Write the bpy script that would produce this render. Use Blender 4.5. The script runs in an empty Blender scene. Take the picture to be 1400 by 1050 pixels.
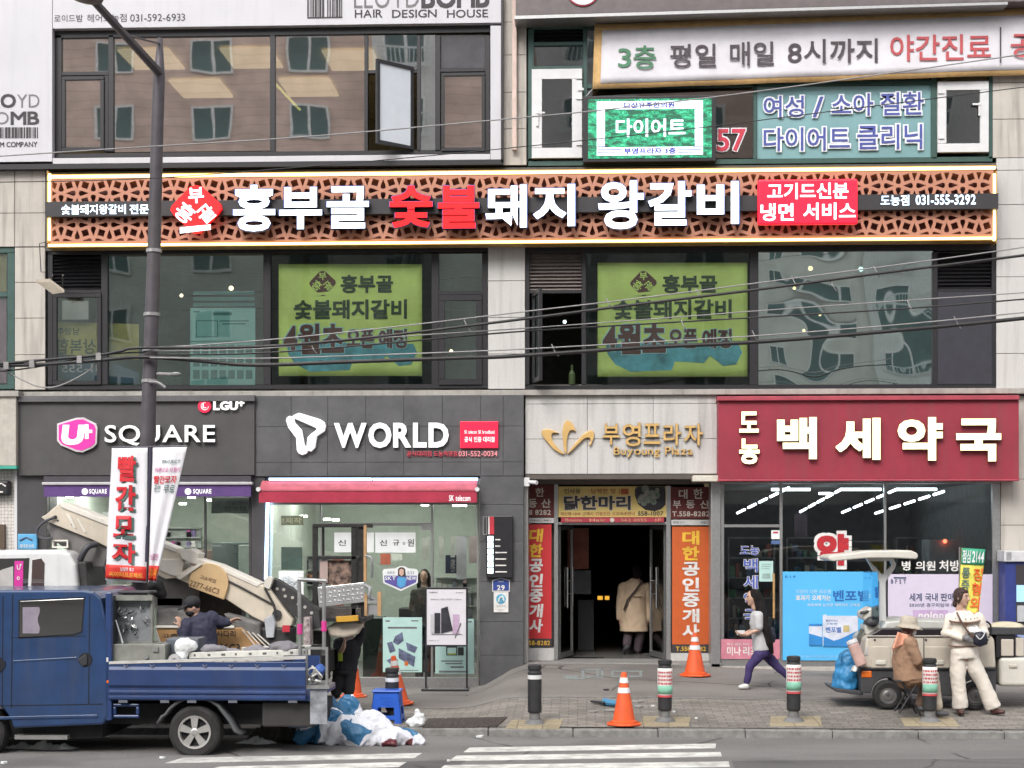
import bpy, bmesh, math, random
from mathutils import Vector, Matrix
random.seed(11)
PI = math.pi
SC = bpy.context.scene
COL = SC.collection

# ------------------------------------------------------------------ camera
FPX, DIST, TH, CZ, HY = 2250.0, 25.0, math.radians(2.5), 2.3, 730.0
cam = bpy.data.cameras.new('camera')
camo = bpy.data.objects.new('camera', cam)
COL.objects.link(camo)
SC.camera = camo
cam.sensor_width = 36
cam.lens = FPX / 1400 * 36
cam.shift_y = (HY - 525) / 1400
cam.clip_end = 600
camo.location = (DIST * math.sin(TH), -DIST * math.cos(TH), CZ)
camo.rotation_euler = (PI / 2, 0, TH)

# ------------------------------------------------------------------ sky, sun, exposure
SUN_EL, SUN_AZ = math.radians(44), math.radians(198)     # azimuth clockwise from +Y
w = bpy.data.worlds.new('World')
SC.world = w
w.use_nodes = True
nt = w.node_tree
sky = nt.nodes.new('ShaderNodeTexSky')
sky.sky_type = 'NISHITA'
sky.sun_disc = False
sky.sun_elevation = SUN_EL
sky.sun_rotation = SUN_AZ
sky.dust_density = 4
hs = nt.nodes.new('ShaderNodeHueSaturation')
hs.inputs['Saturation'].default_value = .12
nt.links.new(sky.outputs[0], hs.inputs['Color'])
nt.links.new(hs.outputs[0], nt.nodes['Background'].inputs[0])
nt.nodes['Background'].inputs[1].default_value = .15
sl = bpy.data.lights.new('sun', 'SUN')
sl.energy = .55
sl.angle = math.radians(16)
sl.color = (1, .93, .85)
so = bpy.data.objects.new('sun', sl)
COL.objects.link(so)
sd = Vector((math.sin(SUN_AZ) * math.cos(SUN_EL), math.cos(SUN_AZ) * math.cos(SUN_EL), math.sin(SUN_EL)))
so.rotation_euler = sd.to_track_quat('Z', 'Y').to_euler()
SC.view_settings.view_transform = 'Standard'
SC.view_settings.look = 'None'
SC.view_settings.gamma = 1
SC.view_settings.exposure = 1.02
SC.cycles.use_denoising = True
SC.cycles.max_bounces = 8
SC.cycles.transparent_max_bounces = 16
SC.cycles.caustics_reflective = False
SC.cycles.caustics_refractive = False
SC.cycles.sample_clamp_indirect = 6

# ------------------------------------------------------------------ measuring
C0 = Vector(camo.location)
FW = Vector((-math.sin(TH), math.cos(TH), 0))
RT = Vector((math.cos(TH), math.sin(TH), 0))
UP = Vector((0, 0, 1))


def ray(px, py):
    return FW + RT * ((px - 700) / FPX) + UP * ((HY - py) / FPX)


def W(px, py, Y):                      # the point at depth plane Y
    r = ray(px, py)
    return C0 + r * ((Y - C0.y) / r.y)


def X(px, Y=0): return W(px, HY, Y).x
def Z(py, Y=0, px=700): return W(px, py, Y).z


def sm(a, b, x):
    t = max(0, min(1, (x - a) / (b - a)))
    return t * t * (3 - 2 * t)


KERB = -5.6
ROAD_Z = -.09


def gz(x, y):                          # height of the sloping pavement, and of the road
    if y < KERB: return ROAD_Z
    base = -.03 + .37 * sm(-.6, .25, x) - .1 * sm(1.5, 5, x)
    t = max(0, min(1, (y - KERB) / 5.6))
    return base * t


def G(px, py):                         # where the sight line meets the ground
    r = ray(px, py)
    lo = None
    y = -15.0
    while y < 3:
        p = C0 + r * ((y - C0.y) / r.y)
        if p.z <= gz(p.x, p.y): return Vector((p.x, p.y, gz(p.x, p.y)))
        y += .01
    return p


def scale(Y, px=700):                  # pixels of the photo per metre
    return FPX / ((W(px, HY, Y) - C0).dot(FW))


# ------------------------------------------------------------------ materials
MATS = {}


def mat(name, col, rough=.6, metal=0, var=.12, sc=6, bump=0, bsc=60, spec=.5, emit=0, coat=0, col2=None, alpha=1, dirt=0):
    if name in MATS: return MATS[name]
    m = bpy.data.materials.new(name)
    m.use_nodes = True
    nt = m.node_tree
    b = nt.nodes['Principled BSDF']
    b.inputs['Roughness'].default_value = rough
    b.inputs['Metallic'].default_value = metal
    b.inputs['Specular IOR Level'].default_value = spec
    if coat: b.inputs['Coat Weight'].default_value = coat; b.inputs['Coat Roughness'].default_value = .08
    tc = nt.nodes.new('ShaderNodeTexCoord')
    n = nt.nodes.new('ShaderNodeTexNoise')
    n.inputs['Scale'].default_value = sc
    n.inputs['Detail'].default_value = 6
    n.inputs['Roughness'].default_value = .62
    nt.links.new(tc.outputs['Object'], n.inputs['Vector'])
    mx = nt.nodes.new('ShaderNodeMix')
    mx.data_type = 'RGBA'
    c2 = col2 or tuple(c * (1 - 1.6 * var) for c in col)
    c1 = col if col2 else tuple(min(1, c * (1 + .7 * var)) for c in col)
    mx.inputs[6].default_value = (*c2, 1)
    mx.inputs[7].default_value = (*c1, 1)
    rp = nt.nodes.new('ShaderNodeMapRange')
    rp.inputs[1].default_value, rp.inputs[2].default_value = .32, .66
    nt.links.new(n.outputs['Fac'], rp.inputs[0])
    nt.links.new(rp.outputs[0], mx.inputs[0])
    out = mx.outputs[2]
    if dirt:                           # streaks of grime that run down the surface
        mp = nt.nodes.new('ShaderNodeMapping')
        mp.inputs['Scale'].default_value = (7, 7, .5)
        nt.links.new(tc.outputs['Object'], mp.inputs[0])
        n2 = nt.nodes.new('ShaderNodeTexNoise')
        n2.inputs['Scale'].default_value = 1.3
        n2.inputs['Detail'].default_value = 8
        nt.links.new(mp.outputs[0], n2.inputs['Vector'])
        r2 = nt.nodes.new('ShaderNodeMapRange')
        r2.inputs[1].default_value, r2.inputs[2].default_value = .5, .72
        r2.inputs[4].default_value = dirt
        nt.links.new(n2.outputs['Fac'], r2.inputs[0])
        m2 = nt.nodes.new('ShaderNodeMix')
        m2.data_type = 'RGBA'
        m2.inputs[7].default_value = (.09, .08, .07, 1)
        nt.links.new(out, m2.inputs[6])
        nt.links.new(r2.outputs[0], m2.inputs[0])
        out = m2.outputs[2]
    nt.links.new(out, b.inputs['Base Color'])
    rr = nt.nodes.new('ShaderNodeMapRange')
    rr.inputs[3].default_value, rr.inputs[4].default_value = min(1, rough * 1.15), rough * .85
    nt.links.new(n.outputs['Fac'], rr.inputs[0])
    nt.links.new(rr.outputs[0], b.inputs['Roughness'])
    if emit:
        b.inputs['Emission Color'].default_value = (*col, 1)
        b.inputs['Emission Strength'].default_value = emit
    if alpha < 1: b.inputs['Alpha'].default_value = alpha
    if bump:
        n3 = nt.nodes.new('ShaderNodeTexNoise')
        n3.inputs['Scale'].default_value = bsc
        n3.inputs['Detail'].default_value = 5
        nt.links.new(tc.outputs['Object'], n3.inputs['Vector'])
        bp = nt.nodes.new('ShaderNodeBump')
        bp.inputs['Strength'].default_value = bump
        bp.inputs['Distance'].default_value = .02
        nt.links.new(n3.outputs['Fac'], bp.inputs['Height'])
        nt.links.new(bp.outputs[0], b.inputs['Normal'])
    MATS[name] = m
    return m


def glass(name, tint=(.8, .9, .87), refl=.2, wavy=.02, wsc=1.2, rtint=(1, 1, 1), det=1.5):
    if name in MATS: return MATS[name]
    m = bpy.data.materials.new(name)
    m.use_nodes = True
    nt = m.node_tree
    nt.nodes.remove(nt.nodes['Principled BSDF'])
    tr = nt.nodes.new('ShaderNodeBsdfTransparent')
    tr.inputs[0].default_value = (*tint, 1)
    gl = nt.nodes.new('ShaderNodeBsdfGlossy')
    gl.inputs['Color'].default_value = (*rtint, 1)
    gl.inputs['Roughness'].default_value = .015
    lw = nt.nodes.new('ShaderNodeFresnel')
    lw.inputs[0].default_value = 1.5
    ad = nt.nodes.new('ShaderNodeMath')
    ad.operation = 'ADD'
    ad.use_clamp = True
    ad.inputs[1].default_value = refl - .04
    nt.links.new(lw.outputs[0], ad.inputs[0])
    mx = nt.nodes.new('ShaderNodeMixShader')
    nt.links.new(ad.outputs[0], mx.inputs[0])
    nt.links.new(tr.outputs[0], mx.inputs[1])
    nt.links.new(gl.outputs[0], mx.inputs[2])
    nt.links.new(mx.outputs[0], nt.nodes['Material Output'].inputs[0])
    if wavy:
        tc = nt.nodes.new('ShaderNodeTexCoord')
        n = nt.nodes.new('ShaderNodeTexNoise')
        n.inputs['Scale'].default_value = wsc
        n.inputs['Detail'].default_value = det
        nt.links.new(tc.outputs['Object'], n.inputs['Vector'])
        bp = nt.nodes.new('ShaderNodeBump')
        bp.inputs['Strength'].default_value = 1
        bp.inputs['Distance'].default_value = wavy
        nt.links.new(n.outputs['Fac'], bp.inputs['Height'])
        nt.links.new(bp.outputs[0], gl.inputs['Normal'])
    MATS[name] = m
    return m


def blockmat(name, col, mort, bw, bh, ms, axes='XZ', rough=.8, bump=.4, var=.15, off=.5, loc=(0, 0), nsc=30):
    """blocks or tiles with joints, laid in world metres"""
    if name in MATS: return MATS[name]
    m = bpy.data.materials.new(name)
    m.use_nodes = True
    nt = m.node_tree
    b = nt.nodes['Principled BSDF']
    b.inputs['Roughness'].default_value = rough
    tc = nt.nodes.new('ShaderNodeTexCoord')
    sp = nt.nodes.new('ShaderNodeSeparateXYZ')
    cb = nt.nodes.new('ShaderNodeCombineXYZ')
    nt.links.new(tc.outputs['Object'], sp.inputs[0])
    nt.links.new(sp.outputs['XYZ'.index(axes[0])], cb.inputs[0])
    nt.links.new(sp.outputs['XYZ'.index(axes[1])], cb.inputs[1])
    mp = nt.nodes.new('ShaderNodeMapping')
    mp.inputs['Location'].default_value = (loc[0], loc[1], 0)
    nt.links.new(cb.outputs[0], mp.inputs[0])
    br = nt.nodes.new('ShaderNodeTexBrick')
    br.offset = off
    br.inputs['Scale'].default_value = 1
    br.inputs['Brick Width'].default_value = bw
    br.inputs['Row Height'].default_value = bh
    br.inputs['Mortar Size'].default_value = ms
    br.inputs['Mortar Smooth'].default_value = .3
    br.inputs['Color1'].default_value = (*[c * (1 + var) for c in col], 1)
    br.inputs['Color2'].default_value = (*[c * (1 - var) for c in col], 1)
    br.inputs['Mortar'].default_value = (*mort, 1)
    nt.links.new(mp.outputs[0], br.inputs['Vector'])
    n = nt.nodes.new('ShaderNodeTexNoise')
    n.inputs['Scale'].default_value = nsc
    n.inputs['Detail'].default_value = 8
    nt.links.new(tc.outputs['Object'], n.inputs['Vector'])
    n2 = nt.nodes.new('ShaderNodeTexNoise')
    n2.inputs['Scale'].default_value = .9
    n2.inputs['Detail'].default_value = 6
    nt.links.new(tc.outputs['Object'], n2.inputs['Vector'])
    ad = nt.nodes.new('ShaderNodeMath')
    ad.operation = 'ADD'
    nt.links.new(n.outputs['Fac'], ad.inputs[0])
    nt.links.new(n2.outputs['Fac'], ad.inputs[1])
    mr = nt.nodes.new('ShaderNodeMapRange')
    mr.inputs[1].default_value, mr.inputs[2].default_value = .7, 1.3
    mr.inputs[3].default_value, mr.inputs[4].default_value = .68, 1.22
    nt.links.new(ad.outputs[0], mr.inputs[0])
    hm = nt.nodes.new('ShaderNodeVectorMath')
    hm.operation = 'SCALE'
    nt.links.new(br.outputs['Color'], hm.inputs[0])
    nt.links.new(mr.outputs[0], hm.inputs['Scale'])
    nt.links.new(hm.outputs[0], b.inputs['Base Color'])
    bp = nt.nodes.new('ShaderNodeBump')
    bp.inputs['Strength'].default_value = bump
    bp.inputs['Distance'].default_value = .01
    bp.invert = True
    ad2 = nt.nodes.new('ShaderNodeMath')
    ad2.operation = 'MULTIPLY_ADD'
    ad2.inputs[1].default_value = .35
    nt.links.new(n.outputs['Fac'], ad2.inputs[0])
    nt.links.new(br.outputs['Fac'], ad2.inputs[2])
    nt.links.new(ad2.outputs[0], bp.inputs['Height'])
    nt.links.new(bp.outputs[0], b.inputs['Normal'])
    MATS[name] = m
    return m


def groundmat(name, c1, c2, crack=.5, csc=.55, spots=True):
    """worn asphalt: coarse mottling, fine stones, hairline cracks, dark spots"""
    m = bpy.data.materials.new(name)
    m.use_nodes = True
    nt = m.node_tree
    N = lambda t, **k: nt.nodes.new(t)
    L = nt.links.new
    b = nt.nodes['Principled BSDF']
    b.inputs['Roughness'].default_value = .9
    b.inputs['Specular IOR Level'].default_value = .25
    tc = N('ShaderNodeTexCoord')

    def noise(sc, det=6, vec=None):
        n = N('ShaderNodeTexNoise')
        n.inputs['Scale'].default_value = sc
        n.inputs['Detail'].default_value = det
        L(vec or tc.outputs['Object'], n.inputs['Vector'])
        return n

    def rng(src, a, b_, c=0, d=1):
        r = N('ShaderNodeMapRange')
        for i, v in enumerate((a, b_, c, d)): r.inputs[i + 1].default_value = v
        L(src, r.inputs[0])
        return r.outputs[0]

    def mix(fac, A, Bc):
        x = N('ShaderNodeMix')
        x.data_type = 'RGBA'
        L(fac, x.inputs[0])
        for v, i in ((A, 6), (Bc, 7)):
            if isinstance(v, tuple): x.inputs[i].default_value = (*v, 1)
            else: L(v, x.inputs[i])
        return x.outputs[2]

    mp = N('ShaderNodeMapping')
    mp.inputs['Scale'].default_value = (.35, 1, 1)
    L(tc.outputs['Object'], mp.inputs[0])
    col = mix(rng(noise(1.1, 8, mp.outputs[0]).outputs['Fac'], .35, .65), c1, c2)
    fine = noise(140, 3)
    col = mix(rng(fine.outputs['Fac'], .56, .74, 0, .55), col, tuple(min(1, c * 2.3) for c in c2))
    col = mix(rng(noise(55, 4).outputs['Fac'], .55, .7, 0, .5), col, tuple(c * .55 for c in c1))
    col = mix(rng(noise(.7, 5).outputs['Fac'], .57, .68, 0, .5), col, tuple(c * .6 for c in c1))
    v = N('ShaderNodeTexVoronoi')
    v.feature = 'DISTANCE_TO_EDGE'
    v.inputs['Scale'].default_value = csc
    wv = N('ShaderNodeMix')
    wv.data_type = 'RGBA'
    wv.inputs[0].default_value = .16
    L(tc.outputs['Object'], wv.inputs[6])
    L(noise(2.2, 8).outputs['Color'], wv.inputs[7])
    L(wv.outputs[2], v.inputs['Vector'])
    ln = rng(v.outputs['Distance'], .003, .011, 1, 0)
    mk = rng(noise(.5, 2).outputs['Fac'], .46, .56, 0, crack)
    mu = N('ShaderNodeMath')
    mu.operation = 'MULTIPLY'
    L(ln, mu.inputs[0])
    L(mk, mu.inputs[1])
    col = mix(mu.outputs[0], col, (.02, .019, .018))
    if spots:
        sv = N('ShaderNodeTexVoronoi')
        sv.inputs['Scale'].default_value = 2.6
        L(tc.outputs['Object'], sv.inputs['Vector'])
        col = mix(rng(sv.outputs['Distance'], .035, .06, .6, 0), col, (.04, .038, .037))
    L(col, b.inputs['Base Color'])
    bp = N('ShaderNodeBump')
    bp.inputs['Strength'].default_value = .6
    bp.inputs['Distance'].default_value = .012
    L(fine.outputs['Fac'], bp.inputs['Height'])
    L(bp.outputs[0], b.inputs['Normal'])
    MATS[name] = m
    return m


def carglass(name, col, refl):
    m = bpy.data.materials.new(name)
    m.use_nodes = True
    nt = m.node_tree
    b = nt.nodes['Principled BSDF']
    b.inputs['Base Color'].default_value = (*col, 1)
    g = nt.nodes.new('ShaderNodeBsdfGlossy')
    g.inputs['Roughness'].default_value = .03
    x = nt.nodes.new('ShaderNodeMixShader')
    x.inputs[0].default_value = refl
    nt.links.new(b.outputs[0], x.inputs[1])
    nt.links.new(g.outputs[0], x.inputs[2])
    nt.links.new(x.outputs[0], nt.nodes['Material Output'].inputs[0])
    MATS[name] = m
    return m


def lamp(name, col, s):
    if name in MATS: return MATS[name]
    m = bpy.data.materials.new(name)
    m.use_nodes = True
    b = m.node_tree.nodes['Principled BSDF']
    b.inputs['Base Color'].default_value = (*[min(.8, c) for c in col], 1)
    b.inputs['Roughness'].default_value = .35
    b.inputs['Emission Color'].default_value = (*col, 1)
    b.inputs['Emission Strength'].default_value = s
    MATS[name] = m
    return m


# ------------------------------------------------------------------ mesh building
class MB:
    def __init__(s): s.v, s.f = [], []

    def add(s, vs, fs):
        k = len(s.v)
        s.v += [Vector(v) for v in vs]
        s.f += [tuple(i + k for i in f) for f in fs]
        return s

    def box(s, x0, x1, y0, y1, z0, z1):
        x0, x1 = min(x0, x1), max(x0, x1); y0, y1 = min(y0, y1), max(y0, y1); z0, z1 = min(z0, z1), max(z0, z1)
        return s.add([(x0, y0, z0), (x1, y0, z0), (x1, y1, z0), (x0, y1, z0), (x0, y0, z1), (x1, y0, z1), (x1, y1, z1), (x0, y1, z1)],
                     [(3, 2, 1, 0), (4, 5, 6, 7), (0, 1, 5, 4), (1, 2, 6, 5), (2, 3, 7, 6), (3, 0, 4, 7)])

    def pb(s, x0, y0, x1, y1, Y, dep):            # box whose front covers a rectangle measured on the photo, in plane Y
        xm = (x0 + x1) / 2
        return s.box(X(x0, Y), X(x1, Y), Y, Y + dep, Z(y1, Y, xm), Z(y0, Y, xm))

    def pq(s, x0, y0, x1, y1, Y):                 # one flat sheet facing the street
        xm = (x0 + x1) / 2
        a, b, c, d = X(x0, Y), X(x1, Y), Z(y1, Y, xm), Z(y0, Y, xm)
        s.flat = True
        return s.add([(a, Y, c), (b, Y, c), (b, Y, d), (a, Y, d)], [(0, 1, 2, 3)])

    def pframe(s, x0, y0, x1, y1, wd, Y, dep):
        s.pb(x0, y0, x1, y0 + wd, Y, dep); s.pb(x0, y1 - wd, x1, y1, Y, dep)
        s.pb(x0, y0 + wd, x0 + wd, y1 - wd, Y, dep); s.pb(x1 - wd, y0 + wd, x1, y1 - wd, Y, dep)
        return s

    def prism(s, pts, y0, y1):                    # polygon in XZ, extruded along Y
        n = len(pts)
        s.add([(p[0], y0, p[1]) for p in pts] + [(p[0], y1, p[1]) for p in pts],
              [tuple(range(n)), tuple(range(2 * n - 1, n - 1, -1))] + [((i + 1) % n, i, i + n, (i + 1) % n + n) for i in range(n)])
        return s

    def pprism(s, pts, Y, dep):                   # the same from photo pixels at plane Y
        q = [W(a, b, Y) for a, b in pts]
        return s.prism([(p.x, p.z) for p in q], Y, Y + dep)

    def prismz(s, pts, z0, z1):
        n = len(pts)
        return s.add([(p[0], p[1], z0) for p in pts] + [(p[0], p[1], z1) for p in pts],
                     [tuple(range(n)), tuple(range(2 * n - 1, n - 1, -1))] + [((i + 1) % n, i, i + n, (i + 1) % n + n) for i in range(n)])

    def prismx(s, pts, x0, x1):
        n = len(pts)
        return s.add([(x0, p[0], p[1]) for p in pts] + [(x1, p[0], p[1]) for p in pts],
                     [tuple(range(n)), tuple(range(2 * n - 1, n - 1, -1))] + [((i + 1) % n, i, i + n, (i + 1) % n + n) for i in range(n)])

    def tube(s, pts, r, n=8, side=None, rb=None, cap=True):
        pts = [Vector(p) for p in pts]
        m = len(pts)
        rs = r if isinstance(r, (list, tuple)) else [r] * m
        rbs = rb if isinstance(rb, (list, tuple)) else ([rb] * m if rb else rs)
        vs, fs = [], []
        prev = Vector(side) if side else None
        for i, p in enumerate(pts):
            t = (pts[min(i + 1, m - 1)] - pts[max(i - 1, 0)])
            t = t.normalized() if t.length > 1e-9 else Vector((0, 0, 1))
            if prev is None:
                prev = t.cross(Vector((0, 0, 1)))
                if prev.length < .05: prev = t.cross(Vector((0, 1, 0)))
            a = (prev - t * prev.dot(t)).normalized()
            b = t.cross(a)
            prev = a
            for k in range(n):
                an = 2 * PI * k / n
                vs.append(p + a * (rs[i] * math.cos(an)) + b * (rbs[i] * math.sin(an)))
        for i in range(m - 1):
            for k in range(n):
                k2 = (k + 1) % n
                fs.append((i * n + k, i * n + k2, (i + 1) * n + k2, (i + 1) * n + k))
        if cap: fs += [tuple(range(n - 1, -1, -1)), tuple(range((m - 1) * n, m * n))]
        return s.add(vs, fs)

    def cyl(s, a, b, r0, r1=None, n=20): return s.tube([a, b], [r0, r0 if r1 is None else r1], n)

    def ball(s, c, rx, ry=None, rz=None, n=14, R=None):
        ry = rx if ry is None else ry; rz = rx if rz is None else rz
        c = Vector(c)
        m = max(4, n // 2)
        vs, fs = [], []
        for i in range(1, m):
            a = PI * i / m
            for k in range(n):
                b = 2 * PI * k / n
                v = Vector((rx * math.sin(a) * math.cos(b), ry * math.sin(a) * math.sin(b), rz * math.cos(a)))
                vs.append(c + (R @ v if R else v))
        t = len(vs)
        e = Vector((0, 0, rz))
        vs += [c + (R @ e if R else e), c - (R @ e if R else e)]
        for i in range(m - 2):
            for k in range(n):
                k2 = (k + 1) % n
                fs.append((i * n + k, (i + 1) * n + k, (i + 1) * n + k2, i * n + k2))
        for k in range(n):
            fs.append((t, k, (k + 1) % n))
            fs.append((t + 1, (m - 2) * n + (k + 1) % n, (m - 2) * n + k))
        return s.add(vs, fs)

    def lathe(s, prof, c, n=24, axis='Z'):
        c = Vector(c)
        vs, fs = [], []
        for r, h in prof:
            for k in range(n):
                a = 2 * PI * k / n
                v = (r * math.cos(a), r * math.sin(a), h) if axis == 'Z' else (r * math.cos(a), h, r * math.sin(a))
                vs.append(c + Vector(v))
        for i in range(len(prof) - 1):
            for k in range(n):
                k2 = (k + 1) % n
                fs.append((i * n + k, i * n + k2, (i + 1) * n + k2, (i + 1) * n + k))
        if prof[0][0] < 1e-6 or prof[0] == prof[-1]: pass
        return s.add(vs, fs)

    def grid(s, fn, nu, nv):
        vs = [fn(i / nu, j / nv) for j in range(nv + 1) for i in range(nu + 1)]
        fs = [(j * (nu + 1) + i, j * (nu + 1) + i + 1, (j + 1) * (nu + 1) + i + 1, (j + 1) * (nu + 1) + i) for j in range(nv) for i in range(nu)]
        return s.add(vs, fs)

    def xf(s, M, k0=0):
        for i in range(k0, len(s.v)): s.v[i] = M @ s.v[i]
        return s

    # lettering: fitted to a rectangle of the photo in plane Y; prints face the street
    def glyphs(s, txt, x0, x1, z0, z1, Y, bold=0, ext=0, shear=0, heavy=0, M=None, mirror=False):
        gv, gf = glyph_mesh(txt, bold, ext > 0)
        if not gv: return s
        ax = [v[0] for v in gv]; ay = [v[1] for v in gv]
        a0, a1, b0, b1 = min(ax), max(ax), min(ay), max(ay)
        kx, kz = (x1 - x0) / max(1e-6, a1 - a0), (z1 - z0) / max(1e-6, b1 - b0)
        offs = [(0, 0)]
        if heavy: offs = [(-heavy, -heavy), (heavy, -heavy), (-heavy, heavy), (heavy, heavy)]
        for j, (ox, oz) in enumerate(offs):
            vs = []
            for v in gv:
                u = (v[0] - a0) * kx + ox * (z1 - z0)
                if mirror: u = (x1 - x0) - u
                q = (v[1] - b0) * kz + oz * (z1 - z0)
                vs.append(Vector((x0 + u + shear * q, Y - v[2] * ext - j * .0006, z0 + q)))
            if M is not None: vs = [M @ v for v in vs]
            s.add(vs, gf)
        return s

    def pt(s, txt, x0, y0, x1, y1, Y, bold=0, ext=0, shear=0, heavy=0, mirror=False):
        xm = (x0 + x1) / 2
        return s.glyphs(txt, X(x0, Y), X(x1, Y), Z(y1, Y, xm), Z(y0, Y, xm), Y, bold, ext, shear, heavy, None, mirror)

    def col(s, txt, x0, y0, x1, y1, Y, gap=.12, **k):  # one character under another
        n = len(txt)
        h = (y1 - y0) / (n + (n - 1) * gap)
        for i, ch in enumerate(txt):
            t = y0 + i * h * (1 + gap)
            s.pt(ch, x0, t, x1, t + h, Y, **k)
        return s

    def build(s, name, m, parent=None, smooth=False, bevel=0, seg=2, solid=0, remesh=0, disp=0, sub=0):
        me = bpy.data.meshes.new(name)
        me.from_pydata([tuple(v) for v in s.v], [], s.f)
        bm = bmesh.new()
        bm.from_mesh(me)
        if not getattr(s, 'flat', False): bmesh.ops.recalc_face_normals(bm, faces=bm.faces[:])
        bm.to_mesh(me)
        bm.free()
        me.materials.append(m)
        if smooth:
            for p in me.polygons: p.use_smooth = True
        o = bpy.data.objects.new(name, me)
        COL.objects.link(o)
        if parent is not None:
            o.parent = parent
            o.matrix_parent_inverse = Matrix.Translation(-total_loc(parent))
        if solid:
            d = o.modifiers.new('solid', 'SOLIDIFY'); d.thickness = solid; d.offset = 0
        if sub:
            d = o.modifiers.new('sub', 'SUBSURF'); d.levels = d.render_levels = sub
        if remesh:
            d = o.modifiers.new('remesh', 'REMESH'); d.mode = 'VOXEL'; d.voxel_size = remesh; d.use_smooth_shade = True
            d = o.modifiers.new('smooth', 'SMOOTH'); d.factor = .5; d.iterations = 4
        if disp:
            tx = bpy.data.textures.get('folds')
            if tx is None:
                tx = bpy.data.textures.new('folds', 'CLOUDS'); tx.noise_scale = .09; tx.noise_depth = 2
            d = o.modifiers.new('folds', 'DISPLACE'); d.texture = tx; d.strength = disp; d.mid_level = .5; d.texture_coords = 'LOCAL'
        if bevel:
            d = o.modifiers.new('bevel', 'BEVEL'); d.width = bevel; d.segments = seg; d.limit_method = 'ANGLE'; d.angle_limit = math.radians(40)
            d.harden_normals = False
        return o


def total_loc(o):
    v = Vector(o.location) if o.type == 'EMPTY' else Vector((0, 0, 0))
    if o.type != 'EMPTY' and o.parent is not None: return Vector((0, 0, 0))
    return v


GC = {}
TMP = bpy.data.scenes.new('lettering_workshop')         # glyph outlines are made here and the scene removed at the end


def to_mesh_data(o):
    TMP.collection.objects.link(o)
    vl = TMP.view_layers[0]
    vl.update()
    dg = vl.depsgraph
    dg.update()
    me = bpy.data.meshes.new_from_object(o.evaluated_get(dg))
    vs = [tuple(v.co) for v in me.vertices]
    fs = [tuple(p.vertices) for p in me.polygons]
    bpy.data.meshes.remove(me)
    bpy.data.objects.remove(o)
    return vs, fs


HANGUL = '가간갈강개객건검경계고골공과구국규근금기까나남내냉년농눈는닉다닭담대도동돼드라래량럭력로료른를리마맛매머먹면명모무문미민발밤방백번벤벨별병보복부분불비빨사산상새서설성세센소수숯스시식신심십씨아안야약양어업엔여연영예오옥왕외용운원월위유육으은을의이인일읽임입자작잘장저전점정제젝조주중증지직진질차참처체초출층치카클타터통트특판평포폰품프픈피하한함합항험헤형호화환활회효후휴흥'
ALLCH = [chr(c) for c in range(33, 127)] + list(HANGUL)
ALPHA = {}


def alphabet(key):                                # every character once, one per line, split into single glyphs; key = weight
    if key in ALPHA: return ALPHA[key]
    c = bpy.data.curves.new('txt', 'FONT')
    c.body = '\n'.join(ALLCH)
    c.size = 1
    c.space_line = 3
    c.offset = key
    c.resolution_u = 3
    vs, fs = to_mesh_data(bpy.data.objects.new('txt', c))
    bpy.data.curves.remove(c)
    pitch = 3.0
    out = {ch: ([], []) for ch in ALLCH}
    idx = {}
    for i, v in enumerate(vs):
        k = round((.35 - v[1]) / pitch)
        k = max(0, min(len(ALLCH) - 1, k))
        g = out[ALLCH[k]]
        idx[i] = len(g[0])
        g[0].append((v[0], v[1] + k * pitch, v[2]))
        vs[i] = k
    for f in fs: out[ALLCH[vs[f[0]]]][1].append(tuple(idx[i] for i in f))
    ALPHA[key] = out
    return out


def glyph_mesh(txt, bold, ext):
    wt = min((0, .012, .02, .027), key=lambda q: abs(q - bold))
    key = (txt, wt, ext)
    if key in GC: return GC[key]
    al = alphabet(wt)
    vs, fs, x = [], [], 0
    for ch in txt:
        if ch == ' ' or ch not in al or not al[ch][0]:
            x += .32
            continue
        gv, gf = al[ch]
        x1 = max(v[0] for v in gv)
        x0 = min(v[0] for v in gv) if len(ch.encode()) == 1 else 0
        if ch == '1': x0, x1 = x0 - .1, x1 + .1
        k = len(vs)
        vs += [(v[0] - x0 + x, v[1], v[2]) for v in gv]
        fs += [tuple(i + k for i in f) for f in gf]
        x += (x1 - x0 + .085) if len(ch.encode()) == 1 else .92
    if ext:                                       # give the flat faces a thickness of 1
        n = len(vs)
        cnt = {}
        for f in fs:
            for i in range(len(f)):
                e = (f[i], f[(i + 1) % len(f)])
                cnt[e] = 1
        side = [(a, a + n, b + n, b) for (a, b) in cnt if (b, a) not in cnt]
        vs = [(v[0], v[1], .5) for v in vs] + [(v[0], v[1], -.5) for v in vs]
        fs = fs + [tuple(i + n for i in reversed(f)) for f in fs] + side
    GC[key] = (vs, fs)
    return GC[key]


def shape2d(outlines, ext, res=4):
    """flat shape from closed outlines (holes cut out), extruded by ext; returns verts, faces in x,y,z"""
    c = bpy.data.curves.new('shp', 'CURVE')
    c.dimensions = '2D'
    c.fill_mode = 'BOTH'
    c.extrude = ext / 2
    for o in outlines:
        sp = c.splines.new('POLY')
        sp.points.add(len(o) - 1)
        for i, p in enumerate(o): sp.points[i].co = (p[0], p[1], 0, 1)
        sp.use_cyclic_u = True
    o = bpy.data.objects.new('shp', c)
    vs, fs = to_mesh_data(o)
    bpy.data.curves.remove(c)
    return vs, fs


def add_shape(mb, outlines_px, Y, ext):           # outlines in photo pixels, front near plane Y
    outs = []
    for o in outlines_px:
        q = [W(a, b, Y) for a, b in o]
        outs.append([(p.x, p.z) for p in q])
    vs, fs = shape2d(outs, ext)
    mb.add([(v[0], Y - v[2], v[1]) for v in vs], fs)
    return mb


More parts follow.
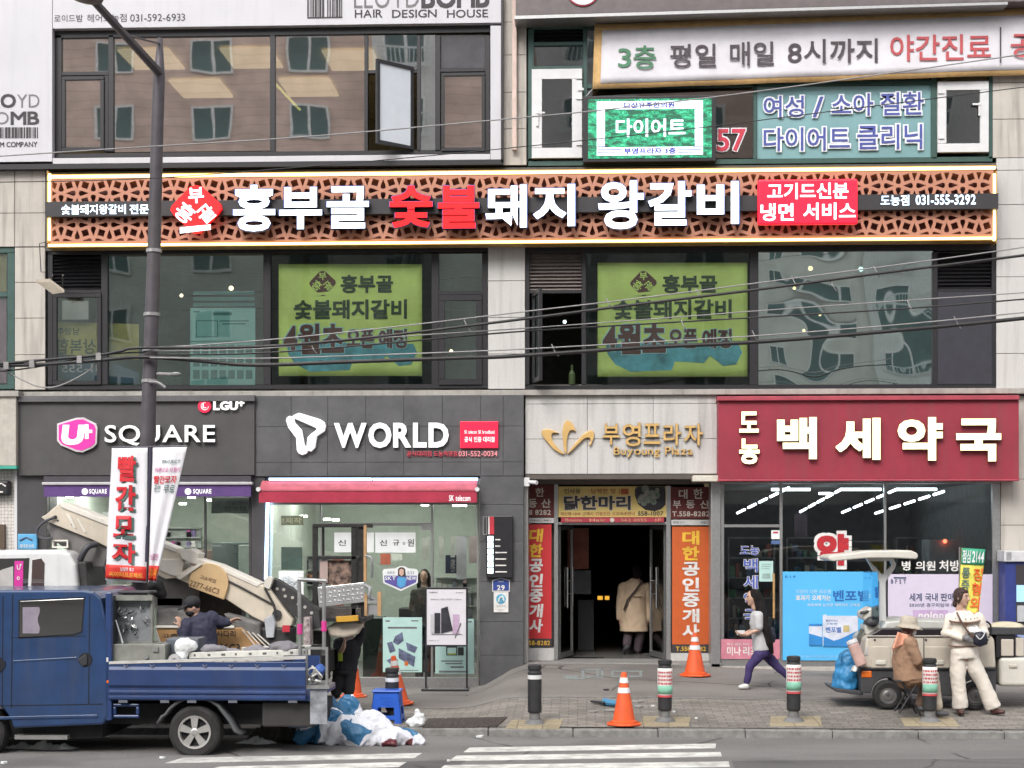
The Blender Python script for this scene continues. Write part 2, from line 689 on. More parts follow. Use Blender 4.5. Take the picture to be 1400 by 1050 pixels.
def spl(pts, n=6, closed=False):                  # Catmull-Rom through points
    P = [Vector(p) for p in pts]
    m = len(P)
    out = []
    for i in range(m if closed else m - 1):
        p0 = P[(i - 1) % m] if closed or i > 0 else P[0]
        p1, p2 = P[i], P[(i + 1) % m]
        p3 = P[(i + 2) % m] if closed or i + 2 < m else P[-1]
        for k in range(n):
            t = k / n
            out.append(.5 * ((2 * p1) + (p2 - p0) * t + (2 * p0 - 5 * p1 + 4 * p2 - p3) * t * t + (3 * p1 - p0 - 3 * p2 + p3) * t ** 3))
    if not closed: out.append(P[-1])
    return out


def tag(o, label=None, cat=None, group=None, kind=None):
    if label: o['label'] = label
    if cat: o['category'] = cat
    if group: o['group'] = group
    if kind: o['kind'] = kind
    return o


def thing(name, label, cat, loc=(0, 0, 0), group=None):
    o = bpy.data.objects.new(name, None)
    COL.objects.link(o)
    o.location = loc
    o.empty_display_size = .1
    return tag(o, label, cat, group)


def copy_tree(o, parent=None):
    c = o.copy()
    COL.objects.link(c)
    if parent is not None: c.parent = parent
    for ch in [q for q in bpy.data.objects if q.parent == o]: copy_tree(ch, c)
    return c


def slabs(mb, xs, zs, y0, y1, gap=.007):
    for i in range(len(xs) - 1):
        for j in range(len(zs) - 1):
            mb.box(xs[i] + gap / 2, xs[i + 1] - gap / 2, y0, y1, zs[j] + gap / 2, zs[j + 1] - gap / 2)
    return mb


def text(name, parent, m, items, Y, **kw):        # several prints of one colour -> one lettering mesh
    mb = MB()
    for it in items:
        k = dict(kw)
        if len(it) > 5: k.update(it[5])
        mb.pt(*it[:5], Y, **k)
    return mb.build(name, m, parent)

# ================================================================== ground
ASPH = groundmat('asphalt', (.155, .143, .134), (.222, .205, .192), .8, .5)
ROADM = groundmat('road_asphalt', (.152, .146, .143), (.204, .196, .191), .7, .35)
PAVER = blockmat('pavers', (.215, .196, .175), (.085, .078, .07), .225, .112, .006, 'XY', .88, .6, .2, .5)
KERBM = mat('kerb_granite', (.23, .225, .215), .8, var=.2, sc=9, bump=.3, bsc=90)
YB = G(1000, 955).y

m = MB(); m.box(-150, 150, -150, 40, ROAD_Z - .3, ROAD_Z)
tag(m.build('road', ROADM), kind='structure')


def sheet(name, y0, y1, ms, lift=0, x0=-16, x1=16):
    nx, ny = 160, 24
    b = MB()
    b.grid(lambda u, v: Vector((x0 + (x1 - x0) * u, y0 + (y1 - y0) * v, gz(x0 + (x1 - x0) * u, max(KERB, y0 + (y1 - y0) * v)) + lift)), nx, ny)
    b.flat = True
    return tag(b.build(name, ms, smooth=True), kind='structure')


sheet('pavement', YB, 1.2, ASPH)
sheet('paved_strip', KERB + .16, YB - .07, PAVER)
sheet('pavement_edging', YB - .07, YB, KERBM, .004)
m = MB()
kx = -16
while kx < 16:
    L = 1.0 + random.uniform(-.02, .02)
    m.box(kx + .004, kx + L - .004, KERB, KERB + .158, ROAD_Z - .1, random.uniform(-.004, .004))
    kx += L
tag(m.build('kerb', KERBM, bevel=.012), kind='structure')

# painted bars on the road
PAINT = mat('road_paint', (.62, .61, .58), .8, var=.25, sc=5, bump=.3, bsc=120)
E_ = lambda p: (p.x, p.y)


def onroad(px, py):
    r = ray(px, py)
    t = (ROAD_Z + .004 - C0.z) / r.z
    return C0 + r * t


bars = [[(642, 1022), (979, 1016.5), (978, 1022.5), (634, 1028)], [(624, 1033), (985, 1028), (987, 1034), (614, 1040)], [(608, 1046), (996, 1041), (998, 1048), (598, 1054)],
        [(250, 1036), (577, 1029.5), (567, 1036), (226, 1043)], [(300, 1048), (556, 1041.5), (545, 1048.5), (270, 1056)]]
for q in bars:
    b = MB()
    P = [onroad(*a) for a in q]
    b.prismz([(p.x, p.y) for p in P][::-1], ROAD_Z - .01, ROAD_Z + .004)
    tag(b.build('road_marking', PAINT), kind='structure')

for q in ([(1000, 1040), (1460, 1036), (1460, 1062), (1010, 1062)], [(380, 1046), (640, 1038), (600, 1062), (360, 1064)]):
    b = MB(); P = [onroad(*a) for a in q]
    b.prismz([(p.x, p.y) for p in P][::-1], ROAD_Z - .012, ROAD_Z + .002)
    tag(b.build('asphalt_patch', groundmat('patched_asphalt', (.1, .098, .098), (.14, .137, .135), .5, .5) if 'patched_asphalt' not in MATS else MATS['patched_asphalt']), kind='structure')

# yellowed paving pads round the bollards
PAD = blockmat('pad_tiles', (.34, .285, .19), (.2, .17, .12), .3, .3, .008, 'XY', .9, .4, .12, 0)


def pad(q, lift=.006):
    P = [G(*a) for a in q]
    b = MB()
    b.add([(p.x, p.y, p.z + lift) for p in P] + [(p.x, p.y, p.z - .05) for p in P], [(0, 1, 2, 3), (0, 4, 5, 1), (1, 5, 6, 2), (2, 6, 7, 3), (3, 7, 4, 0)])
    return b


for q in ([(690, 998), (764, 997), (770, 984), (700, 985)], [(874, 993), (941, 994), (945, 981), (880, 980)], [(1052, 993), (1124, 993), (1121, 980), (1054, 980)], [(1237, 993), (1312, 994), (1302, 981), (1230, 982)]):
    tag(pad(q).build('yellow_paving', PAD), kind='structure')
tag(pad([(577, 996), (680, 994), (694, 981), (585, 983)], .008).build('drain_cover', mat('rusty_iron', (.075, .06, .052), .8, .3, var=.5, sc=30, bump=1, bsc=60)),
    'long rusty brown drain cover set in the pavers by the kerb', 'drain cover')

# worn paint marks on the pavement before the entrance
WORN = mat('worn_marking', (.24, .27, .265), .9, var=.4, sc=30)
for items in ([(795, 915, 799, 927), (795, 915, 826, 917), (815, 917, 819, 926), (822, 915, 825, 927), (799, 925, 822, 927)], [(836, 917, 879, 919), (836, 924, 877, 926), (836, 919, 839, 924), (874, 917, 878, 926), (850, 919, 854, 924)], [(770, 924, 790, 927), (774, 927, 800, 929)]):
    b = MB()
    for x0, y0, x1, y1 in items:
        P = [G(x0, y1), G(x1, y1), G(x1, y0), G(x0, y0)]
        b.add([(p.x, p.y, p.z + .004) for p in P], [(0, 1, 2, 3)])
    tag(b.build('worn_marking', WORN), kind='structure')

# ================================================================== the commercial building
GRAN = mat('granite', (.455, .42, .38), .75, var=.07, sc=1.6, bump=.12, bsc=220, dirt=.5)
GRANL = mat('pale_granite', (.50, .485, .47), .7, var=.05, sc=45, bump=.1, bsc=220, dirt=.3)
DSTONE = mat('dark_stone', (.085, .085, .09), .55, var=.2, sc=2.2, bump=.15, bsc=50)
GROUT = mat('joint_filler', (.1, .095, .09), .9)
BLK = mat('black_frame', (.018, .017, .02), .4, var=.15)
CHAR = mat('charcoal_panel', (.05, .047, .05), .55, var=.12, sc=4)
STEEL = mat('brushed_steel', (.45, .45, .45), .38, .85, var=.08, sc=20)
WHITEF = mat('white_pvc', (.6, .6, .61), .4, var=.04)
SILL = mat('sill_stone', (.33, .31, .285), .8, var=.15, sc=4, dirt=.35)
GREENF = mat('green_frame', (.03, .075, .065), .5)

B = thing('commercial_building', 'three storey grey granite plaza building with shops below and windowed floors above', 'building', (0, 0, 0))


def slabwall(px_xs, px_ys, Y=0, ms=GRAN, name='stone_wall', dep=.04, back=.3, gap=.008):
    xm = (px_xs[0] + px_xs[-1]) / 2
    xs = [X(p, Y) for p in px_xs]
    zs = sorted(Z(p, Y, xm) for p in px_ys)
    b = MB(); slabs(b, xs, zs, Y, Y + dep, gap)
    o = b.build(name, ms, B, bevel=.003, seg=1)
    k = MB(); k.box(xs[0], xs[-1], Y + .012, Y + back, zs[0], zs[-1])
    k.build('joint_backing', GROUT, o)
    return o


slabwall([-160, -95, 20, 62], [229, 292, 338])
slabwall([20, 62], [338, 386, 435, 485, 533])
slabwall([-160, -100], [338, 386, 435, 485, 533])
slabwall([667, 718], [331, 384, 434, 484, 532], ms=GRANL)
slabwall([1362, 1430, 1560], [215, 232, 279, 326, 378, 483, 533], ms=GRANL)
slabwall([1357, 1430, 1560], [-40, 60, 112, 162, 215])
slabwall([688, 720], [-60, -25, 30, 75, 126, 176, 226])
slabwall([-160, 100, 400, 688, 1000, 1300, 1560], [-420, -300, -180, -62])
slabwall([720, 1000, 1357], [-62, 0, 30])
m = MB(); m.pb(62, 229, 1362, 338, .0, .3); m.build('spandrel', GROUT, B)
m = MB(); m.pb(-160, 533, 1560, 540.5, -.12, .5); m.build('sill_course', SILL, B, bevel=.006)
m = MB()
m.box(X(-160), X(-160) + .25, .3, 12, -.4, Z(-420)); m.box(X(1560) - .25, X(1560), .3, 12, -.4, Z(-420)); m.box(X(-160), X(1560), 12, 12.3, -.4, Z(-420))
m.box(X(-160), X(1560), .3, 12.3, Z(-420), Z(-420) + .2)
m.build('outer_wall', GRAN, B)

# ---- rooms behind the glass
DARKW = mat('dark_room', (.24, .25, .23), .8)
GREYW = mat('shop_wall', (.5, .55, .49), .7, var=.06)
CEILM = mat('shop_ceiling', (.5, .5, .48), .8, var=.05)
FLOORM = mat('shop_floor', (.2, .19, .18), .4, var=.1)


def room(x0, x1, yt, yb, Y0, Y1, wm, cm, fm, zfloor=None):
    a, b_ = X(x0, Y0), X(x1, Y0)
    zt, zb = Z(yt, Y0), Z(yb, Y0) if zfloor is None else zfloor
    k = MB(); k.box(a - .1, a, Y0, Y1, zb, zt); k.box(b_, b_ + .1, Y0, Y1, zb, zt); k.box(a - .1, b_ + .1, Y1, Y1 + .1, zb, zt)
    o = k.build('interior_wall', wm, B)
    k = MB(); k.box(a - .12, b_ + .12, Y0 - .02, Y1 + .12, zt, zt + .12); k.build('interior_ceiling', cm, B)
    k = MB(); k.box(a - .11, b_ + .11, Y0 - .01, Y1 + .11, zb - .1, zb); k.build('interior_floor', fm, B)
    return a, b_, zb, zt


SALW = mat('salon_wall', (.3, .27, .22), .8)
SALC = mat('salon_ceiling', (.62, .55, .4), .8)
room(60, 690, 34, 214, .32, 6, SALW, SALC, FLOORM)
room(722, 1358, 24, 222, .32, 5, GREYW, CEILM, FLOORM)
room(60, 1364, 342, 526, .32, 7, DARKW, mat('restaurant_ceiling', (.2, .2, .18), .8), FLOORM)
room(55, 348, 657, 930, .22, 5, GREYW, CEILM, FLOORM, -.02)
room(362, 690, 654, 930, .22, 5, GREYW, CEILM, FLOORM, -.02)
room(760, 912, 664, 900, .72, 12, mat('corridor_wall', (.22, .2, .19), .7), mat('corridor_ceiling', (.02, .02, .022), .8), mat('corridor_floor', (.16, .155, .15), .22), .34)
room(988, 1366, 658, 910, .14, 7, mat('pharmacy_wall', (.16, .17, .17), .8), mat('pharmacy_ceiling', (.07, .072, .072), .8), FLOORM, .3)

# ---- windows: frame is a part, panes and sashes its sub-parts
G3 = glass('salon_glass', (.6, .56, .48), .8, .0022, .8)
G2 = glass('restaurant_glass', (.93, .98, .96), .3, .004, .7, (.86, 1, .96))
G2B = glass('clear_restaurant_glass', (.99, .99, .99), .07, .004, .7, (.86, 1, .96))
G2W = glass('wavy_restaurant_glass', (.85, .95, .92), .72, .05, .8, (.88, 1, .97), .3)
GGF = glass('shop_glass', (.84, .9, .86), .12, .002, .8)
GPH = glass('pharmacy_glass', (.8, .82, .82), .1, .002, .7)
GCL = glass('clinic_glass', (.78, .86, .84), .3, .003, 1.0)
GDK = glass('entrance_glass', (.9, .92, .92), .05, .003, .7)


def louvre(parent, x0, y0, x1, y1, Y, n, ms=BLK):
    b = MB()
    for i in range(n):
        yy = y0 + (y1 - y0) * (i + .5) / n
        z = Z(yy, Y, (x0 + x1) / 2)
        h = (y1 - y0) / n / 90 * .42
        b.prismx([(Y, z - h), (Y + .012, z - h), (Y + .06, z + h * .6), (Y + .048, z + h * .6)], X(x0, Y), X(x1, Y))
    b.pb(x0, y0, x1, y1, Y + .075, .02)
    return b.build('louvre', ms, parent)


def window(frames, panes, Yf=.03, dep=.09, fm=BLK, gm=G2, lab=None):
    b = MB()
    for r in frames: b.pb(*r, Yf, dep)
    o = b.build('window', fm, B, bevel=.004, seg=1)
    if lab: o['label'] = lab
    for i, p in enumerate(panes):
        k = MB(); k.pq(*p[:4], Yf + .045)
        k.build('pane', p[4] if len(p) > 4 else gm, o)
    return o


def sash(parent, x0, y0, x1, y1, wd, Yf=.0, dep=.06, fm=BLK, gm=G2):
    b = MB(); b.pframe(x0, y0, x1, y1, wd, Yf, dep)
    o = b.build('sash', fm, parent, bevel=.004, seg=1)
    k = MB(); k.pq(x0 + wd, y0 + wd, x1 - wd, y1 - wd, Yf + .03); k.build('pane', gm, parent)
    return o


# third floor, hair salon side
w3 = window([(72, 36, 670, 48), (72, 207, 670, 213), (72, 48, 84, 207), (148, 48, 155, 207), (369, 48, 376, 207), (498, 48, 503, 207), (570, 48, 575, 207), (595, 48, 602, 207), (663, 48, 670, 207), (84, 98, 148, 103), (503, 95, 570, 100), (602, 93, 663, 98), (142, 103, 148, 207)],
            [(84, 48, 148, 98), (155, 48, 369, 207), (376, 48, 498, 207), (503, 48, 570, 95), (575, 48, 595, 207)], .0, .1, gm=G3)
sash(w3, 84, 104, 142, 206, 5, -.03, .05, gm=G3)
sash(w3, 603, 99, 663, 206, 4.5, -.03, .05, gm=G3)
k = MB(); k.pb(602, 48, 663, 93, .03, .03); k.pb(607.5, 103, 658.5, 119, .04, .02); k.pb(607.5, 165, 658.5, 202, .04, .02)
k.build('blind', mat('dark_blind', (.06, .058, .065), .7), w3)
k = MB()                                                             # the open sash leans out to the right
xa, xb = X(515, -.42), X(563, .0)
for (za, zb_, wa, wb) in ((0, 1, 0, .04), ):
    pass
zt, zb = Z(92, -.02, 540), Z(205, -.02, 540)
P0, P1 = Vector((X(516, -.5), -.5, 0)), Vector((X(566, -.02), -.02, 0))
D = (P1 - P0); Ls = D.length; ex = D.normalized(); ey = Vector((-ex.y, ex.x, 0))
Msash = Matrix(((ex.x, ey.x, 0, P0.x), (ex.y, ey.y, 0, P0.y), (0, 0, 1, 0), (0, 0, 0, 1)))
k.box(0, Ls, 0, .05, zb, zb + .05); k.box(0, Ls, 0, .05, zt - .05, zt); k.box(0, .05, 0, .05, zb + .05, zt - .05); k.box(Ls - .05, Ls, 0, .05, zb + .05, zt - .05)
k.xf(Msash).build('open_sash', BLK, w3)
k = MB(); k.box(.05, Ls - .05, .02, .03, zb + .05, zt - .05); k.xf(Msash).build('pane', mat('frosted_glass', (.62, .66, .72), .25, var=.03), w3)

# third floor, clinic side
w4 = window([(722, 30, 1357, 36), (722, 217, 1357, 224), (722, 36, 730, 217), (797, 36, 803, 217), (1030, 36, 1035, 217), (1273, 36, 1281, 217), (1352, 36, 1357, 217), (730, 57, 797, 62), (730, 90, 797, 94), (803, 112, 1273, 118)],
            [(730, 62, 797, 90), (803, 118, 1030, 217), (803, 36, 1273, 112), (1281, 36, 1352, 110)], .0, .1, fm=GREENF, gm=GCL)
louvre(w4, 730, 37, 797, 57, .02, 4)
k = MB(); k.pb(1035, 118, 1273, 217, .03, .01); k.build('tinted_film', mat('teal_film', (.2, .35, .37), .25, var=.12, sc=.6), w4)
sash(w4, 727, 94, 796, 216, 14, -.05, .07, WHITEF, GCL)
sash(w4, 1282, 111, 1352, 208, 12, -.05, .07, WHITEF, GCL)
k = MB(); k.pb(733, 150, 736, 172, -.08, .03); k.pb(733, 153, 745, 155, -.09, .01); k.pb(1338, 140, 1341, 158, -.08, .03); k.pb(1330, 141, 1341, 143.5, -.09, .01)
for a, b_ in ((788, 104), (790, 120), (788, 132), (788, 195), (1283, 124), (1283, 186)): k.pb(a, b_, a + 8, b_ + 3.5, -.07, .02)
k.build('handle', WHITEF, w4)

# second floor
w5 = window([(65, 338, 667, 346), (65, 526, 667, 532), (65, 346, 72, 526), (138, 346, 147, 526), (360, 346, 370, 526), (590, 346, 600, 526), (659, 346, 667, 526), (72, 396, 138, 401), (600, 398, 659, 403)],
            [(147, 346, 360, 526), (370, 346, 590, 526, G2B), (600, 346, 659, 398)])
louvre(w5, 72, 347, 138, 396, .05, 10)
sash(w5, 72, 401, 138, 526, 5.5); sash(w5, 600, 403, 659, 526, 8)
w6 = window([(718, 335, 1362, 344), (718, 526, 1362, 532), (718, 344, 724, 526), (795, 344, 801, 526), (1025, 344, 1037, 526), (1275, 344, 1282, 526), (1356, 344, 1362, 526), (724, 397, 795, 401), (1282, 395, 1356, 399)],
            [(801, 344, 1025, 526, G2B), (1037, 344, 1275, 526, G2W)])
louvre(w6, 724, 344, 795, 397, .05, 11, mat('taupe_metal', (.2, .17, .16), .5))
louvre(w6, 1282, 344, 1356, 395, .05, 10)
k = MB(); k.pb(1282, 399, 1356, 526, .03, .03); k.build('blank_panel', mat('blue_grey_panel', (.035, .035, .045), .4), w6)
k = MB()                                                             # a casement swung open, seen edge on
P0, P1 = Vector((X(727, .02), .02, 0)), Vector((X(737, -.55), -.55, 0))
D = P1 - P0; Ls = D.length; ex = D.normalized(); ey = Vector((-ex.y, ex.x, 0)); zt, zb = Z(401, 0, 740), Z(524, 0, 740)
Ms2 = Matrix(((ex.x, ey.x, 0, P0.x), (ex.y, ey.y, 0, P0.y), (0, 0, 1, 0), (0, 0, 0, 1)))
k.box(0, Ls, 0, .05, zb, zb + .06); k.box(0, Ls, 0, .05, zt - .06, zt); k.box(0, .05, 0, .05, zb + .06, zt - .06); k.box(Ls - .05, Ls, 0, .05, zb + .06, zt - .06)
k.xf(Ms2).build('open_sash', BLK, w6)
k = MB(); k.add([(.05, .02, zb + .06), (Ls - .05, .02, zb + .06), (Ls - .05, .02, zt - .06), (.05, .02, zt - .06)], [(0, 1, 2, 3)]); k.xf(Ms2).build('pane', G2, w6)
w7 = window([(-100, 338, 20, 346), (-100, 526, 20, 532), (-100, 346, -92, 526), (10, 346, 20, 526), (-92, 400, 10, 406)], [(-92, 346, 10, 400), (-92, 406, 10, 526)], fm=GREENF)
k = MB(); k.pb(-90, 347, 9, 399, .1, .01); k.build('cream_blind', mat('cream_blind', (.6, .5, .28), .7), w7)
k = MB(); k.pb(-90, 407, 9, 524, .1, .01); k.build('pink_blind', mat('pink_blind', (.62, .38, .5), .7), w7)

# ---- ground floor, left shop
for q in ((23, 64, .5), (344, 362, .45)):
    m = MB(); m.pb(q[0], 650, q[1], 960, -.12, q[2]); m.build('dark_pillar', CHAR, B, bevel=.01)
s1 = window([(64, 653, 344, 662), (64, 918, 344, 962), (64, 662, 68, 918), (182, 662, 186, 918), (279, 662, 281, 918), (340, 662, 344, 918)], [(68, 662, 182, 918), (186, 662, 279, 918), (281, 662, 340, 918)], .0, .1, CHAR, GGF)
# ---- ground floor, right of it
slabwall([348, 398, 448, 500, 552, 605, 657, 688, 716], [540.5, 583, 632, 651], -.15, DSTONE, 'dark_stone_fascia', .05, .5, .004)
slabwall([656, 716], [651, 690, 740, 795, 850, 896, 985], -.15, DSTONE, 'dark_stone_pillar', .05, .7, .004)
s2 = window([(362, 653, 655, 690), (362, 926, 655, 962), (362, 690, 365, 926), (437, 690, 439, 926), (589, 690, 592, 926), (652, 690, 655, 926), (439, 715, 589, 719)], [(365, 690, 437, 926), (439, 719, 589, 926), (439, 690, 589, 715), (592, 690, 652, 926)], .0, .1, STEEL, GGF)
k = MB(); k.pb(576, 717, 592, 725, -.02, .02); k.build('door_closer', STEEL, s2)
# ---- entrance bay
slabwall([718, 803, 893, 981], [540.5, 552, 600, 648], -.05, GRANL, 'pale_stone_fascia', .05, .3, .006)
m = MB(); m.pb(718, 648, 981, 655, -.04, .4); m.build('entrance_lintel', mat('lintel_brown', (.09, .075, .065), .6), B)
m = MB(); m.box(X(716), X(985), .36, .75, Z(662, .36), Z(640, .36)); m.build('soffit', mat('soffit_brown', (.14, .115, .1), .6), B)
for q in ((714, 722, 912), (972, 985, 918)):
    m = MB(); m.pb(q[0], 655, q[1], q[2], -.03, .5); m.build('steel_post', STEEL, B, bevel=.008)
YE = .5
m = MB(); m.pb(757.5, 662, 763, 902, YE, .1); m.pb(911, 664, 917, 902, YE, .1); m.pb(763, 714, 911, 717.5, YE + .04, .06); m.build('door_frame', STEEL, B, bevel=.004)
m = MB(); m.pb(722, 886, 757.5, 904, YE, .2); m.pb(917, 893, 972, 904, YE, .2); m.build('plinth', GRANL, B)
m = MB(); m.box(X(714), X(986), -.03, .9, -.1, .345); m.build('entrance_step', mat('step_stone', (.24, .23, .22), .7, var=.15, sc=5), B, bevel=.008)
for sg, hx in ((1, 764.5), (-1, 909.5)):             # both leaves stand open into the corridor
    hp = W(hx, 800, YE + .16)
    z0, z1 = .36, Z(719, YE + .16, 840)
    Lw = .8
    Md = Matrix.Translation((hp.x, hp.y, 0)) @ (Matrix.Rotation(math.radians(76), 4, 'Z') if sg > 0 else Matrix.Rotation(math.radians(104), 4, 'Z'))
    k = MB(); k.box(0, Lw, -.02, .02, z0, z0 + .08); k.box(0, Lw, -.02, .02, z1 - .06, z1); k.box(0, .03, -.02, .02, z0 + .08, z1 - .06); k.box(Lw - .03, Lw, -.02, .02, z0 + .08, z1 - .06)
    d = k.xf(Md).build('glass_door', STEEL, B)
    k = MB(); k.add([(.03, 0, z0 + .08), (Lw - .03, 0, z0 + .08), (Lw - .03, 0, z1 - .06), (.03, 0, z1 - .06)], [(0, 1, 2, 3)]); k.xf(Md).build('pane', GDK, d)
    k = MB(); zm = Z(804, YE + .2, 840); zh = .32
    yy = -.06 * sg
    for q in (Lw * .35, Lw * .75): k.cyl((q, yy, zm - zh), (q, yy, zm + zh), .013, n=8)
    for q in (-.1, .1): k.cyl((Lw * .35, yy, zm + q), (Lw * .75, yy, zm + q), .01, n=8)
    k.xf(Md).build('handle', STEEL, d)
# ---- pharmacy front
s3 = window([(985, 655, 1368, 661), (985, 898, 1368, 912), (985, 661, 990, 898), (1066, 661, 1070, 898), (1209, 661, 1212, 898), (1357, 661, 1368, 898), (990, 717, 1066, 721)], [(990, 661, 1066, 717), (990, 721, 1066, 898), (1070, 661, 1209, 898), (1212, 661, 1357, 898)], .02, .1, STEEL, GPH)
m = MB(); m.pb(985, 912, 1368, 960, -.02, .3); m.build('shop_plinth', GRAN, B, bevel=.006)
k = MB(); k.cyl(W(1058, 784, -.02), W(1058, 845, -.02), .018, n=10); k.build('handle', mat('pale_wood', (.42, .25, .1), .5), s3)
slabwall([1368, 1440, 1560], [541, 655, 718, 785, 850, 960], 0, GRAN)

# rest of the row to the left
NB = thing('corner_shop', 'white tiled shop front with beige sign band at the far left edge', 'shop')
TILE = blockmat('white_tiles', (.58, .55, .52), (.36, .33, .31), .052, .052, .006, 'XZ', .35, .3, .04, 0)
m = MB(); m.pb(-160, 640, 23, 985, -.06, .3); m.build('tiled_wall', TILE, NB)
m = MB(); m.pb(-160, 542, 22, 637, -.3, .3); m.build('sign_band', mat('beige_sheet', (.42, .39, .34), .6, dirt=.2), NB, bevel=.01)
m = MB(); m.pb(-160, 637, 22.5, 641, -.31, .3); m.build('green_edge', mat('green_trim', (.05, .35, .26), .5), NB)
m = MB(); m.pb(-160, 534.5, 25, 542, -.34, .3); m.build('cap', SILL, NB)
m = MB(); m.pb(-60, 717, 6, 985, -.12, .06); m.build('brown_door', mat('brown_door', (.09, .06, .04), .5), NB)
m = MB(); m.pb(19.5, 642, 23.5, 985, -.1, .06); m.build('white_corner_trim', WHITEF, NB)

# ================================================================== apartment block across the street (seen in the glass)
APW = blockmat('brown_siding', (.66, .5, .43), (.5, .38, .32), 40, .42, .02, 'XZ', .8, .3, .05)
APG = mat('pale_render', (.62, .62, .6), .8, var=.06, dirt=.15)
A = thing('apartment_block', 'brown sided apartment block across the street reflected in the windows', 'building')
YA = -50
m = MB(); m.box(-34, 34, YA - 12, YA, 17.4, 30); m.build('wall', APW, A)
m = MB(); m.box(-34.2, 34.2, YA - 12, YA + .25, -.3, 17.4); m.build('lower_wall', mat('grey_render', (.6, .59, .55), .8, var=.12, sc=.5), A)
for xa, xb in ((-31, -27.5), (-8.5, -5.5), (-1, 3.5), (14, 19), (26, 34.5)):
    m = MB(); m.box(xa, xb, YA, YA + .9, -.3, 31); o = m.build('pale_bay', APG, A)
wm = MB(); wm.box(-.95, .95, 0, .1, -.75, -.65); wm.box(-.95, .95, 0, .1, .65, .75); wm.box(-.95, -.85, 0, .1, -.65, .65); wm.box(.85, .95, 0, .1, -.65, .65); wm.box(-.06, .06, 0, .1, -.65, .65)
gm_ = MB(); gm_.box(-.85, .85, .02, .04, -.65, .65)
rail = MB()
rail.box(-1.2, 1.2, .5, .55, -.15, -.08); rail.box(-1.2, 1.2, .5, .55, -.95, -.88)
for i in range(13): rail.box(-1.2 + i * .195, -1.16 + i * .195, .51, .54, -.9, -.1)
WINF = mat('apartment_frame', (.72, .72, .7), .5)
WING = mat('apartment_glass', (.06, .12, .115), .08, var=.3, sc=.3)
src = wm.build('apartment_window', WINF, A)
srg = gm_.build('pane', WING, src)
srr = rail.build('balcony_rail', mat('pale_rail', (.6, .63, .62), .5), A)
first = True
for fl in range(8):
    for xx in (-24.5, -20.5, -16, -11.5, -7, 1.2, 6.5, 10.8, 16.5, 22, 29.5, -29.2):
        bay = any(a <= xx <= b for a, b in ((-31, -27.5), (-8.5, -5.5), (-1, 3.5), (14, 19), (26, 34.5)))
        z = 2.6 + fl * 3.1
        o = src if first else src.copy()
        g = srg if first else srg.copy()
        if not first: COL.objects.link(o); COL.objects.link(g); g.parent = o
        o.location = (xx, YA + (.9 if bay else .26 if z < 17.4 else 0), z)
        if bay:
            r_ = srr.copy(); COL.objects.link(r_); r_.location = (xx, YA + .9, z)
        first = False
srr.location = (1.2, YA + .9, 2.6)
m = MB(); m.box(-34, 34, YA + .3, YA + 5, 0, 3.6); m.build('shop_podium', mat('podium', (.2, .2, .2), .7, var=.3, sc=.4), A)

# ================================================================== signs of the upper floors
WHITEP = mat('white_panel', (.5, .495, .525), .45, var=.03, sc=1.5, dirt=.08)
INK = mat('dark_print', (.035, .03, .035), .6)
GREYINK = mat('grey_print', (.15, .145, .15), .6)
S = thing('salon_sign', 'white hair salon sign panel wrapping the third floor window on the left', 'sign')
m = MB()
for r in ((-160, -62, 71.4, 222), (72, -62, 688, 35), (670.5, 35, 685, 222), (72, 213.3, 670, 222)): m.pb(*r, -.12, .12)
m.build('panel', WHITEP, S, bevel=.004)
m = MB(); m.pb(-160, 222, 688, 229, -.13, .13); m.pb(685, -62, 688, 222, -.13, .13); m.build('edge_trim', BLK, S)
YL = -.125
text('lettering', S, INK, [('BOMB', 577, -20, 668, 10, YL, dict(bold=.03)), ('LO', -12, 129, 22, 147, YL, dict(bold=.03)), ('MB', 15, 153, 53, 170, YL, dict(bold=.03)), ('HAIR DESIGN HOUSE', 485, 13, 668, 24, YL, dict(bold=.012)),
                           ('M COMPANY', 0, 194, 51, 201, YL, dict(bold=.01))] and [
    ('BOMB', 577, -20, 668, 10, dict(heavy=.035)), ('LO', -12, 129, 21, 147, dict(heavy=.035)), ('MB', 15, 153, 53, 170, dict(heavy=.035)),
    ('HAIR', 485, 13, 523, 24, dict(bold=.012)), ('DESIGN', 536, 13, 597, 24, dict(bold=.012)), ('HOUSE', 611, 13, 667, 24, dict(bold=.012)), ('M COMPANY', 0, 194, 51, 201, dict(heavy=.02)),
    ('로이드밤', 74, 20, 113, 30), ('헤어도농점', 119, 19, 173, 30), ('031-592-6933', 178, 19, 253, 29)], YL)
text('thin_lettering', S, GREYINK, [('LLOYD', 484, -18, 573, 11), ('YD', 23, 129, 54, 147), ('BO', -22, 153, 12, 170)], YL)
m = MB()
random.seed(5)
x = 420
while x < 468:
    wd = random.choice((.8, 1.4, 2.2, 3))
    if not 443 < x < 446: m.pb(x, random.choice((0, 0, 3)) - 8, x + wd, 23, YL, .002)
    x += wd + random.choice((.9, 1.5))
m.pb(420, 23, 468, 25, YL, .002)
x = -20
while x < 51:
    wd = random.choice((.8, 1.4, 2.2, 3.4))
    m.pb(x, 174, x + wd, 189, YL, .002)
    x += wd + random.choice((.7, 1.3))
m.build('barcode_mark', INK, S)

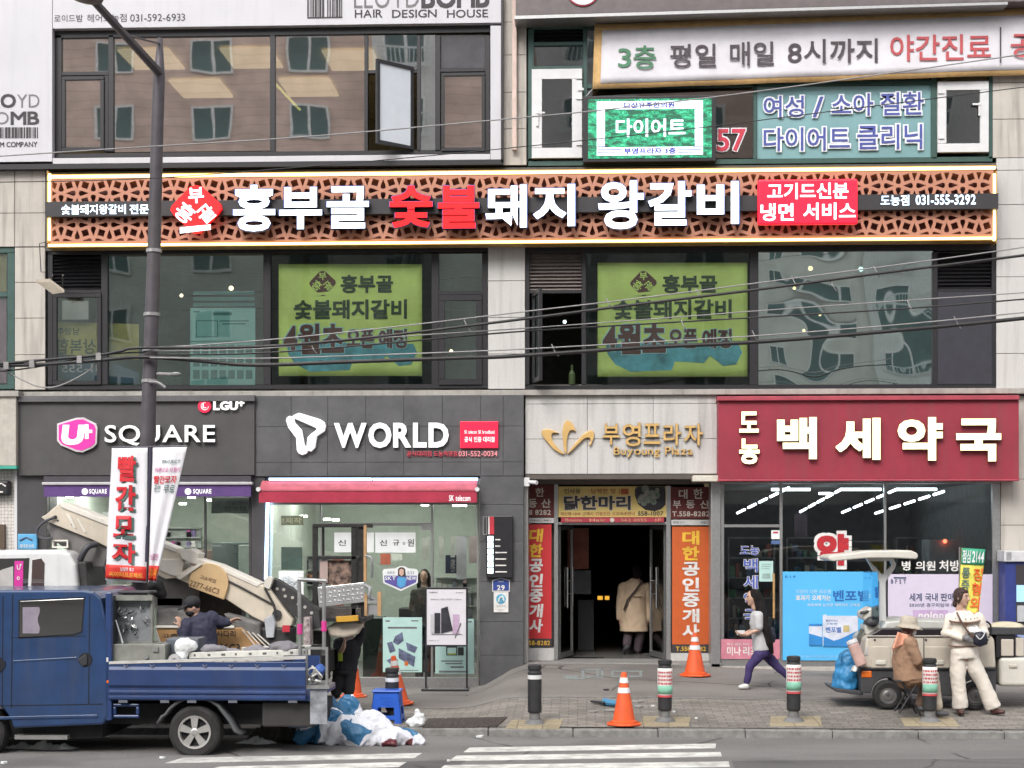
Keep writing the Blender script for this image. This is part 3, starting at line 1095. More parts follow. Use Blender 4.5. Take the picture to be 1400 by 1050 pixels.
S = thing('fascia_sign', 'dark brown fascia sign with silver lower lip above the hanging white banner', 'sign')
q = [W(705, -60, -.45), W(1560, -60, -.45), W(1560, 0, -.45), W(1380, 2, -.45), W(705, 21, -.45)]
m = MB(); m.prism([(p.x, p.z) for p in q], -.45, 0); m.build('panel', mat('brown_panel', (.12, .1, .1), .5), S)
q = [W(703, 21.5, -.47), W(1378, 2.5, -.47), W(1378, 6, -.47), W(703, 26, -.47)]
m = MB(); m.prism([(p.x, p.z) for p in q], -.47, 0); m.build('lower_lip', STEEL, S)
m = MB(); m.lathe([(.0, -.02), (.23, -.02), (.23, .01), (0, .01)], W(797, -14, -.46), 28, 'Y'); o = m.build('round_badge', mat('badge_white', (.7, .7, .72), .4), S)
m = MB(); m.lathe([(.0, -.015), (.25, -.015), (.25, .01), (0, .01)], W(797, -14, -.455), 28, 'Y'); m.build('badge_rim', mat('badge_red', (.4, .03, .06), .5), S)
m = MB(); m.pb(700, -60, 706.5, 205, -.1, .07); m.build('drain_pipe', mat('beige_pipe', (.55, .42, .37), .5), B, bevel=.01)

# cloth banner
S = thing('cloth_banner', 'long white cloth banner with tan border hung below the fascia sign', 'banner')
TL, TR, BR, BL = W(813, 33, -.14), W(1440, 10, -.14), W(1440, 101, -.14), W(810, 122, -.14)


def clothp(u, v):
    p = (TL * (1 - u) + TR * u) * (1 - v) + (BL * (1 - u) + BR * u) * v
    sag = .03 * math.sin(u * 7) * v + .02 * math.sin(u * 19 + v * 4)
    return Vector((p.x, p.y + .012 * math.sin(u * 31 + v * 5) * v, p.z - .02 * math.sin(PI * min(1, u * 3)) * (1 - v) * .3)) + Vector((0, sag * .2, 0))


def strip(u0, u1, v0, v1, dy, nu=60, nv=8):
    b = MB(); b.grid(lambda u, v: clothp(u0 + (u1 - u0) * u, v0 + (v1 - v0) * v) + Vector((0, dy, 0)), nu, nv)
    return b


strip(0, 1, 0, 1, 0).build('border_cloth', mat('tan_cloth', (.55, .35, .15), .8, bump=.2, bsc=30), S, smooth=True, solid=.002)
strip(.017, 1, .1, .92, -.006).build('white_cloth', mat('white_cloth', (.64, .62, .66), .8, var=.04, bump=.15, bsc=12), S, smooth=True, solid=.002)
YL = -.17
text('green_lettering', S, mat('green_ink', (.06, .19, .1), .6), [('3', 845, 66, 863, 92), ('층', 866, 62, 897, 94)], YL, bold=.008)
text('dark_lettering', S, mat('plum_ink', (.06, .045, .055), .6), [('평일', 916, 60, 979, 92), ('매일', 998, 57, 1058, 90), ('8', 1077, 59, 1096, 86), ('시까지', 1099, 53, 1200, 86), ('l', 1367, 37, 1369, 86)], YL, bold=.008)
text('red_lettering', S, mat('brick_ink', (.45, .07, .08), .6), [('야간진료', 1217, 47, 1355, 83), ('공휴일', 1382, 44, 1490, 78)], YL, bold=.008)
m = MB()
for a, b_, c, d in ((813, 33, 805, 28), (810, 122, 802, 131)): m.cyl(W(a, b_, -.14), W(c, d, -.05), .008)
m.build('tie_cord', WHITEF, S)

# LED board
S = thing('led_board', 'lit green and white LED text board beside the white window of the third floor', 'display board')
m = MB(); m.pb(797, 131, 979, 221, -.18, .18); m.build('casing', BLK, S, bevel=.01)
lm = bpy.data.materials.new('led_green'); lm.use_nodes = True
nt = lm.node_tree; bs = nt.nodes['Principled BSDF']
tc = nt.nodes.new('ShaderNodeTexCoord'); n1 = nt.nodes.new('ShaderNodeTexNoise'); n1.inputs['Scale'].default_value = 14; n1.inputs['Detail'].default_value = 3
mp = nt.nodes.new('ShaderNodeMapping'); mp.inputs['Scale'].default_value = (.6, 1, 1.3); nt.links.new(tc.outputs['Object'], mp.inputs[0])
cr = nt.nodes.new('ShaderNodeValToRGB'); nt.links.new(mp.outputs[0], n1.inputs[0]); nt.links.new(n1.outputs[0], cr.inputs[0])
cr.color_ramp.interpolation = 'CONSTANT'
e = cr.color_ramp.elements; e[0].position = 0; e[0].color = (.0, .08, .04, 1); e[1].position = .44; e[1].color = (.0, .22, .1, 1)
e2 = cr.color_ramp.elements.new(.52); e2.color = (.02, .5, .22, 1); e3 = cr.color_ramp.elements.new(.57); e3.color = (.0, .16, .09, 1); e4 = cr.color_ramp.elements.new(.63); e4.color = (.05, .6, .3, 1)
nt.links.new(cr.outputs[0], bs.inputs['Emission Color']); bs.inputs['Emission Strength'].default_value = .8; bs.inputs['Base Color'].default_value = (.01, .03, .02, 1)
m = MB(); m.pb(804, 135, 973, 216, -.19, .012); m.build('screen', lm, S)
LEDW = lamp('led_white', (.72, .78, 1), .62)
m = MB(); m.pframe(816, 138, 961, 212, 11, -.195, .004); m.build('lit_frame', LEDW, S)
text('lettering', S, LEDW, [('다이어트', 842, 162, 937, 187)], -.196, bold=.02)
text('blue_lettering', S, lamp('led_blue', (.02, .02, .25), .3), [('다산유주한의원', 853, 139.5, 922, 147.5, dict(bold=.02, heavy=.012)), ('부영프라자 3층', 853, 202, 924, 210.5, dict(bold=.02, heavy=.012))], -.199)
m = MB()
for yy in (192, 196.5, 200, 204, 207.5):
    for a, b_ in ((817, 828), (949, 960)) if yy < 202 else ((817, 850), (927, 960)): m.pb(a, yy, b_, yy + 1, -.199, .002)
m.build('stripes', lamp('led_blue', (.05, .05, .35), .5), S)

# clinic window lettering
S = thing('window_lettering', 'blue white-edged clinic lettering in two rows on the teal third floor window', 'lettering')
it = [('여성', 1044, 131, 1099, 160), ('/', 1111, 132, 1126, 160), ('소아', 1137, 128, 1194, 158), ('질환', 1204, 126, 1263, 157), ('다이어트', 1044, 174, 1162, 206), ('클리닉', 1172, 170, 1261, 204)]
text('white_edge', S, mat('edge_white', (.75, .76, .82), .5), it, -.004, bold=.026, heavy=.05)
text('lettering', S, mat('navy_ink', (.06, .08, .3), .5), it, -.012, bold=.012)
S = thing('window_number', 'red number 57 with white edge on the glass beside the LED board', 'lettering')
text('white_edge', S, mat('edge_white', (.75, .76, .82), .5), [('57', 980, 176, 1020, 207)], -.004, bold=.02, heavy=.04)
text('lettering', S, mat('crimson_ink', (.5, .03, .06), .5), [('57', 980, 176, 1020, 207)], -.012, bold=.02)

# ================================================================== the lattice sign of the restaurant
S = thing('restaurant_sign', 'wide lit restaurant sign with salmon lattice, black band and yellow light border', 'sign')
YS = -.34
m = MB(); m.pb(64, 236, 1363, 331, YS + .08, .24); m.build('back_box', mat('maroon_back', (.075, .012, .01), .6), S)
a = 22.0
WW = lambda px, py: (X(px, YS), W(700, py, YS).z)
x0s, x1s = 69.5, 1357.5
xc, yr = 700.0, 259.0
holes = []


def clamped(pts):
    q = [(min(1355, max(72, p[0])), min(325.3, max(241.7, p[1]))) for p in pts]
    ar = abs(sum(q[i][0] * q[(i + 1) % len(q)][1] - q[(i + 1) % len(q)][0] * q[i][1] for i in range(len(q)))) / 2
    return q if ar > 6 else None


for j in range(-2, 4):
    for i in range(-32, 32):
        sx, sy = xc + i * a, yr + j * a
        t = (i + j) % 2                      # 0: side petals point here, 1: upright petals point here
        for dx, dy in ((1, 0), (0, 1)):      # the gap on each edge, pointed at one end
            to_here = (t == 0) if dx else (t == 1)
            s0, s1 = ((.28, .86) if to_here else (.72, .14))
            hw = .19
            pts = []
            for (u, v_) in ((s0, 0), (s1 * .78 + s0 * .22, hw * .86), (s1, hw * .75), (s1 + (.05 if s1 > s0 else -.05), 0), (s1, -hw * .75), (s1 * .78 + s0 * .22, -hw * .86)):
                pts.append((sx + a * (u * dx + v_ * dy), sy + a * (u * dy + v_ * dx)))
            q = clamped(pts)
            if q: holes.append((i, j, dy, q))
        cx, cy = sx + a / 2, sy + a / 2
        an = math.radians(18 if t == 0 else -18)
        r = .235 * a * math.sqrt(2) * .86
        q = clamped([(cx + r * math.cos(an + PI / 4 + k * PI / 2), cy + r * math.sin(an + PI / 4 + k * PI / 2)) for k in range(4)])
        if q: holes.append((i, j, 0, q))


def seam(i):                                 # a line down through the solid bars beside column i
    out = []
    for j in range(-2, 5):
        sx, sy = xc + i * a, yr + j * a
        prof = [(0, 0), (.05, .12), (.16, .4), (.2, .63), (.215, .8), (.1, .95)]
        if (i + j) % 2 == 0: prof = [(0, 0)] + [(p[0], 1 - p[1]) for p in prof[:0:-1]]
        out += [(sx + a * p[0], sy + a * p[1]) for p in prof]
    cl = [p for p in out if 239.5 < p[1] < 327.5]
    return [(cl[0][0], 239.5)] + cl + [(cl[-1][0], 327.5)]


cuts = list(range(-27, 30, 3))
edges = [[(69, 239.5), (69, 327.5)]] + [seam(i) for i in cuts] + [[(1358, 239.5), (1358, 327.5)]]
lims = [-99] + cuts + [99]
vs, fs = [], []
for c in range(len(edges) - 1):
    o = [edges[c] + edges[c + 1][::-1]]
    for (i, j, up_, q) in holes:             # an upright petal on a seam column lies left of that seam
        if (lims[c] < i <= lims[c + 1]) if up_ else (lims[c] <= i < lims[c + 1]): o.append(q)
    v_, f_ = shape2d([[WW(*p) for p in k] for k in o], .035)
    k = len(vs)
    vs += v_
    fs += [tuple(n_ + k for n_ in f) for f in f_]
m = MB(); m.add([(v[0], YS - v[2], v[1]) for v in vs], fs); m.build('lattice_panel', mat('salmon_lattice', (.46, .2, .125), .5, var=.05), S)
m = MB(); m.pframe(65.5, 233.5, 1361.5, 332, 3.4, YS - .03, .06); m.build('light_border', lamp('warm_led', (1, .72, .24), 2.2), S, bevel=.006)
m = MB(); m.pframe(64, 232, 1363, 333.5, 1.4, YS - .01, .3); m.build('outer_case', mat('brass_case', (.4, .25, .08), .4), S)
m = MB(); m.pb(61.5, 270, 1365, 291, YS - .13, .12); m.build('black_band', mat('band_black', (.03, .027, .03), .5), S, bevel=.004)
LETW = lamp('letter_white', (.82, .93, 1), 1.0)
LETR = lamp('letter_red', (.95, .008, .012), .42)
BLUESIDE = mat('blue_return', (.05, .09, .3), .4)
chars = [('흥', 319, 253, 376, 316), ('부', 382, 256, 440, 313), ('골', 447, 255, 504, 312), ('돼', 664, 253, 720, 311), ('지', 729, 252, 786, 309), ('왕', 818, 247, 880, 313), ('갈', 886, 248, 945, 308), ('비', 953, 248, 1010, 306)]
reds = [('숯', 533, 254, 591, 311), ('불', 599, 254, 655, 312)]
k = MB()
for c in chars + reds: k.pt(c[0], c[1] - .6, c[2] - .2, c[3] + 1.2, c[4] + 1.4, YS - .19, bold=.026, ext=.09, heavy=.004)
k.build('letter_return', BLUESIDE, S)
for c in chars:
    k = MB(); k.pt(*c, YS - .24, bold=.026, heavy=.002); k.build('white_letter', LETW, S)
for c in reds:
    k = MB(); k.pt(*c, YS - .24, bold=.026, heavy=.003); k.build('red_letter', LETR, S)
text('small_lettering', S, lamp('letter_blue_white', (.6, .75, 1), 1.0), [('숯불돼지왕갈비', 84, 279.5, 172, 293), ('전문점', 177, 279, 216, 292.5), ('도농점', 1204, 266.5, 1243, 281), ('031-555-3292', 1252, 266, 1334, 280)], YS - .135, bold=.018)
# red service plate
m = MB(); m.pb(1036, 244.5, 1173, 307, YS - .2, .08); o = m.build('red_plate', lamp('plate_red', (.85, .012, .04), .38), S, bevel=.03, seg=3)
text('plate_lettering', o, LETW, [('고기드신분', 1049, 250, 1160, 272), ('냉면', 1040, 278, 1085, 302), ('서비스', 1098, 277, 1170, 300)], YS - .206, bold=.02)


def emblem(parent, cx, cy, s, Y, ext, m_red, m_wh, bar=True):
    pts = [(0, -32), (8, -30), (33, -7), (35, 0), (30, 7), (5, 33), (-3, 34), (-30, 10), (-35, 2), (-33, -4), (-8, -30)]
    b = MB(); b.pprism([(cx + p[0] * s, cy + p[1] * s) for p in pts], Y, ext); o = b.build('emblem', m_red, parent)
    b = MB()
    for ch, dx, dy, wd, rot in (('부', 0, -18, 21, 4), ('흥', -15, 6, 25, -38), ('골', 14, 7, 22, 40)):
        c = W(cx + dx * s, cy + dy * s, Y - .006)
        h = wd * s / 90
        Mt = Matrix.Translation(c) @ Matrix.Rotation(math.radians(-rot), 4, 'Y') if rot >= 0 else Matrix.Translation(c) @ Matrix.Rotation(math.radians(-rot), 4, 'Y')
        b.glyphs(ch, -h / 2, h / 2, -h / 2, h / 2, 0, bold=.02, M=Mt)
    b.pprism([(cx - 22 * s, cy + 26 * s), (cx + 20 * s, cy + 22 * s), (cx + 20 * s, cy + 29 * s), (cx - 22 * s, cy + 34 * s)], Y - .006, .004)
    b.build('emblem_lettering', m_wh, o)
    return o


emblem(S, 268, 285, 1.0, YS - .22, .08, LETR, LETW)

# green opening banners behind the restaurant glass
LIME = mat('lime_vinyl', (.66, .93, .24), .6, var=.1, sc=1.4)
LIMEINK = mat('dark_green_ink', (.03, .075, .03), .6)
BROWNINK = mat('brown_ink', (.12, .055, .04), .6)
CYANINK = mat('cyan_ink', (.4, .78, .8), .6)
TEALINK = mat('teal_ink', (.12, .5, .56), .6, var=.35, sc=3)
for nm, dx, lab, rr in (('opening_banner', 0, 'lime green opening banner in the left restaurant window, teal poster beside it', (381, 361, 577, 514)), ('opening_banner', 437, 'lime green opening banner in the window right of the stone pillar', (817, 359, 1022, 515))):
    S = thing(nm, lab, 'banner', group='lime green opening banners')
    YB_ = .095
    k_ = (rr[2] - rr[0]) / 196
    fx = lambda x_: rr[0] + (x_ - 381) * k_
    b = MB(); b.grid(lambda u, v: W(rr[0] + (rr[2] - rr[0]) * u, rr[3] + (rr[1] - rr[3]) * v, YB_ + .012 + .004 * math.sin(9 * u + 3 * v)), 24, 12); b.build('vinyl_sheet', LIME, S, smooth=True, solid=.002)
    emblem(S, fx(441), 387, .52, YB_, .004, BROWNINK, LIME)
    text('lettering', S, LIMEINK, [('흥부골', fx(466), 376, fx(537), 400), ('숯불돼지갈비', fx(402), 410, fx(556), 436)], YB_, bold=.02, heavy=.012)
    b = MB(); b.pprism([(fx(392), 470), (fx(470), 468), (fx(565), 470), (fx(570), 482), (fx(562), 498), (fx(545), 500), (fx(528), 486), (fx(520), 496), (fx(482), 494), (fx(478), 506), (fx(424), 508), (fx(404), 498), (fx(394), 484)], YB_ + .003, .003); b.build('teal_block', TEALINK, S)
    it = [('4', fx(388), 446, fx(406), 480), ('월', fx(408), 443, fx(437), 484), ('초', fx(440), 443, fx(470), 482), ('오픈', fx(474), 450, fx(511), 476), ('예정', fx(518), 450, fx(556), 476)]
    text('cyan_edge', S, CYANINK, it, YB_ - .003, bold=.026, heavy=.04)
    text('brown_lettering', S, BROWNINK, it, YB_ - .008, bold=.026, heavy=.01)
S = thing('plan_poster', 'pale teal notice poster taped inside the restaurant window behind the lamp post', 'poster')
b = MB(); b.pb(260, 421, 349, 527, .2, .004); b.build('sheet', mat('teal_paper', (.4, .85, .78), .6, var=.05), S)
b = MB()
for i in range(3): b.pb(264, 398 + i * 8, 348, 403 + i * 8, .2, .004)
for j in range(3):
    for i in range(7): b.pb(264 + i * 12, 472 + j * 17, 273 + i * 12, 484 + j * 17, .196, .003)
b.pb(291, 427, 317, 431, .196, .003); b.pb(264, 425, 273, 427, .196, .003); b.pb(300, 438, 340, 439.5, .196, .003); b.pb(304, 442, 336, 443.5, .196, .003); b.pb(258, 466, 350, 467, .196, .003)
b.pframe(268, 438, 298, 461, 1, .196, .003)
b.build('print', mat('teal_print', (.07, .28, .26), .6), S)
S = thing('yellow_banner', 'yellow and blue banner seen from behind in the leftmost restaurant window', 'banner')
b = MB(); b.pprism([(77, 440), (190, 443), (190, 492), (77, 484)], .2, .004); b.build('yellow_cloth', mat('yellow_cloth', (.58, .52, .13), .7, var=.15, sc=1.5), S)
b = MB(); b.pprism([(77, 484.5), (150, 494), (190, 510), (190, 525), (77, 518)], .2, .004); b.build('blue_cloth', mat('blue_cloth', (.06, .13, .22), .7), S)
text('lettering', S, LIMEINK, [('남양주', 78, 448, 108, 458), ('주상복합', 76, 463, 150, 484)], .194, bold=.01, mirror=True)
text('white_lettering', S, WHITEF, [('031-555', 84, 498, 150, 509)], .194, bold=.01, mirror=True)
b = MB(); b.pb(85, 411, 121, 437, .06, .003)
tag(b.build('paper_notice', mat('notice_paper', (.7, .69, .64), .7, var=.04), None), 'blank white paper notice stuck on the dark narrow window below the louvre', 'notice')
S = thing('flood_light', 'beige flood light on a bent bracket at the left end of the lattice sign', 'flood light')
b = MB(); b.tube([W(62, 372, -.02), W(56, 372, -.1), W(54, 333, -.12), W(62, 331, -.01)], .008, 6); b.tube([W(70, 395, -.02), W(72, 376, -.4)], .012, 6); b.tube([W(86, 395, -.02), W(86, 376, -.4)], .012, 6); b.build('bracket', mat('dark_bracket', (.08, .075, .07), .5), S)
b = MB(); b.add([W(48, 382, -.5), W(68, 381, -.5), W(88, 396, -.45), W(72, 398, -.45), W(50, 386, -.5), W(68, 385, -.5), W(88, 400, -.45), W(72, 402, -.45)], [(0, 1, 2, 3), (7, 6, 5, 4), (0, 4, 5, 1), (1, 5, 6, 2), (2, 6, 7, 3), (3, 7, 4, 0)])
b.build('lamp_body', mat('beige_lamp', (.4, .35, .28), .5), S)

# ================================================================== shop signs on the ground floor
WHL = lamp('channel_white', (.92, .93, .92), .22)
S = thing('phone_shop_sign', 'dark charcoal phone shop sign with pink hexagon logo behind the lamp post', 'sign')
YU = -.2
SLAT = mat('charcoal_slats', (.062, .058, .06), .6, var=.1, sc=3, dirt=.15)
m = MB(); m.pb(25, 549, 348, 650, YU, .2); m.build('panel', SLAT, S, bevel=.006)
m = MB(); m.pb(23, 540.5, 348, 549, YU - .06, .3); m.build('top_rim', mat('rim_grey', (.1, .095, .1), .5), S, bevel=.006)
def boldtext(parent, items, Y, ext, m_face, m_side, bold, name='letter', heavy=0):
    b = MB()
    for i in items: b.pt(*i[:5], Y + ext / 2 + .001, bold=bold + .006, ext=ext, heavy=heavy)
    b.build(name + '_return', m_side, parent)
    b = MB()
    for i in items: b.pt(*i[:5], Y - .003, bold=bold, heavy=heavy)
    return b.build(name + '_face', m_face, parent)
DKSIDE = mat('letter_side', (.08, .08, .08), .5)
boldtext(S, [('SQUARE', 143, 581, 294, 609)], YU - .07, .06, WHL, DKSIDE, .014)
hx = [(79, 580), (104, 572.5), (114, 572), (130, 580), (132, 586), (131, 606), (126, 611), (112, 617), (104, 616), (84, 608), (79, 602)]
m = MB(); m.pprism([(105 + (p[0] - 105) * 1.04, 594 + (p[1] - 594) * 1.06) for p in hx], YU - .055, .05); o = m.build('hexagon_rim', mat('rim_white', (.6, .58, .6), .4), S)
m = MB(); m.pprism([(105 + (p[0] - 105) * .95, 594 + (p[1] - 594) * .94) for p in hx], YU - .065, .01); m.build('hexagon_logo', lamp('magenta', (.55, .03, .24), .35), o)
m = MB(); m.pt('U', 84, 582, 112, 607, YU - .075, bold=.03, heavy=.05, shear=.12); m.pb(108, 587.5, 126, 592, YU - .08, .003); m.pb(116, 580, 121, 600, YU - .0802, .003); m.build('logo_lettering', WHL, o)
m = MB(); m.pt('LGU', 292, 549, 325, 560.5, YU - .04, bold=.03, ext=.03, heavy=.02); m.pb(325, 549.5, 334, 552, YU - .05, .02); m.pb(328.3, 546.5, 331, 555.5, YU - .052, .02); m.build('small_lettering', WHL, S)
m = MB(); m.lathe([(0, -.03), (.1, -.03), (.1, .02), (0, .02)], W(280, 555.5, YU - .01), 24, 'Y'); o = m.build('round_logo', lamp('logo_red', (.55, .02, .06), .3), S)
m = MB(); m.pb(277, 551, 278.4, 558, YU - .048, .003); m.pb(278.4, 557, 282, 558, YU - .048, .003); m.tube([W(280 + 5 * math.cos(t), 555.5 + 5 * math.sin(t), YU - .048) for t in [k * .35 for k in range(15)]], .005, 4); m.build('logo_lines', WHL, o)
PURP = mat('purple_canvas', (.09, .04, .17), .7, var=.1, bump=.1, bsc=40)
S = thing('purple_awning', 'rolled purple awning with white lettering over the left shop window', 'awning')
m = MB(); m.pb(60, 663, 343, 679, -.3, .04); m.build('valance', PURP, S)
m = MB(); m.pb(57, 659, 345, 663, -.33, .1); m.build('front_bar', mat('bar_grey', (.42, .4, .42), .4), S, bevel=.01)
m = MB(); m.pb(60, 651, 343, 659, -.28, .2); m.build('roll_casing', mat('casing_dark', (.05, .045, .055), .5), S)
text('lettering', S, WHL, [('SQUARE', 122, 668.5, 146, 676), ('SQUARE', 264, 668.5, 289, 676)], -.303, bold=.02)
m = MB()
for cx in (116, 257): m.lathe([(0, 0), (.05, 0), (.05, .004), (0, .004)], W(cx, 672, -.306), 16, 'Y')
o = m.build('round_logo', WHL, S)

S = thing('white_letter_sign', 'bold white capital letters and ribbon logo mounted on dark stone', 'sign')
boldtext(S, [('WORLD', 457, 578, 613, 612)], -.2, .05, WHL, DKSIDE, .026, heavy=.012)
z4 = lambda L, ox=350, oy=400, k=4.0: [(ox + p[0] / k, oy + p[1] / k) for p in L]
for pl in ([(163, 700), (168, 682), (185, 673), (205, 680), (213, 712), (250, 752), (264, 832), (288, 856), (275, 880), (250, 889), (230, 878), (222, 860), (218, 795), (176, 740)],
           [(198, 673), (234, 657), (350, 692), (374, 708), (381, 730), (374, 758), (332, 785), (322, 848), (300, 870), (281, 862), (276, 835), (281, 792), (300, 772), (328, 752), (331, 742), (212, 690)]):
    m = MB(); m.pprism(z4(pl), -.22, .07); m.build('ribbon_logo', WHL, S, bevel=.012, seg=3)
S = thing('red_plate_sign', 'small bright red dealer plate with white print right of the bold white capitals', 'sign')
m = MB(); m.pb(629, 576, 681, 612.5, -.2, .05); m.build('plate', lamp('dealer_red', (.62, .015, .05), .35), S, bevel=.006)
text('lettering', S, WHL, [('SK telecom', 635, 588, 652, 593), ('SK broadband', 654, 588, 676, 593), ('공식 인증 대리점', 635, 597, 676, 604.5, dict(bold=.02))], -.206, bold=.01)
S = thing('phone_number_lettering', 'thin red dealer name and phone number letters below the red plate', 'lettering')
text('lettering', S, lamp('dull_red', (.4, .06, .08), .25), [('공식대리점', 556, 616.5, 590, 624), ('도농직영점', 593, 616.5, 625, 624)], -.17, bold=.008, ext=.02)
text('number', S, lamp('pale_red', (.6, .22, .24), .25), [('031-552-0034', 627, 616.5, 680, 624)], -.17, bold=.008, ext=.02)
REDC = mat('red_canvas', (.36, .02, .05), .7, var=.1, bump=.15, bsc=40)
S = thing('red_awning', 'half rolled red shop awning under two blue-white light tubes', 'awning')
m = MB(); m.prism([(0, 0)] * 3, 0, 0) if False else None
m.pb(354, 671.5, 652, 687, -.42, .02); m.build('valance', REDC, S)
p1, p2 = W(357, 660, -.2), W(651, 660, -.2)
zf = Z(671, -.42, 500)
m = MB(); m.prismx([(-.16, p1.z), (-.43, zf), (-.43, zf + .02), (-.16, p1.z + .03)], X(356, -.3), X(652, -.3)); m.build('slope', mat('red_canvas_pale', (.45, .1, .13), .75, var=.15), S)  # sloping top in a paler, pinker red than the valance
m = MB()
for px in (353.5, 652.5): m.lathe([(0, -.03), (.035, -.03), (.035, .03), (0, .03)], W(px, 669, -.42), 12, 'Y')
m.build('bracket', WHITEF, S)
text('lettering', S, WHL, [('SK telecom', 614, 677, 643, 685)], -.424, bold=.012)
TUBE = lamp('blue_tube', (.5, .72, 1), 2.4)
for xa, xb in ((368, 508), (510, 653)):
    m = MB(); m.cyl(W(xa, 655, -.2), W(xb, 655, -.2), .02, n=10)
    t = thing('light_tube', ('left' if xa < 400 else 'right') + ' of two blue-white light tubes above the red awning', 'light', group='light tubes above the red awning')
    m.build('tube', TUBE, t)
    m = MB(); m.pb(xa, 651.5, xb, 653.4, -.22, .06); m.build('holder', BLK, t)
m = MB(); m.cyl(W(366, 686, -.13), W(363.5, 792, -.13), .026, n=10)
tag(m.build('upright_light_tube', TUBE), 'upright lit blue-white tube beside the window under the red awning', 'light')

GOLD = mat('gold_letters', (.62, .4, .15), .4, .15, var=.1)
GOLDS = mat('gold_side', (.2, .11, .04), .4, .5)
S = thing('plaza_sign', 'gold plaza name and three leaf emblem mounted on pale granite', 'sign')
boldtext(S, [('부', 824, 579, 847, 608), ('영', 851, 578, 876, 610), ('프', 880, 579, 903, 607), ('라', 907, 579, 931, 609), ('자', 935, 579, 961, 609)], -.1, .05, GOLD, GOLDS, .014)
boldtext(S, [('Buyoung Plaza', 839, 611, 947, 625)], -.09, .03, GOLD, GOLDS, .012, 'small_letter')
zl = lambda L: [(660 + p[0] / 4.242, 530 + p[1] / 4.242) for p in L]
for pl in ([(340, 262), (346, 245), (372, 239), (405, 247), (442, 262), (412, 262), (400, 268), (398, 290), (412, 322), (445, 358), (476, 386), (455, 384), (410, 356), (366, 306), (345, 278)],
           [(464, 232), (472, 204), (490, 187), (512, 198), (530, 224), (541, 256), (524, 246), (506, 248), (494, 270), (487, 310), (488, 384), (474, 372), (466, 320), (461, 262)],
           [(492, 386), (506, 362), (540, 318), (580, 272), (610, 252), (636, 246), (646, 262), (644, 290), (626, 336), (616, 332), (628, 308), (622, 292), (606, 288), (582, 300), (540, 342), (512, 370)]):
    m = MB(); m.pprism(zl(pl), -.1, .06); m.build('leaf_emblem', GOLD, S, bevel=.006)

S = thing('pharmacy_sign', 'deep red pharmacy fascia with large glowing cream letters', 'sign')
YP = -.35
m = MB(); m.pb(982, 547.5, 1393, 655, YP, .35); m.build('panel', mat('crimson_panel', (.27, .025, .045), .5, var=.1, sc=2, dirt=.2), S, bevel=.006)
m = MB(); m.pb(981, 541, 1394, 547, YP - .06, .44); m.pb(981, 655, 1394, 657.5, YP - .03, .38); m.build('rim', mat('crimson_rim', (.36, .05, .075), .5), S, bevel=.006)
CREAM = lamp('cream_face', (1, .85, .5), .62)
CRS = mat('cream_side', (.3, .2, .06), .4)
boldtext(S, [('도', 1011, 563, 1037, 591), ('농', 1011, 600, 1038, 634)], YP - .06, .05, CREAM, CRS, .024, 'small_letter', .012)
boldtext(S, [('백', 1063, 571, 1116, 627), ('세', 1143, 572, 1203, 628), ('약', 1228, 571, 1288, 629), ('국', 1308, 573, 1368, 630)], YP - .08, .07, CREAM, CRS, .026, heavy=.012)

# ================================================================== the entrance signs
DKRED = mat('dark_red_board', (.12, .018, .015), .6)
PALEP = mat('pale_print', (.62, .56, .5), .6)
def agency_board(lab, x0, x1, y0, y1, items):
    s = thing('agency_board', lab, 'sign', group='estate agency boards')
    b = MB(); b.pb(x0, y0, x1, y1, YE, .05); b.build('board', DKRED, s)
    text('lettering', s, PALEP, items, YE - .004, bold=.018)
agency_board('dark red estate agency board at the top left of the entrance', 722, 757.5, 663, 707, [('한', 732, 667, 744, 679), ('동', 722.5, 682, 734, 694), ('산', 740, 682, 753, 694), ('8·8282', 723, 697, 753, 704)])
agency_board('dark red estate agency board at the top right of the entrance', 917, 972, 666, 709, [('대', 928, 669, 940, 682), ('한', 948, 668, 961, 682), ('부', 920, 684, 931, 695), ('동', 938, 684, 950, 695), ('산', 957, 684, 970, 695), ('T.558-8282', 919, 699, 970, 706)])
S = thing('chicken_sign', 'yellow eatery sign with bold black letters and a stew pot over the doors', 'sign')
m = MB(); m.pb(763.5, 665, 911, 707, YE, .05); m.build('board', mat('mustard_board', (.66, .5, .17), .6, var=.05), S)
text('white_edge', S, PALEP, [('닭한마리', 771, 678, 862, 697)], YE - .004, bold=.026, heavy=.05)
text('lettering', S, INK, [('닭한마리', 771, 678, 862, 697, dict(bold=.026, heavy=.012)), ('인사동', 771, 668, 794, 675), ('558-1007', 872, 699, 907, 705, dict(bold=.014))], YE - .009, bold=.012)
text('red_lettering', S, mat('rust_ink', (.3, .05, .02), .6), [('담백한 맛', 808, 668, 842, 675, dict(bold=.016)), ('|', 846, 669, 847, 675), ('포장', 850, 669, 858, 675), ('계산동 내부 고객시 간중한판 도로옥주안내', 766, 700, 868, 705)], YE - .007)
m = MB(); m.pb(848.5, 668, 859.5, 676, YE - .004, .003); m.build('red_tab', mat('rust_tab', (.42, .12, .04), .6), S)
m = MB(); m.pprism([(868, 677), (868, 669), (871, 665.4), (909, 665.4), (910, 672), (910, 690), (904, 696), (895, 699), (882, 697), (872, 689)], YE - .004, .003); o = m.build('pot_picture', mat('pot_black', (.02, .018, .025), .4), S)
m = MB()
random.seed(3)
for i in range(16):
    c = W(random.uniform(874, 902), random.uniform(668, 688), YE - .005); r = random.uniform(.03, .07); m.lathe([(0, -.002), (r, -.001), (0, 0)], c, 7, 'Y')
m.build('stew', mat('stew', (.3, .27, .26), .6, col2=(.05, .12, .06), sc=12), o)
S = thing('hair_strip_sign', 'narrow red hairdresser strip sign directly over the glass doors', 'sign')
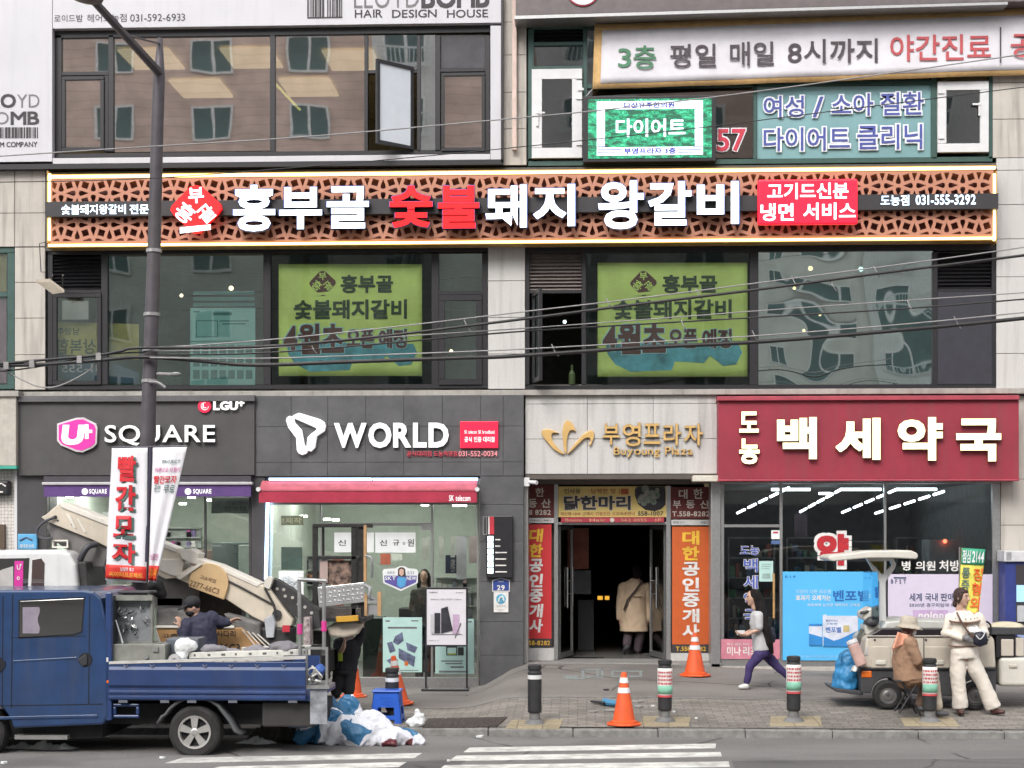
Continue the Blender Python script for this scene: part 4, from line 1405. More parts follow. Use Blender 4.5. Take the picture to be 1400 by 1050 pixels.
m = MB(); m.pb(767, 707.5, 908, 714, YE - .02, .03); m.build('board', mat('red_strip', (.4, .035, .06), .6), S)
text('lettering', S, mat('tan_print', (.6, .33, .2), .6), [('Boom', 773, 709, 795, 713), ('Hair', 806, 709, 828, 713), ('562 0555', 849, 709, 884, 713), ('1F', 896, 709, 904, 713)], YE - .024, bold=.01)
m = MB(); m.lathe([(0, 0), (.035, 0), (.035, .003), (0, .003)], W(837, 711, YE - .026), 16, 'Y'); m.build('badge', PALEP, S)
for lab, x0, x1, y0, y1 in (('slim white name strip under the left agency board', 722, 757.5, 708, 715), ('slim white name strip under the right agency board', 918, 972, 710.5, 718)):
    s = thing('name_strip', lab, 'sign', group='white name strips by the entrance')
    b = MB(); b.pb(x0, y0, x1, y1, YE - .01, .04); b.build('board', mat('strip_white', (.55, .54, .53), .6), s)
    text('lettering', s, GREYINK, [('영화동 상가', x0 + 2, y0 + 2, x0 + 17, y1 - 2), ('부동산', x1 - 14, y0 + 2, x1 - 3, y1 - 2)], YE - .014)
ORNG = mat('orange_poster', (.52, .1, .02), .5, var=.05)
REDP = mat('red_poster', (.5, .025, .03), .5, var=.05)
YEL = mat('yellow_print', (.75, .45, .04), .6)
WHP = mat('white_print', (.72, .7, .68), .6)
for lab, mm, x0, x1, y0, y1, ca, cb, tel, sh in (('red upright estate agency poster left of the glass doors', REDP, 722, 754, 717, 873, 723, 741, '58-8282', .1), ('orange upright estate agency poster right of the glass doors', ORNG, 919, 970, 720, 881, 933, 956, 'T.558-8282', 0)):
    s = thing('agency_poster', lab, 'poster', group='upright estate agency posters')
    b = MB(); b.pb(x0, y0, x1, y1, YE + .01, .03); b.build('sheet', mm, s)
    b = MB(); b.pb(x0, y1, x1, y1 + 12, YE + .01, .03); b.build('phone_band', INK, s)
    hh = (y1 - y0 - 12) / 7
    t0 = y0 + 6
    b = MB()
    for i, ch in enumerate('대한'): b.pt(ch, ca, t0 + i * hh, cb, t0 + i * hh + hh * .88, YE + .004, bold=.026, heavy=.01, shear=sh)
    b.pt(tel, x0 + (1 if x0 < 800 else 5), y1 + 3, x1 - (2 if x0 < 800 else 5), y1 + 9, YE + .004, bold=.012)
    b.build('yellow_lettering', YEL, s)
    b = MB()
    for i, ch in enumerate('공인중개사'): b.pt(ch, ca, t0 + (i + 2) * hh, cb, t0 + (i + 2) * hh + hh * .88, YE + .004, bold=.026, heavy=.01, shear=sh)
    b.build('white_lettering', WHP, s)
S = thing('exit_light', 'small yellow lit exit sign deep inside the dark corridor', 'light')
m = MB(); m.pb(817, 815, 833, 820, 5, .05); m.build('lit_face', lamp('exit_yellow', (1, .5, .05), .5), S)
m = MB(); m.pb(824, 813, 827, 822, 4.96, .03); m.pb(813, 812.5, 836, 814, 4.97, .1); m.build('casing', BLK, S)
m = MB(); m.pb(776, 722, 805, 778, 2.0, .05); tag(m.build('brown_wall_panel', mat('red_brown_panel', (.3, .1, .07), .7, var=.25, sc=5)), 'reddish brown panel on the left wall just inside the entrance', 'panel')
m = MB(); m.pb(781, 780, 808, 812, 2.4, .02); tag(m.build('grey_notice_board', mat('board_grey', (.2, .21, .24), .6)), 'dim grey notice board on the left wall of the dark corridor', 'notice board')
m = MB(); m.box(X(790, 2.6), X(812, 2.6), 2.6, 2.9, .34, 1.2); tag(m.build('corridor_cabinet', mat('cabinet_dark', (.045, .047, .05), .5), bevel=.01), 'low dark cabinet standing in the dim corridor behind the left door', 'cabinet')
S = thing('ceiling_camera', 'white box security camera fixed at the top left of the entrance', 'security camera')
m = MB(); m.pb(714, 653, 724, 665, -.12, .1); m.build('mount', WHITEF, S, bevel=.008)
m = MB(); m.cyl(W(723, 659, -.1), W(734, 660, -.2), .026, .032, 12); m.build('camera_body', WHITEF, S)
S = thing('wall_box', 'white wall box with a round sensor at the top right of the entrance', 'wall box')
m = MB(); m.pb(947, 650, 985, 658.5, -.3, .26); m.build('cover', mat('ivory_plastic', (.62, .58, .5), .5), S, bevel=.015, seg=3)
m = MB(); m.lathe([(0, -.05), (.03, -.05), (.045, 0), (0, 0)], W(966, 661, -.15), 14); m.build('sensor', mat('sensor_gold', (.3, .24, .14), .5), S)

# ================================================================== window posters, shop insides
MINT = mat('mint_paper', (.42, .62, .58), .5, var=.04)
def poster(name, lab, x0, y0, x1, y1, Y, m_, group=None, cat='poster'):
    s = thing(name, lab, cat, group=group)
    b = MB(); b.pb(x0, y0, x1, y1, Y, .004); b.build('sheet', m_, s)
    return s
def lines(parent, Y, rects, m_, name='print'):
    b = MB()
    for r in rects: b.pb(*r, Y, .002)
    return b.build(name, m_, parent)
NAVYP = mat('navy_print', (.06, .08, .16), .5)
YG = .02
s = poster('device_poster', 'mint poster of folding phones on the shop glass behind an orange cone', 523.5, 844, 577, 919, YG, MINT)
lines(s, YG - .003, [(530, 857, 570, 859.5), (527, 848, 533, 850), (562, 848, 572, 849.5), (530, 916, 572, 917)], GREYINK)
b = MB()
for pl in ([(540, 870), (550, 864), (552, 876), (544, 882), (537, 878)], [(529, 879), (536, 877), (541, 890), (533, 893)], [(555, 878), (571, 885), (567, 893), (557, 889)], [(545, 886), (568, 898), (566, 912), (545, 900)], [(528, 903), (538, 898), (545, 903), (535, 909)]): b.pprism(pl, YG - .003, .002)
b.build('device_picture', mat('device_blue', (.13, .15, .24), .4, var=.4, sc=9), s)
lines(s, YG - .004, [(553, 904, 558, 910)], mat('orange_print', (.6, .15, .03), .5), 'orange_patch')
s = poster('tablet_poster', 'mint poster with tablet and watch on the glass behind the poster stand', 595, 846, 648, 921, YG, MINT)
lines(s, YG - .003, [(603, 903, 633, 904.5), (609, 906.5, 632, 908), (616, 911, 634, 913), (600, 917, 640, 918.5), (600, 919, 640, 919.6), (640, 849, 645, 851)], GREYINK)
b = MB(); b.pframe(610, 884, 625, 896, 1.4, YG - .003, .002); b.pb(626, 885, 634, 896, YG - .003, .002); b.build('device_picture', mat('device_dark', (.03, .04, .04), .4), s)
lines(s, YG - .004, [(612, 893, 624, 895)], mat('olive_print', (.35, .42, .1), .5), 'green_patch')
PAPER = mat('white_paper', (.72, .74, .74), .6, var=.04)
s = poster('paper_strip', 'white handwritten paper strip on the shop glass partly behind the lift cage', 457, 728, 511, 755, YG, PAPER)
text('handwriting', s, INK, [('신', 462, 738, 473, 746)], YG - .004, bold=.012)
s = poster('paper_strip', 'white handwritten paper strip on the shop glass right of the lift cage', 513, 728, 568, 755.5, YG, PAPER)
text('handwriting', s, INK, [('신', 519, 738, 529, 746), ('규', 537, 738, 546, 746), ('0', 550.5, 741, 554, 745), ('원', 557, 737, 566, 747)], YG - .004, bold=.012)
s = thing('shield_sticker', 'white edged purple shield sticker with a portrait on the shop glass', 'sticker')
b = MB(); b.pprism([(523, 781), (525, 778), (541, 777), (546, 774), (553, 774), (558, 777), (569, 778), (571.5, 781), (571, 797), (548, 808), (524, 797)], YG, .004); b.build('sheet', PAPER, s)
b = MB(); b.pprism([(525, 787), (570, 787), (569, 796), (548, 805.5), (526, 796)], YG - .003, .002); b.build('purple_band', mat('violet_print', (.1, .08, .3), .5), s)
b = MB(); b.pprism([(543, 791), (546, 788), (550, 788), (556, 791), (554, 801), (548, 804), (543, 800)], YG - .005, .002); b.build('blue_top', mat('azure_print', (.08, .3, .55), .5), s)
b = MB(); b.pprism([(544, 787), (544, 778), (547, 775.5), (551, 775.5), (554, 778), (555, 788), (549, 789)], YG - .006, .002); b.build('hair_picture', INK, s)
b = MB(); b.pprism([(546, 785), (546, 779), (549, 777.5), (552, 779), (552, 785), (549, 788)], YG - .007, .002); b.build('face_picture', mat('skin_print', (.55, .36, .28), .6), s)
text('lettering', s, PAPER, [('SKT', 526, 788, 541, 793, dict(bold=.02)), ('NEW', 556, 788, 569, 793, dict(bold=.02))], YG - .006)
text('dark_lettering', s, NAVYP, [('새로운', 529, 781, 540, 785), ('5.23', 557, 781, 566, 785)], YG - .004)
s = poster('wall_board', 'blank mint board hung inside the shop at the upper left', 384.5, 748, 413.5, 779, .6, mat('mint_board', (.4, .52, .47), .6))
s = poster('map_sheet', 'white map sheet with grey lines on the glass behind the boom arm', 381, 780.5, 415, 818, YG, PAPER)
random.seed(8)
b = MB()
for i in range(16): b.tube([W(random.uniform(385, 411), random.uniform(787, 812), YG - .004) for _ in range(3)], .004, 4)
b.build('map_lines', mat('map_grey', (.4, .45, .48), .6), s)
s = poster('banner_sheet', 'black and white Korean name strip hanging inside the shop window', 365, 705, 415, 718, 1.6, mat('olive_board', (.13, .13, .09), .6))
text('lettering', s, mat('khaki_print', (.42, .4, .28), .6), [('도보제작', 368, 708, 412, 716)], 1.594, bold=.014)

# counters, displays, ceiling spots, added light panels
def boxthing(name, lab, cat, x0, y0, x1, Y, dep, m_, group=None, zb=-.02, bevel=.01):
    b = MB(); b.box(X(x0, Y), X(x1, Y), Y, Y + dep, zb, Z(y0, Y, (x0 + x1) / 2))
    o = b.build(name, m_, bevel=bevel)
    return tag(o, lab, cat, group)
WOODC = mat('brown_counter', (.13, .08, .06), .5)
boxthing('shop_counter', 'brown service counter inside the left shop behind the boom arm', 'counter', 250, 752, 315, 2.2, .7, WOODC)
boxthing('shop_counter', 'dark service counter at the back of the shop under the red awning', 'counter', 545, 832, 640, 2.5, .6, mat('black_counter', (.03, .03, .032), .4))
boxthing('display_table', 'dark green display block behind the shop glass left of the folding phone poster', 'display table', 496, 845, 522, .4, .6, mat('block_green', (.03, .045, .04), .4))
for i, (x0, x1, y0, y1, c, lab) in enumerate(((577, 586, 735, 765, (.5, .5, .46), 'narrow pale hanging pennant in the shop nearest the door edge'), (600, 607, 734, 764, (.5, .5, .46), 'second narrow pale pennant hung in the shop window'), (616, 622, 733, 762, (.5, .5, .46), 'pale pennant above the navy standing panel'), (624, 638, 733, 792, (.48, .47, .5), 'wide printed strip hanging beside the navy panel'), (641, 652, 733, 770, (.5, .4, .4), 'pinkish strip hanging at the right end of the shop'))):
    s = poster('hanging_pennant', lab, x0, y0, x1, y1, 1.2, mat('pennant%d' % i, c, .6), 'pennants hanging in the shop', 'pennant')
s = poster('navy_screen', 'navy upright screen with white column of print inside the shop', 609, 759, 628, 784, 1.3, mat('navy_panel', (.02, .025, .06), .5), cat='screen')
text('lettering', s, WHP, [('사전예약', 616, 764, 622, 782)], 1.29)
SPOT = lamp('spot_white', (1, .97, .9), 9)
SPOTLAB = ['lit spot right of the door rail, left one of a pair in the ceiling', 'lit spot right of the door rail, right one of a pair in the ceiling', 'left one of two lit spots over the hanging pennants', 'right one of two lit spots over the hanging pennants', 'lit spot above the lift cage, left one of a deep pair', 'lit spot above the lift cage, right one of a deep pair', 'small lit spot over the hanging name strip',
           'lit spot just right of the street flags, lower of two', 'lit spot just right of the street flags, higher of two', 'lit spot under the right end of the purple awning', 'lone lit spot under the left end of the purple awning']
for i, (px, py, Y) in enumerate(((571, 690, 1.2), (581, 691.5, 1.2), (624, 692, 1.5), (633, 692.5, 1.5), (447, 711, 2.5), (459, 712, 2.5), (415, 707, 2), (250, 690, 2), (262, 681, 1), (288, 685, 1.2), (95, 681, 1))):
    b = MB(); c = W(px, py, Y); b.lathe([(0, .03), (.06, .03), (.06, 0), (0, 0)], c, 14); b.xf(Matrix.Identity(4))
    tag(b.build('ceiling_spot', SPOT), SPOTLAB[i], 'lamp', 'ceiling spots in the phone shops')
LP = lamp('panel_white', (1, .98, .94), 9)  # glowing panels added to brighten the two phone shops
for ip, (x0, x1, Y0, Y1, py) in enumerate(((70, 335, .7, 1.1, 660), (70, 335, 2.2, 2.6, 660), (380, 650, .7, 1.0, 657), (380, 650, 2.6, 2.9, 657))):
    z = Z(py, .22) - .02
    b = MB(); b.box(X(x0, Y0), X(x1, Y0), Y0, Y1, z - .03, z); tag(b.build('added_panel_light', LP), ('front', 'rear')[ip % 2] + ' added white light panel on the ceiling of the shop under the ' + ('purple', 'red')[ip // 2] + ' awning', 'light', 'added light panels of the phone shops')
s = poster('green_shop_banner', 'pale green banner across the top of the left shop window', 289, 681, 342, 702, .14, mat('sage_banner', (.28, .36, .32), .6), cat='banner')
text('lettering', s, mat('sage_ink', (.1, .13, .12), .6), [('가입센터', 308, 684, 338, 690), ('번호이동 특별', 308, 692, 336, 698)], .134, bold=.015)
boxthing('green_tent_display', 'dark grey-green gabled display inside the left shop', 'display', 290, 742, 342, 1.2, .8, mat('display_green', (.06, .085, .08), .6))
boxthing('white_display_board', 'pale board standing inside the left shop beside the dark pillar', 'display board', 326, 745, 343, .9, .05, mat('pale_board', (.45, .5, .47), .6))
s = thing('blue_box_sign', 'small light blue roof symbol sign on the dark pillar', 'sign')
b = MB(); b.pb(24, 730, 50, 751, -.2, .07); b.build('box', mat('sky_blue_sign', (.1, .36, .62), .5), s, bevel=.01)
b = MB(); b.tube([W(27, 739, -.205), W(36, 734.5, -.205), W(44, 738.5, -.205)], .012, 6); b.build('roof_mark', NAVYP, s)
text('lettering', s, WHP, [('휴대폰수리', 27, 744, 46, 749)], -.204, bold=.012)
s = thing('hanging_sign', 'black rounded sign with pale roof mark on the white tiles', 'sign')
b = MB(); b.pb(-45, 657, 11.5, 677.5, -.22, .15); b.build('box', BLK, s, bevel=.03, seg=3)
b = MB(); b.tube([W(-14, 668, -.226), W(2, 661, -.226), W(8, 665, -.226)], .012, 6); b.pb(-14, 671.5, 4, 673.5, -.226, .004); b.build('print', WHP, s)

random.seed(77)
for (nm_, lab, x0, x1, y0, y1, Y, cols) in (('accessory_rack', 'accessory rack with rows of packs behind the lift cage in the shop', 372, 450, 760, 880, 4.2, ((.5, .5, .48), (.12, .16, .3), (.5, .2, .1))),
                                            ('accessory_rack', 'accessory rack with small packs on the right wall of the shop under the red awning', 596, 652, 790, 905, 2.8, ((.5, .5, .48), (.1, .1, .12), (.45, .3, .32))),
                                            ('accessory_rack', 'accessory rack behind the service counter of the shop under the purple awning', 190, 275, 722, 800, 4.3, ((.55, .52, .5), (.4, .05, .25), (.15, .1, .25)))):
    t = thing(nm_, lab, 'rack', group='accessory racks in the phone shops')
    b = MB(); b.pb(x0, y0, x1, y1, Y, .04)
    nr = 6
    for r_ in range(nr + 1): b.pb(x0, y0 + (y1 - y0) * r_ / nr - .8, x1, y0 + (y1 - y0) * r_ / nr + .8, Y - .12, .12)
    b.build('board', mat('rack_board', (.32, .34, .32), .6), t)
    for ci, c in enumerate(cols):
        g = MB()
        for r_ in range(nr):
            xx = x0 + 2
            while xx < x1 - 6:
                if random.randrange(3) == ci:
                    yb = y0 + (y1 - y0) * (r_ + 1) / nr - .9
                    g.pb(xx, yb - random.uniform(.45, .8) * (y1 - y0) / nr, xx + 5, yb, Y - .1, .05)
                xx += 7
        g.build('packs', mat('rack_packs%.2f%.2f' % (c[0], c[2]), c, .5), t)['kind'] = 'stuff'
for i, (x0, x1, y0, y1, Y, c, lab) in enumerate(((455, 470, 765, 835, 4.3, (.45, .12, .08), 'tall rust red poster on the back wall behind the lift cage'), (520, 534, 757, 772, 3.6, (.42, .1, .06), 'small orange red board deep in the shop above the shield sticker'), (535, 550, 757, 766, 3.6, (.55, .55, .5), 'small white board deep in the shop above the shield sticker'), (88, 120, 700, 770, 3.5, (.5, .08, .3), 'magenta poster on the back wall under the purple awning'), (130, 150, 700, 760, 3.5, (.55, .55, .55), 'pale poster on the back wall beside the magenta one'))):
    poster('wall_poster', lab, x0, y0, x1, y1, Y, mat('wall_poster%d' % i, c, .5))

# wall plates on the dark pillar
s = thing('directory_sign', 'black upright directory sign with red stripe and six lit keys on the dark pillar', 'sign')
b = MB(); b.pb(664.5, 705, 701, 790, -.24, .09); b.build('box', BLK, s, bevel=.012)
lines(s, -.245, [(669, 706.5, 675.5, 730.5)], mat('signal_red', (.5, .03, .05), .5), 'red_stripe')
lines(s, -.247, [(667.5, 706.5, 669.2, 730.5)] , WHP, 'white_stripe')
b = MB(); b.pframe(660, 706, 666, 731, 1, -.27, .02); b.build('side_plate', STEEL, s)
for i in range(6): lines(s, -.246, [(666.5, 733 + i * 8.7, 674.5, 740.5 + i * 8.7)], lamp('key_white', (.75, .95, 1), .75), 'key')
lines(s, -.246, [(677, 737 + i * 8.8, 677 + (7, 7, 16, 15, 15, 16)[i], 738.6 + i * 8.8) for i in range(6)], WHP, 'print')
s = thing('house_number_plate', 'dark blue pentagon house number plate reading 29', 'plate')
b = MB(); b.pprism([(673, 793), (685, 790), (697, 793), (697, 809), (673, 809)], -.17, .015); b.build('plate', WHP, s)
b = MB(); b.pprism([(674, 794), (685, 791.3), (696, 794), (696, 807.5), (674, 807.5)], -.173, .003); b.build('blue_face', mat('plate_blue', (.03, .06, .25), .4), s)
text('number', s, WHP, [('29', 679.5, 800, 690, 807, dict(bold=.03)), ('도농로', 681, 793.5, 689, 796)], -.176)
s = thing('logo_plate', 'small white plate with a blue swirl under the house number', 'plate')
b = MB(); b.pb(675, 809.5, 695, 837, -.17, .015); b.build('plate', WHP, s)
b = MB(); b.lathe([(0, 0), (.075, 0), (.075, .003), (0, .003)], W(685, 819, -.174), 24, 'Y'); b.build('blue_swirl', mat('swirl_blue', (.02, .2, .42), .4, col2=(.2, .5, .6), sc=9), s)
b = MB(); b.tube(spl([W(682, 823, -.178), W(683, 818, -.178), W(687, 816, -.178), W(689, 822, -.178)], 5), .012, 6); b.build('swirl_mark', WHP, s)
text('lettering', s, GREYINK, [('남양주시', 679, 827, 691, 830), ('인증업소', 680, 833, 689, 834.5)], -.174)

# pharmacy window
BLUEP = mat('sky_poster', (.1, .45, .8), .35, var=.06, sc=1)
YF = .0
s = poster('vitamin_poster', 'big sky blue vitamin poster on the pharmacy window', 1070, 781.5, 1193.5, 903, YF, BLUEP)
text('dark_lettering', s, mat('royal_ink', (.02, .12, .4), .5), [('벤포벨', 1139, 807, 1188, 822, dict(bold=.024))], YF - .004)
text('white_lettering', s, WHP, [('효과가 오래가는', 1088, 813.5, 1136, 821, dict(bold=.024)), ('피로회복 눈건강 체력저하 근육통', 1104, 825, 1176, 829)], YF - .004)
text('pale_lettering', s, mat('pale_blue_print', (.4, .65, .85), .5), [('차원이 다른 피로엔', 1088, 806, 1136, 811.5, dict(bold=.02)), ('이 약은 사용상의 주의사항을 잘 읽고 의약품 설명서를 참조하십시오', 1092, 896, 1164, 899)], YF - .004)
text('logo', s, mat('royal_ink', (.02, .12, .4), .5), [('S I F', 1073, 787, 1088, 790)], YF - .004, bold=.02)
b = MB(); b.pprism([(1125, 841), (1130, 840), (1130, 882), (1125, 883)], YF - .012, .01); b.pb(1129.5, 842, 1173, 884, YF - .014, .012); b.build('pack_picture', mat('pack_white', (.6, .63, .72), .5), s)
b = MB(); b.pprism([(1126, 870), (1140, 876), (1150, 873), (1173, 862), (1173, 884), (1126, 884)], YF - .016, .002); b.build('pack_band', mat('pack_blue', (.03, .22, .55), .5), s)
text('pack_lettering', s, mat('royal_ink', (.02, .12, .4), .5), [('벤포벨', 1129, 857, 1150, 865, dict(bold=.02)), ('활성비타민', 1129, 847, 1145, 850), ('고함량', 1129, 851.5, 1145, 854)], YF - .0165)
lines(s, YF - .018, [(1153, 855, 1161, 864)], mat('pack_gold', (.5, .42, .2), .4), 'gold_mark')
b = MB(); b.pb(1106, 855, 1124, 882, YF - .012, .01); o = b.build('bottle_picture', mat('pack_white', (.6, .63, .72), .5), s)
b = MB(); b.pprism([(1106, 866), (1124, 871), (1124, 882.5), (1106, 882.5)], YF - .015, .002); b.pb(1106, 853, 1124, 856, YF - .015, .002); b.build('bottle_band', mat('pack_blue', (.03, .22, .55), .5), s)
s = poster('lavender_poster', 'pale lavender poster behind the cart and the standing person', 1214, 785, 1357, 903, YF, mat('lavender_paper', (.6, .54, .66), .4, var=.03))
text('lettering', s, NAVYP, [('세계·국내', 1243, 811, 1282, 822, dict(bold=.02)), ('판매 1위', 1286, 811, 1322, 822, dict(bold=.02)), ('2020년 경구피임약 매출', 1243, 824.5, 1312, 830)], YF - .004, bold=.012)
text('logo', s, NAVYP, [('B F S T', 1218, 792, 1239, 798)], YF - .004, bold=.02)
lines(s, YF - .004, [(1222, 789, 1239, 791)], NAVYP, 'logo_line')
b = MB(); b.pb(1248, 834, 1296, 848, YF - .004, .002); b.build('pill_band', mat('mauve_print', (.5, .36, .56), .4), s)
text('white_lettering', s, WHP, [('nolon', 1256, 836, 1290, 846)], YF - .008, bold=.026)
s = thing('syllable_lettering', 'big red syllable with thick white edge on the pharmacy glass', 'lettering')
text('white_edge', s, WHP, [('약', 1116, 729, 1161, 775)], .012, bold=.026, heavy=.075)
text('red_face', s, mat('yak_red', (.45, .02, .03), .5), [('약', 1118, 731, 1159, 772)], .004, bold=.026, heavy=.03)
tag(text('prescription_lettering', None, WHP, [('병·의원', 1233, 767, 1279, 780), ('처방', 1284, 766, 1312, 781), ('조제', 1316, 766, 1344, 781)], .012, bold=.02), 'white prescription lettering on the pharmacy glass above the lavender poster', 'lettering')
s = thing('door_lettering', 'blue white-edged column of letters on the pharmacy door', 'lettering')
it = [('도농', 1012, 746, 1038, 759)] + [(c, 1017, 764 + i * 23, 1036, 782 + i * 23) for i, c in enumerate('백세약국')]
text('white_edge', s, WHP, it, .012, bold=.02, heavy=.03)
text('blue_face', s, mat('door_blue', (.06, .1, .4), .5), it, .004, bold=.012)
s = poster('pink_strip_poster', 'pink poster strip along the foot of the pharmacy door', 985.5, 874, 1066, 901, YF, mat('pink_paper', (.55, .2, .26), .5))
text('lettering', s, WHP, [('미나', 994, 884, 1013, 896, dict(bold=.02)), ('리프', 1016, 884, 1036, 896, dict(bold=.02)), ('먹고 검은 머리', 994, 879, 1024, 882.5)], YF - .004)
s = poster('door_notice', 'mint paper notice at eye height on the pharmacy door', 1038, 767, 1057, 795, YF + .004, MINT, cat='notice')
lines(s, YF, [(1041, 771, 1054, 772), (1041, 774, 1054, 775), (1041, 777, 1052, 778), (1042, 784, 1053, 791)], mat('notice_ink', (.28, .4, .38), .6))
s = poster('door_sticker', 'small white sticker at the top of the pharmacy door', 1054.5, 725, 1066, 737, YF + .004, PAPER, cat='sticker')
lines(s, YF, [(1054.5, 739, 1066, 744)], mat('sticker_blue', (.08, .14, .3), .5), 'blue_part'); lines(s, YF, [(1057, 727, 1064, 729)], mat('signal_red', (.5, .03, .05), .5), 'red_mark')

# pharmacy inside: tube lights in rows, shelves, counter
PT = lamp('pharmacy_tube', (.82, .95, 1), 4)
zc = Z(658, .14) - .05
def tube_light(x0, x1, Y, lab, along=False, L=1.2):
    b = MB()
    if along: b.box(x0 - .03, x0 + .03, Y, Y + L, zc - .34, zc - .3)
    else: b.box(x0, x1, Y, Y + .06, zc - .09, zc - .05)
    tag(b.build('tube_light', PT), lab, 'light', 'tube lights of the pharmacy ceiling')
for it_, (x0, x1) in enumerate(((1055, 1108), (1150, 1205), (1226, 1281))): tube_light(X(x0, .5), X(x1, .5), .5, ('leftmost', 'middle', 'rightmost')[it_] + ' of three crosswise tube lights close behind the pharmacy glass')
for ir, (xa, ya, xb, yb) in enumerate(((1078, 667, 1003, 704), (1150, 669, 1090, 702), (1226, 669, 1146, 703), (1290, 672, 1190, 704))):
    for i in range(5):
        t0, t1 = i / 5, i / 5 + .13
        q0, q1 = [W(xa + (xb - xa) * t, ya + (yb - ya) * t, .9 + 5 * t) for t in (t0, t1)]
        b = MB(); b.cyl(q0, q1, .022, n=8)
        tag(b.build('tube_light', PT), ('first', 'second', 'third', 'fourth', 'last')[i] + ' tube from the glass in the ' + ('row slanting over the pharmacy door', 'row ending over the big red syllable', 'row right of the big red syllable', 'row above the prescription lettering')[ir], 'light', 'tube lights of the pharmacy ceiling')
tube_light(X(1120, 3), X(1136, 3), 3, 'short crosswise white tube light in the middle of the pharmacy ceiling')
random.seed(21)
for i, (x0, x1, Y, top) in enumerate(((995, 1060, 6.2, 735), (1075, 1130, 6.2, 735), (1140, 1210, 6.2, 740), (1225, 1290, 6.2, 735), (1300, 1355, 5.2, 725))):
    lab = ('tall medicine shelf behind the pharmacy door', 'tall medicine shelf behind the vitamin poster', 'tall medicine shelf in the middle of the pharmacy', 'tall medicine shelf above the lavender poster', 'tall medicine shelf at the right end of the pharmacy')[i]
    s = thing('medicine_shelf', lab, 'shelf', group='medicine shelves in the pharmacy')
    a, b_ = X(x0, Y), X(x1, Y); zt = Z(top, Y, x0)
    b = MB(); b.box(a, a + .03, Y, Y + .35, .3, zt); b.box(b_ - .03, b_, Y, Y + .35, .3, zt)
    for k in range(6): b.box(a + .03, b_ - .03, Y, Y + .35, .32 + k * (zt - .34) / 5, .35 + k * (zt - .34) / 5)
    b.build('rack', mat('shelf_white', (.3, .3, .29), .5), s)
    for ci, c in enumerate(((.4, .1, .08), (.1, .22, .35), (.45, .42, .3), (.12, .28, .16))):
        g = MB()
        for k in range(5):
            xx = a + .04
            while xx < b_ - .12:
                wd = random.uniform(.06, .13); hh = random.uniform(.08, .26)
                if random.randrange(4) == ci: g.box(xx, xx + wd - .01, Y + .02, Y + .2, .351 + k * (zt - .34) / 5, .351 + k * (zt - .34) / 5 + hh)
                xx += wd
        g.build('packs', mat('packs%d' % ci, c, .5), s)['kind'] = 'stuff'
boxthing('pharmacy_counter', 'pale dispensing counter inside the pharmacy with a small red lamp', 'counter', 1270, 738, 1326, 3.0, .6, mat('pale_counter', (.4, .42, .42), .5), zb=.3)
b = MB(); b.ball(W(1292, 740, 2.95), .035); tag(b.build('red_lamp', lamp('red_glow', (1, .12, .06), 3)), 'small glowing red lamp on the pharmacy counter', 'lamp')
boxthing('drink_fridge', 'dark drink fridge with brown doors at the right of the pharmacy', 'fridge', 1330, 756, 1357, 1.2, .6, mat('fridge_brown', (.12, .075, .05), .5), zb=.3)
s = poster('pharmacy_wall_poster', 'dark framed mauve poster on a stand inside the pharmacy', 1086, 702, 1104, 734, 1.4, mat('mauve_board', (.16, .12, .15), .6))

# lit bulbs of the restaurant and the salon
BULB = lamp('warm_bulb', (1, .8, .42), 2.2)
BULBW = lamp('cool_bulb', (.7, 1, .95), 2.2)
BULBLAB = ['just right of the lamp post', 'above the teal poster', 'high in the wavy window, warm one of the top pair', 'high in the wavy window, cool white one of the top pair', 'below the warm top one in the wavy window', 'in the middle of the wavy window, upper of two', 'in the middle of the wavy window, lower of two',
           'behind the narrow window beside the stone pillar', 'seen through the open casement']
for ib, (px, py, Y, c) in enumerate(((248, 404, 2.2, 0), (316, 394, 1.6, 0), (1108, 367, 1.2, 0), (1177, 368, 1.2, 1), (1086, 394, 3, 0), (1121, 430, 4.4, 0), (1099, 452, 4.8, 0), (617, 480, 3, 0), (772, 440, 3.4, 1))):
    b = MB(); p = W(px, py, Y); b.ball(p, .03 if Y > 2 else .04, n=10)
    t = thing('pendant_bulb', 'glowing restaurant bulb ' + BULBLAB[ib], 'lamp', group='bulbs inside the restaurant')
    b.build('bulb', BULBW if c else BULB, t)
    b = MB(); b.cyl(p + Vector((0, 0, .04)), (p.x, p.y, Z(343, .32)), .004, n=5); b.build('cord', BLK, t)
for i, (x0, x1, Y) in enumerate(((160, 230, 1.2), (300, 370, 1.2), (440, 510, 1.4), (230, 300, 3), (380, 450, 3))):
    z = Z(34, .32) - .03
    b = MB(); b.box(X(x0, Y), X(x1, Y), Y, Y + 1.1, z - .03, z); tag(b.build('salon_ceiling_light', lamp('cream_panel', (1, .84, .56), 1.1)), ('front cream panel behind the lamp post arm', 'front cream panel in the middle of the big pane', 'front cream panel right of the mullion', 'rear cream panel left of the mullion', 'rear cream panel right of the mullion')[i] + ' on the salon ceiling', 'light', 'ceiling lights of the salon')
b = MB(); p0, p1 = W(374, 112, .9), W(410, 150, 1.6); b.cyl(p0, p1, .02, n=8); tag(b.build('salon_strip_light', lamp('lime_strip', (.9, .95, .3), 1.4)), 'thin lime yellow strip light slanting inside the salon', 'light')
b = MB(); b.box(X(1190, .9), X(1268, .9), .75, .9, Z(526, .9), Z(400, .9)); tag(b.build('plastic_sheet', mat('teal_sheet', (.2, .45, .4), .4, var=.3, sc=3, bump=.8, bsc=4)), 'crumpled teal plastic sheet hung behind the right restaurant window', 'sheet')
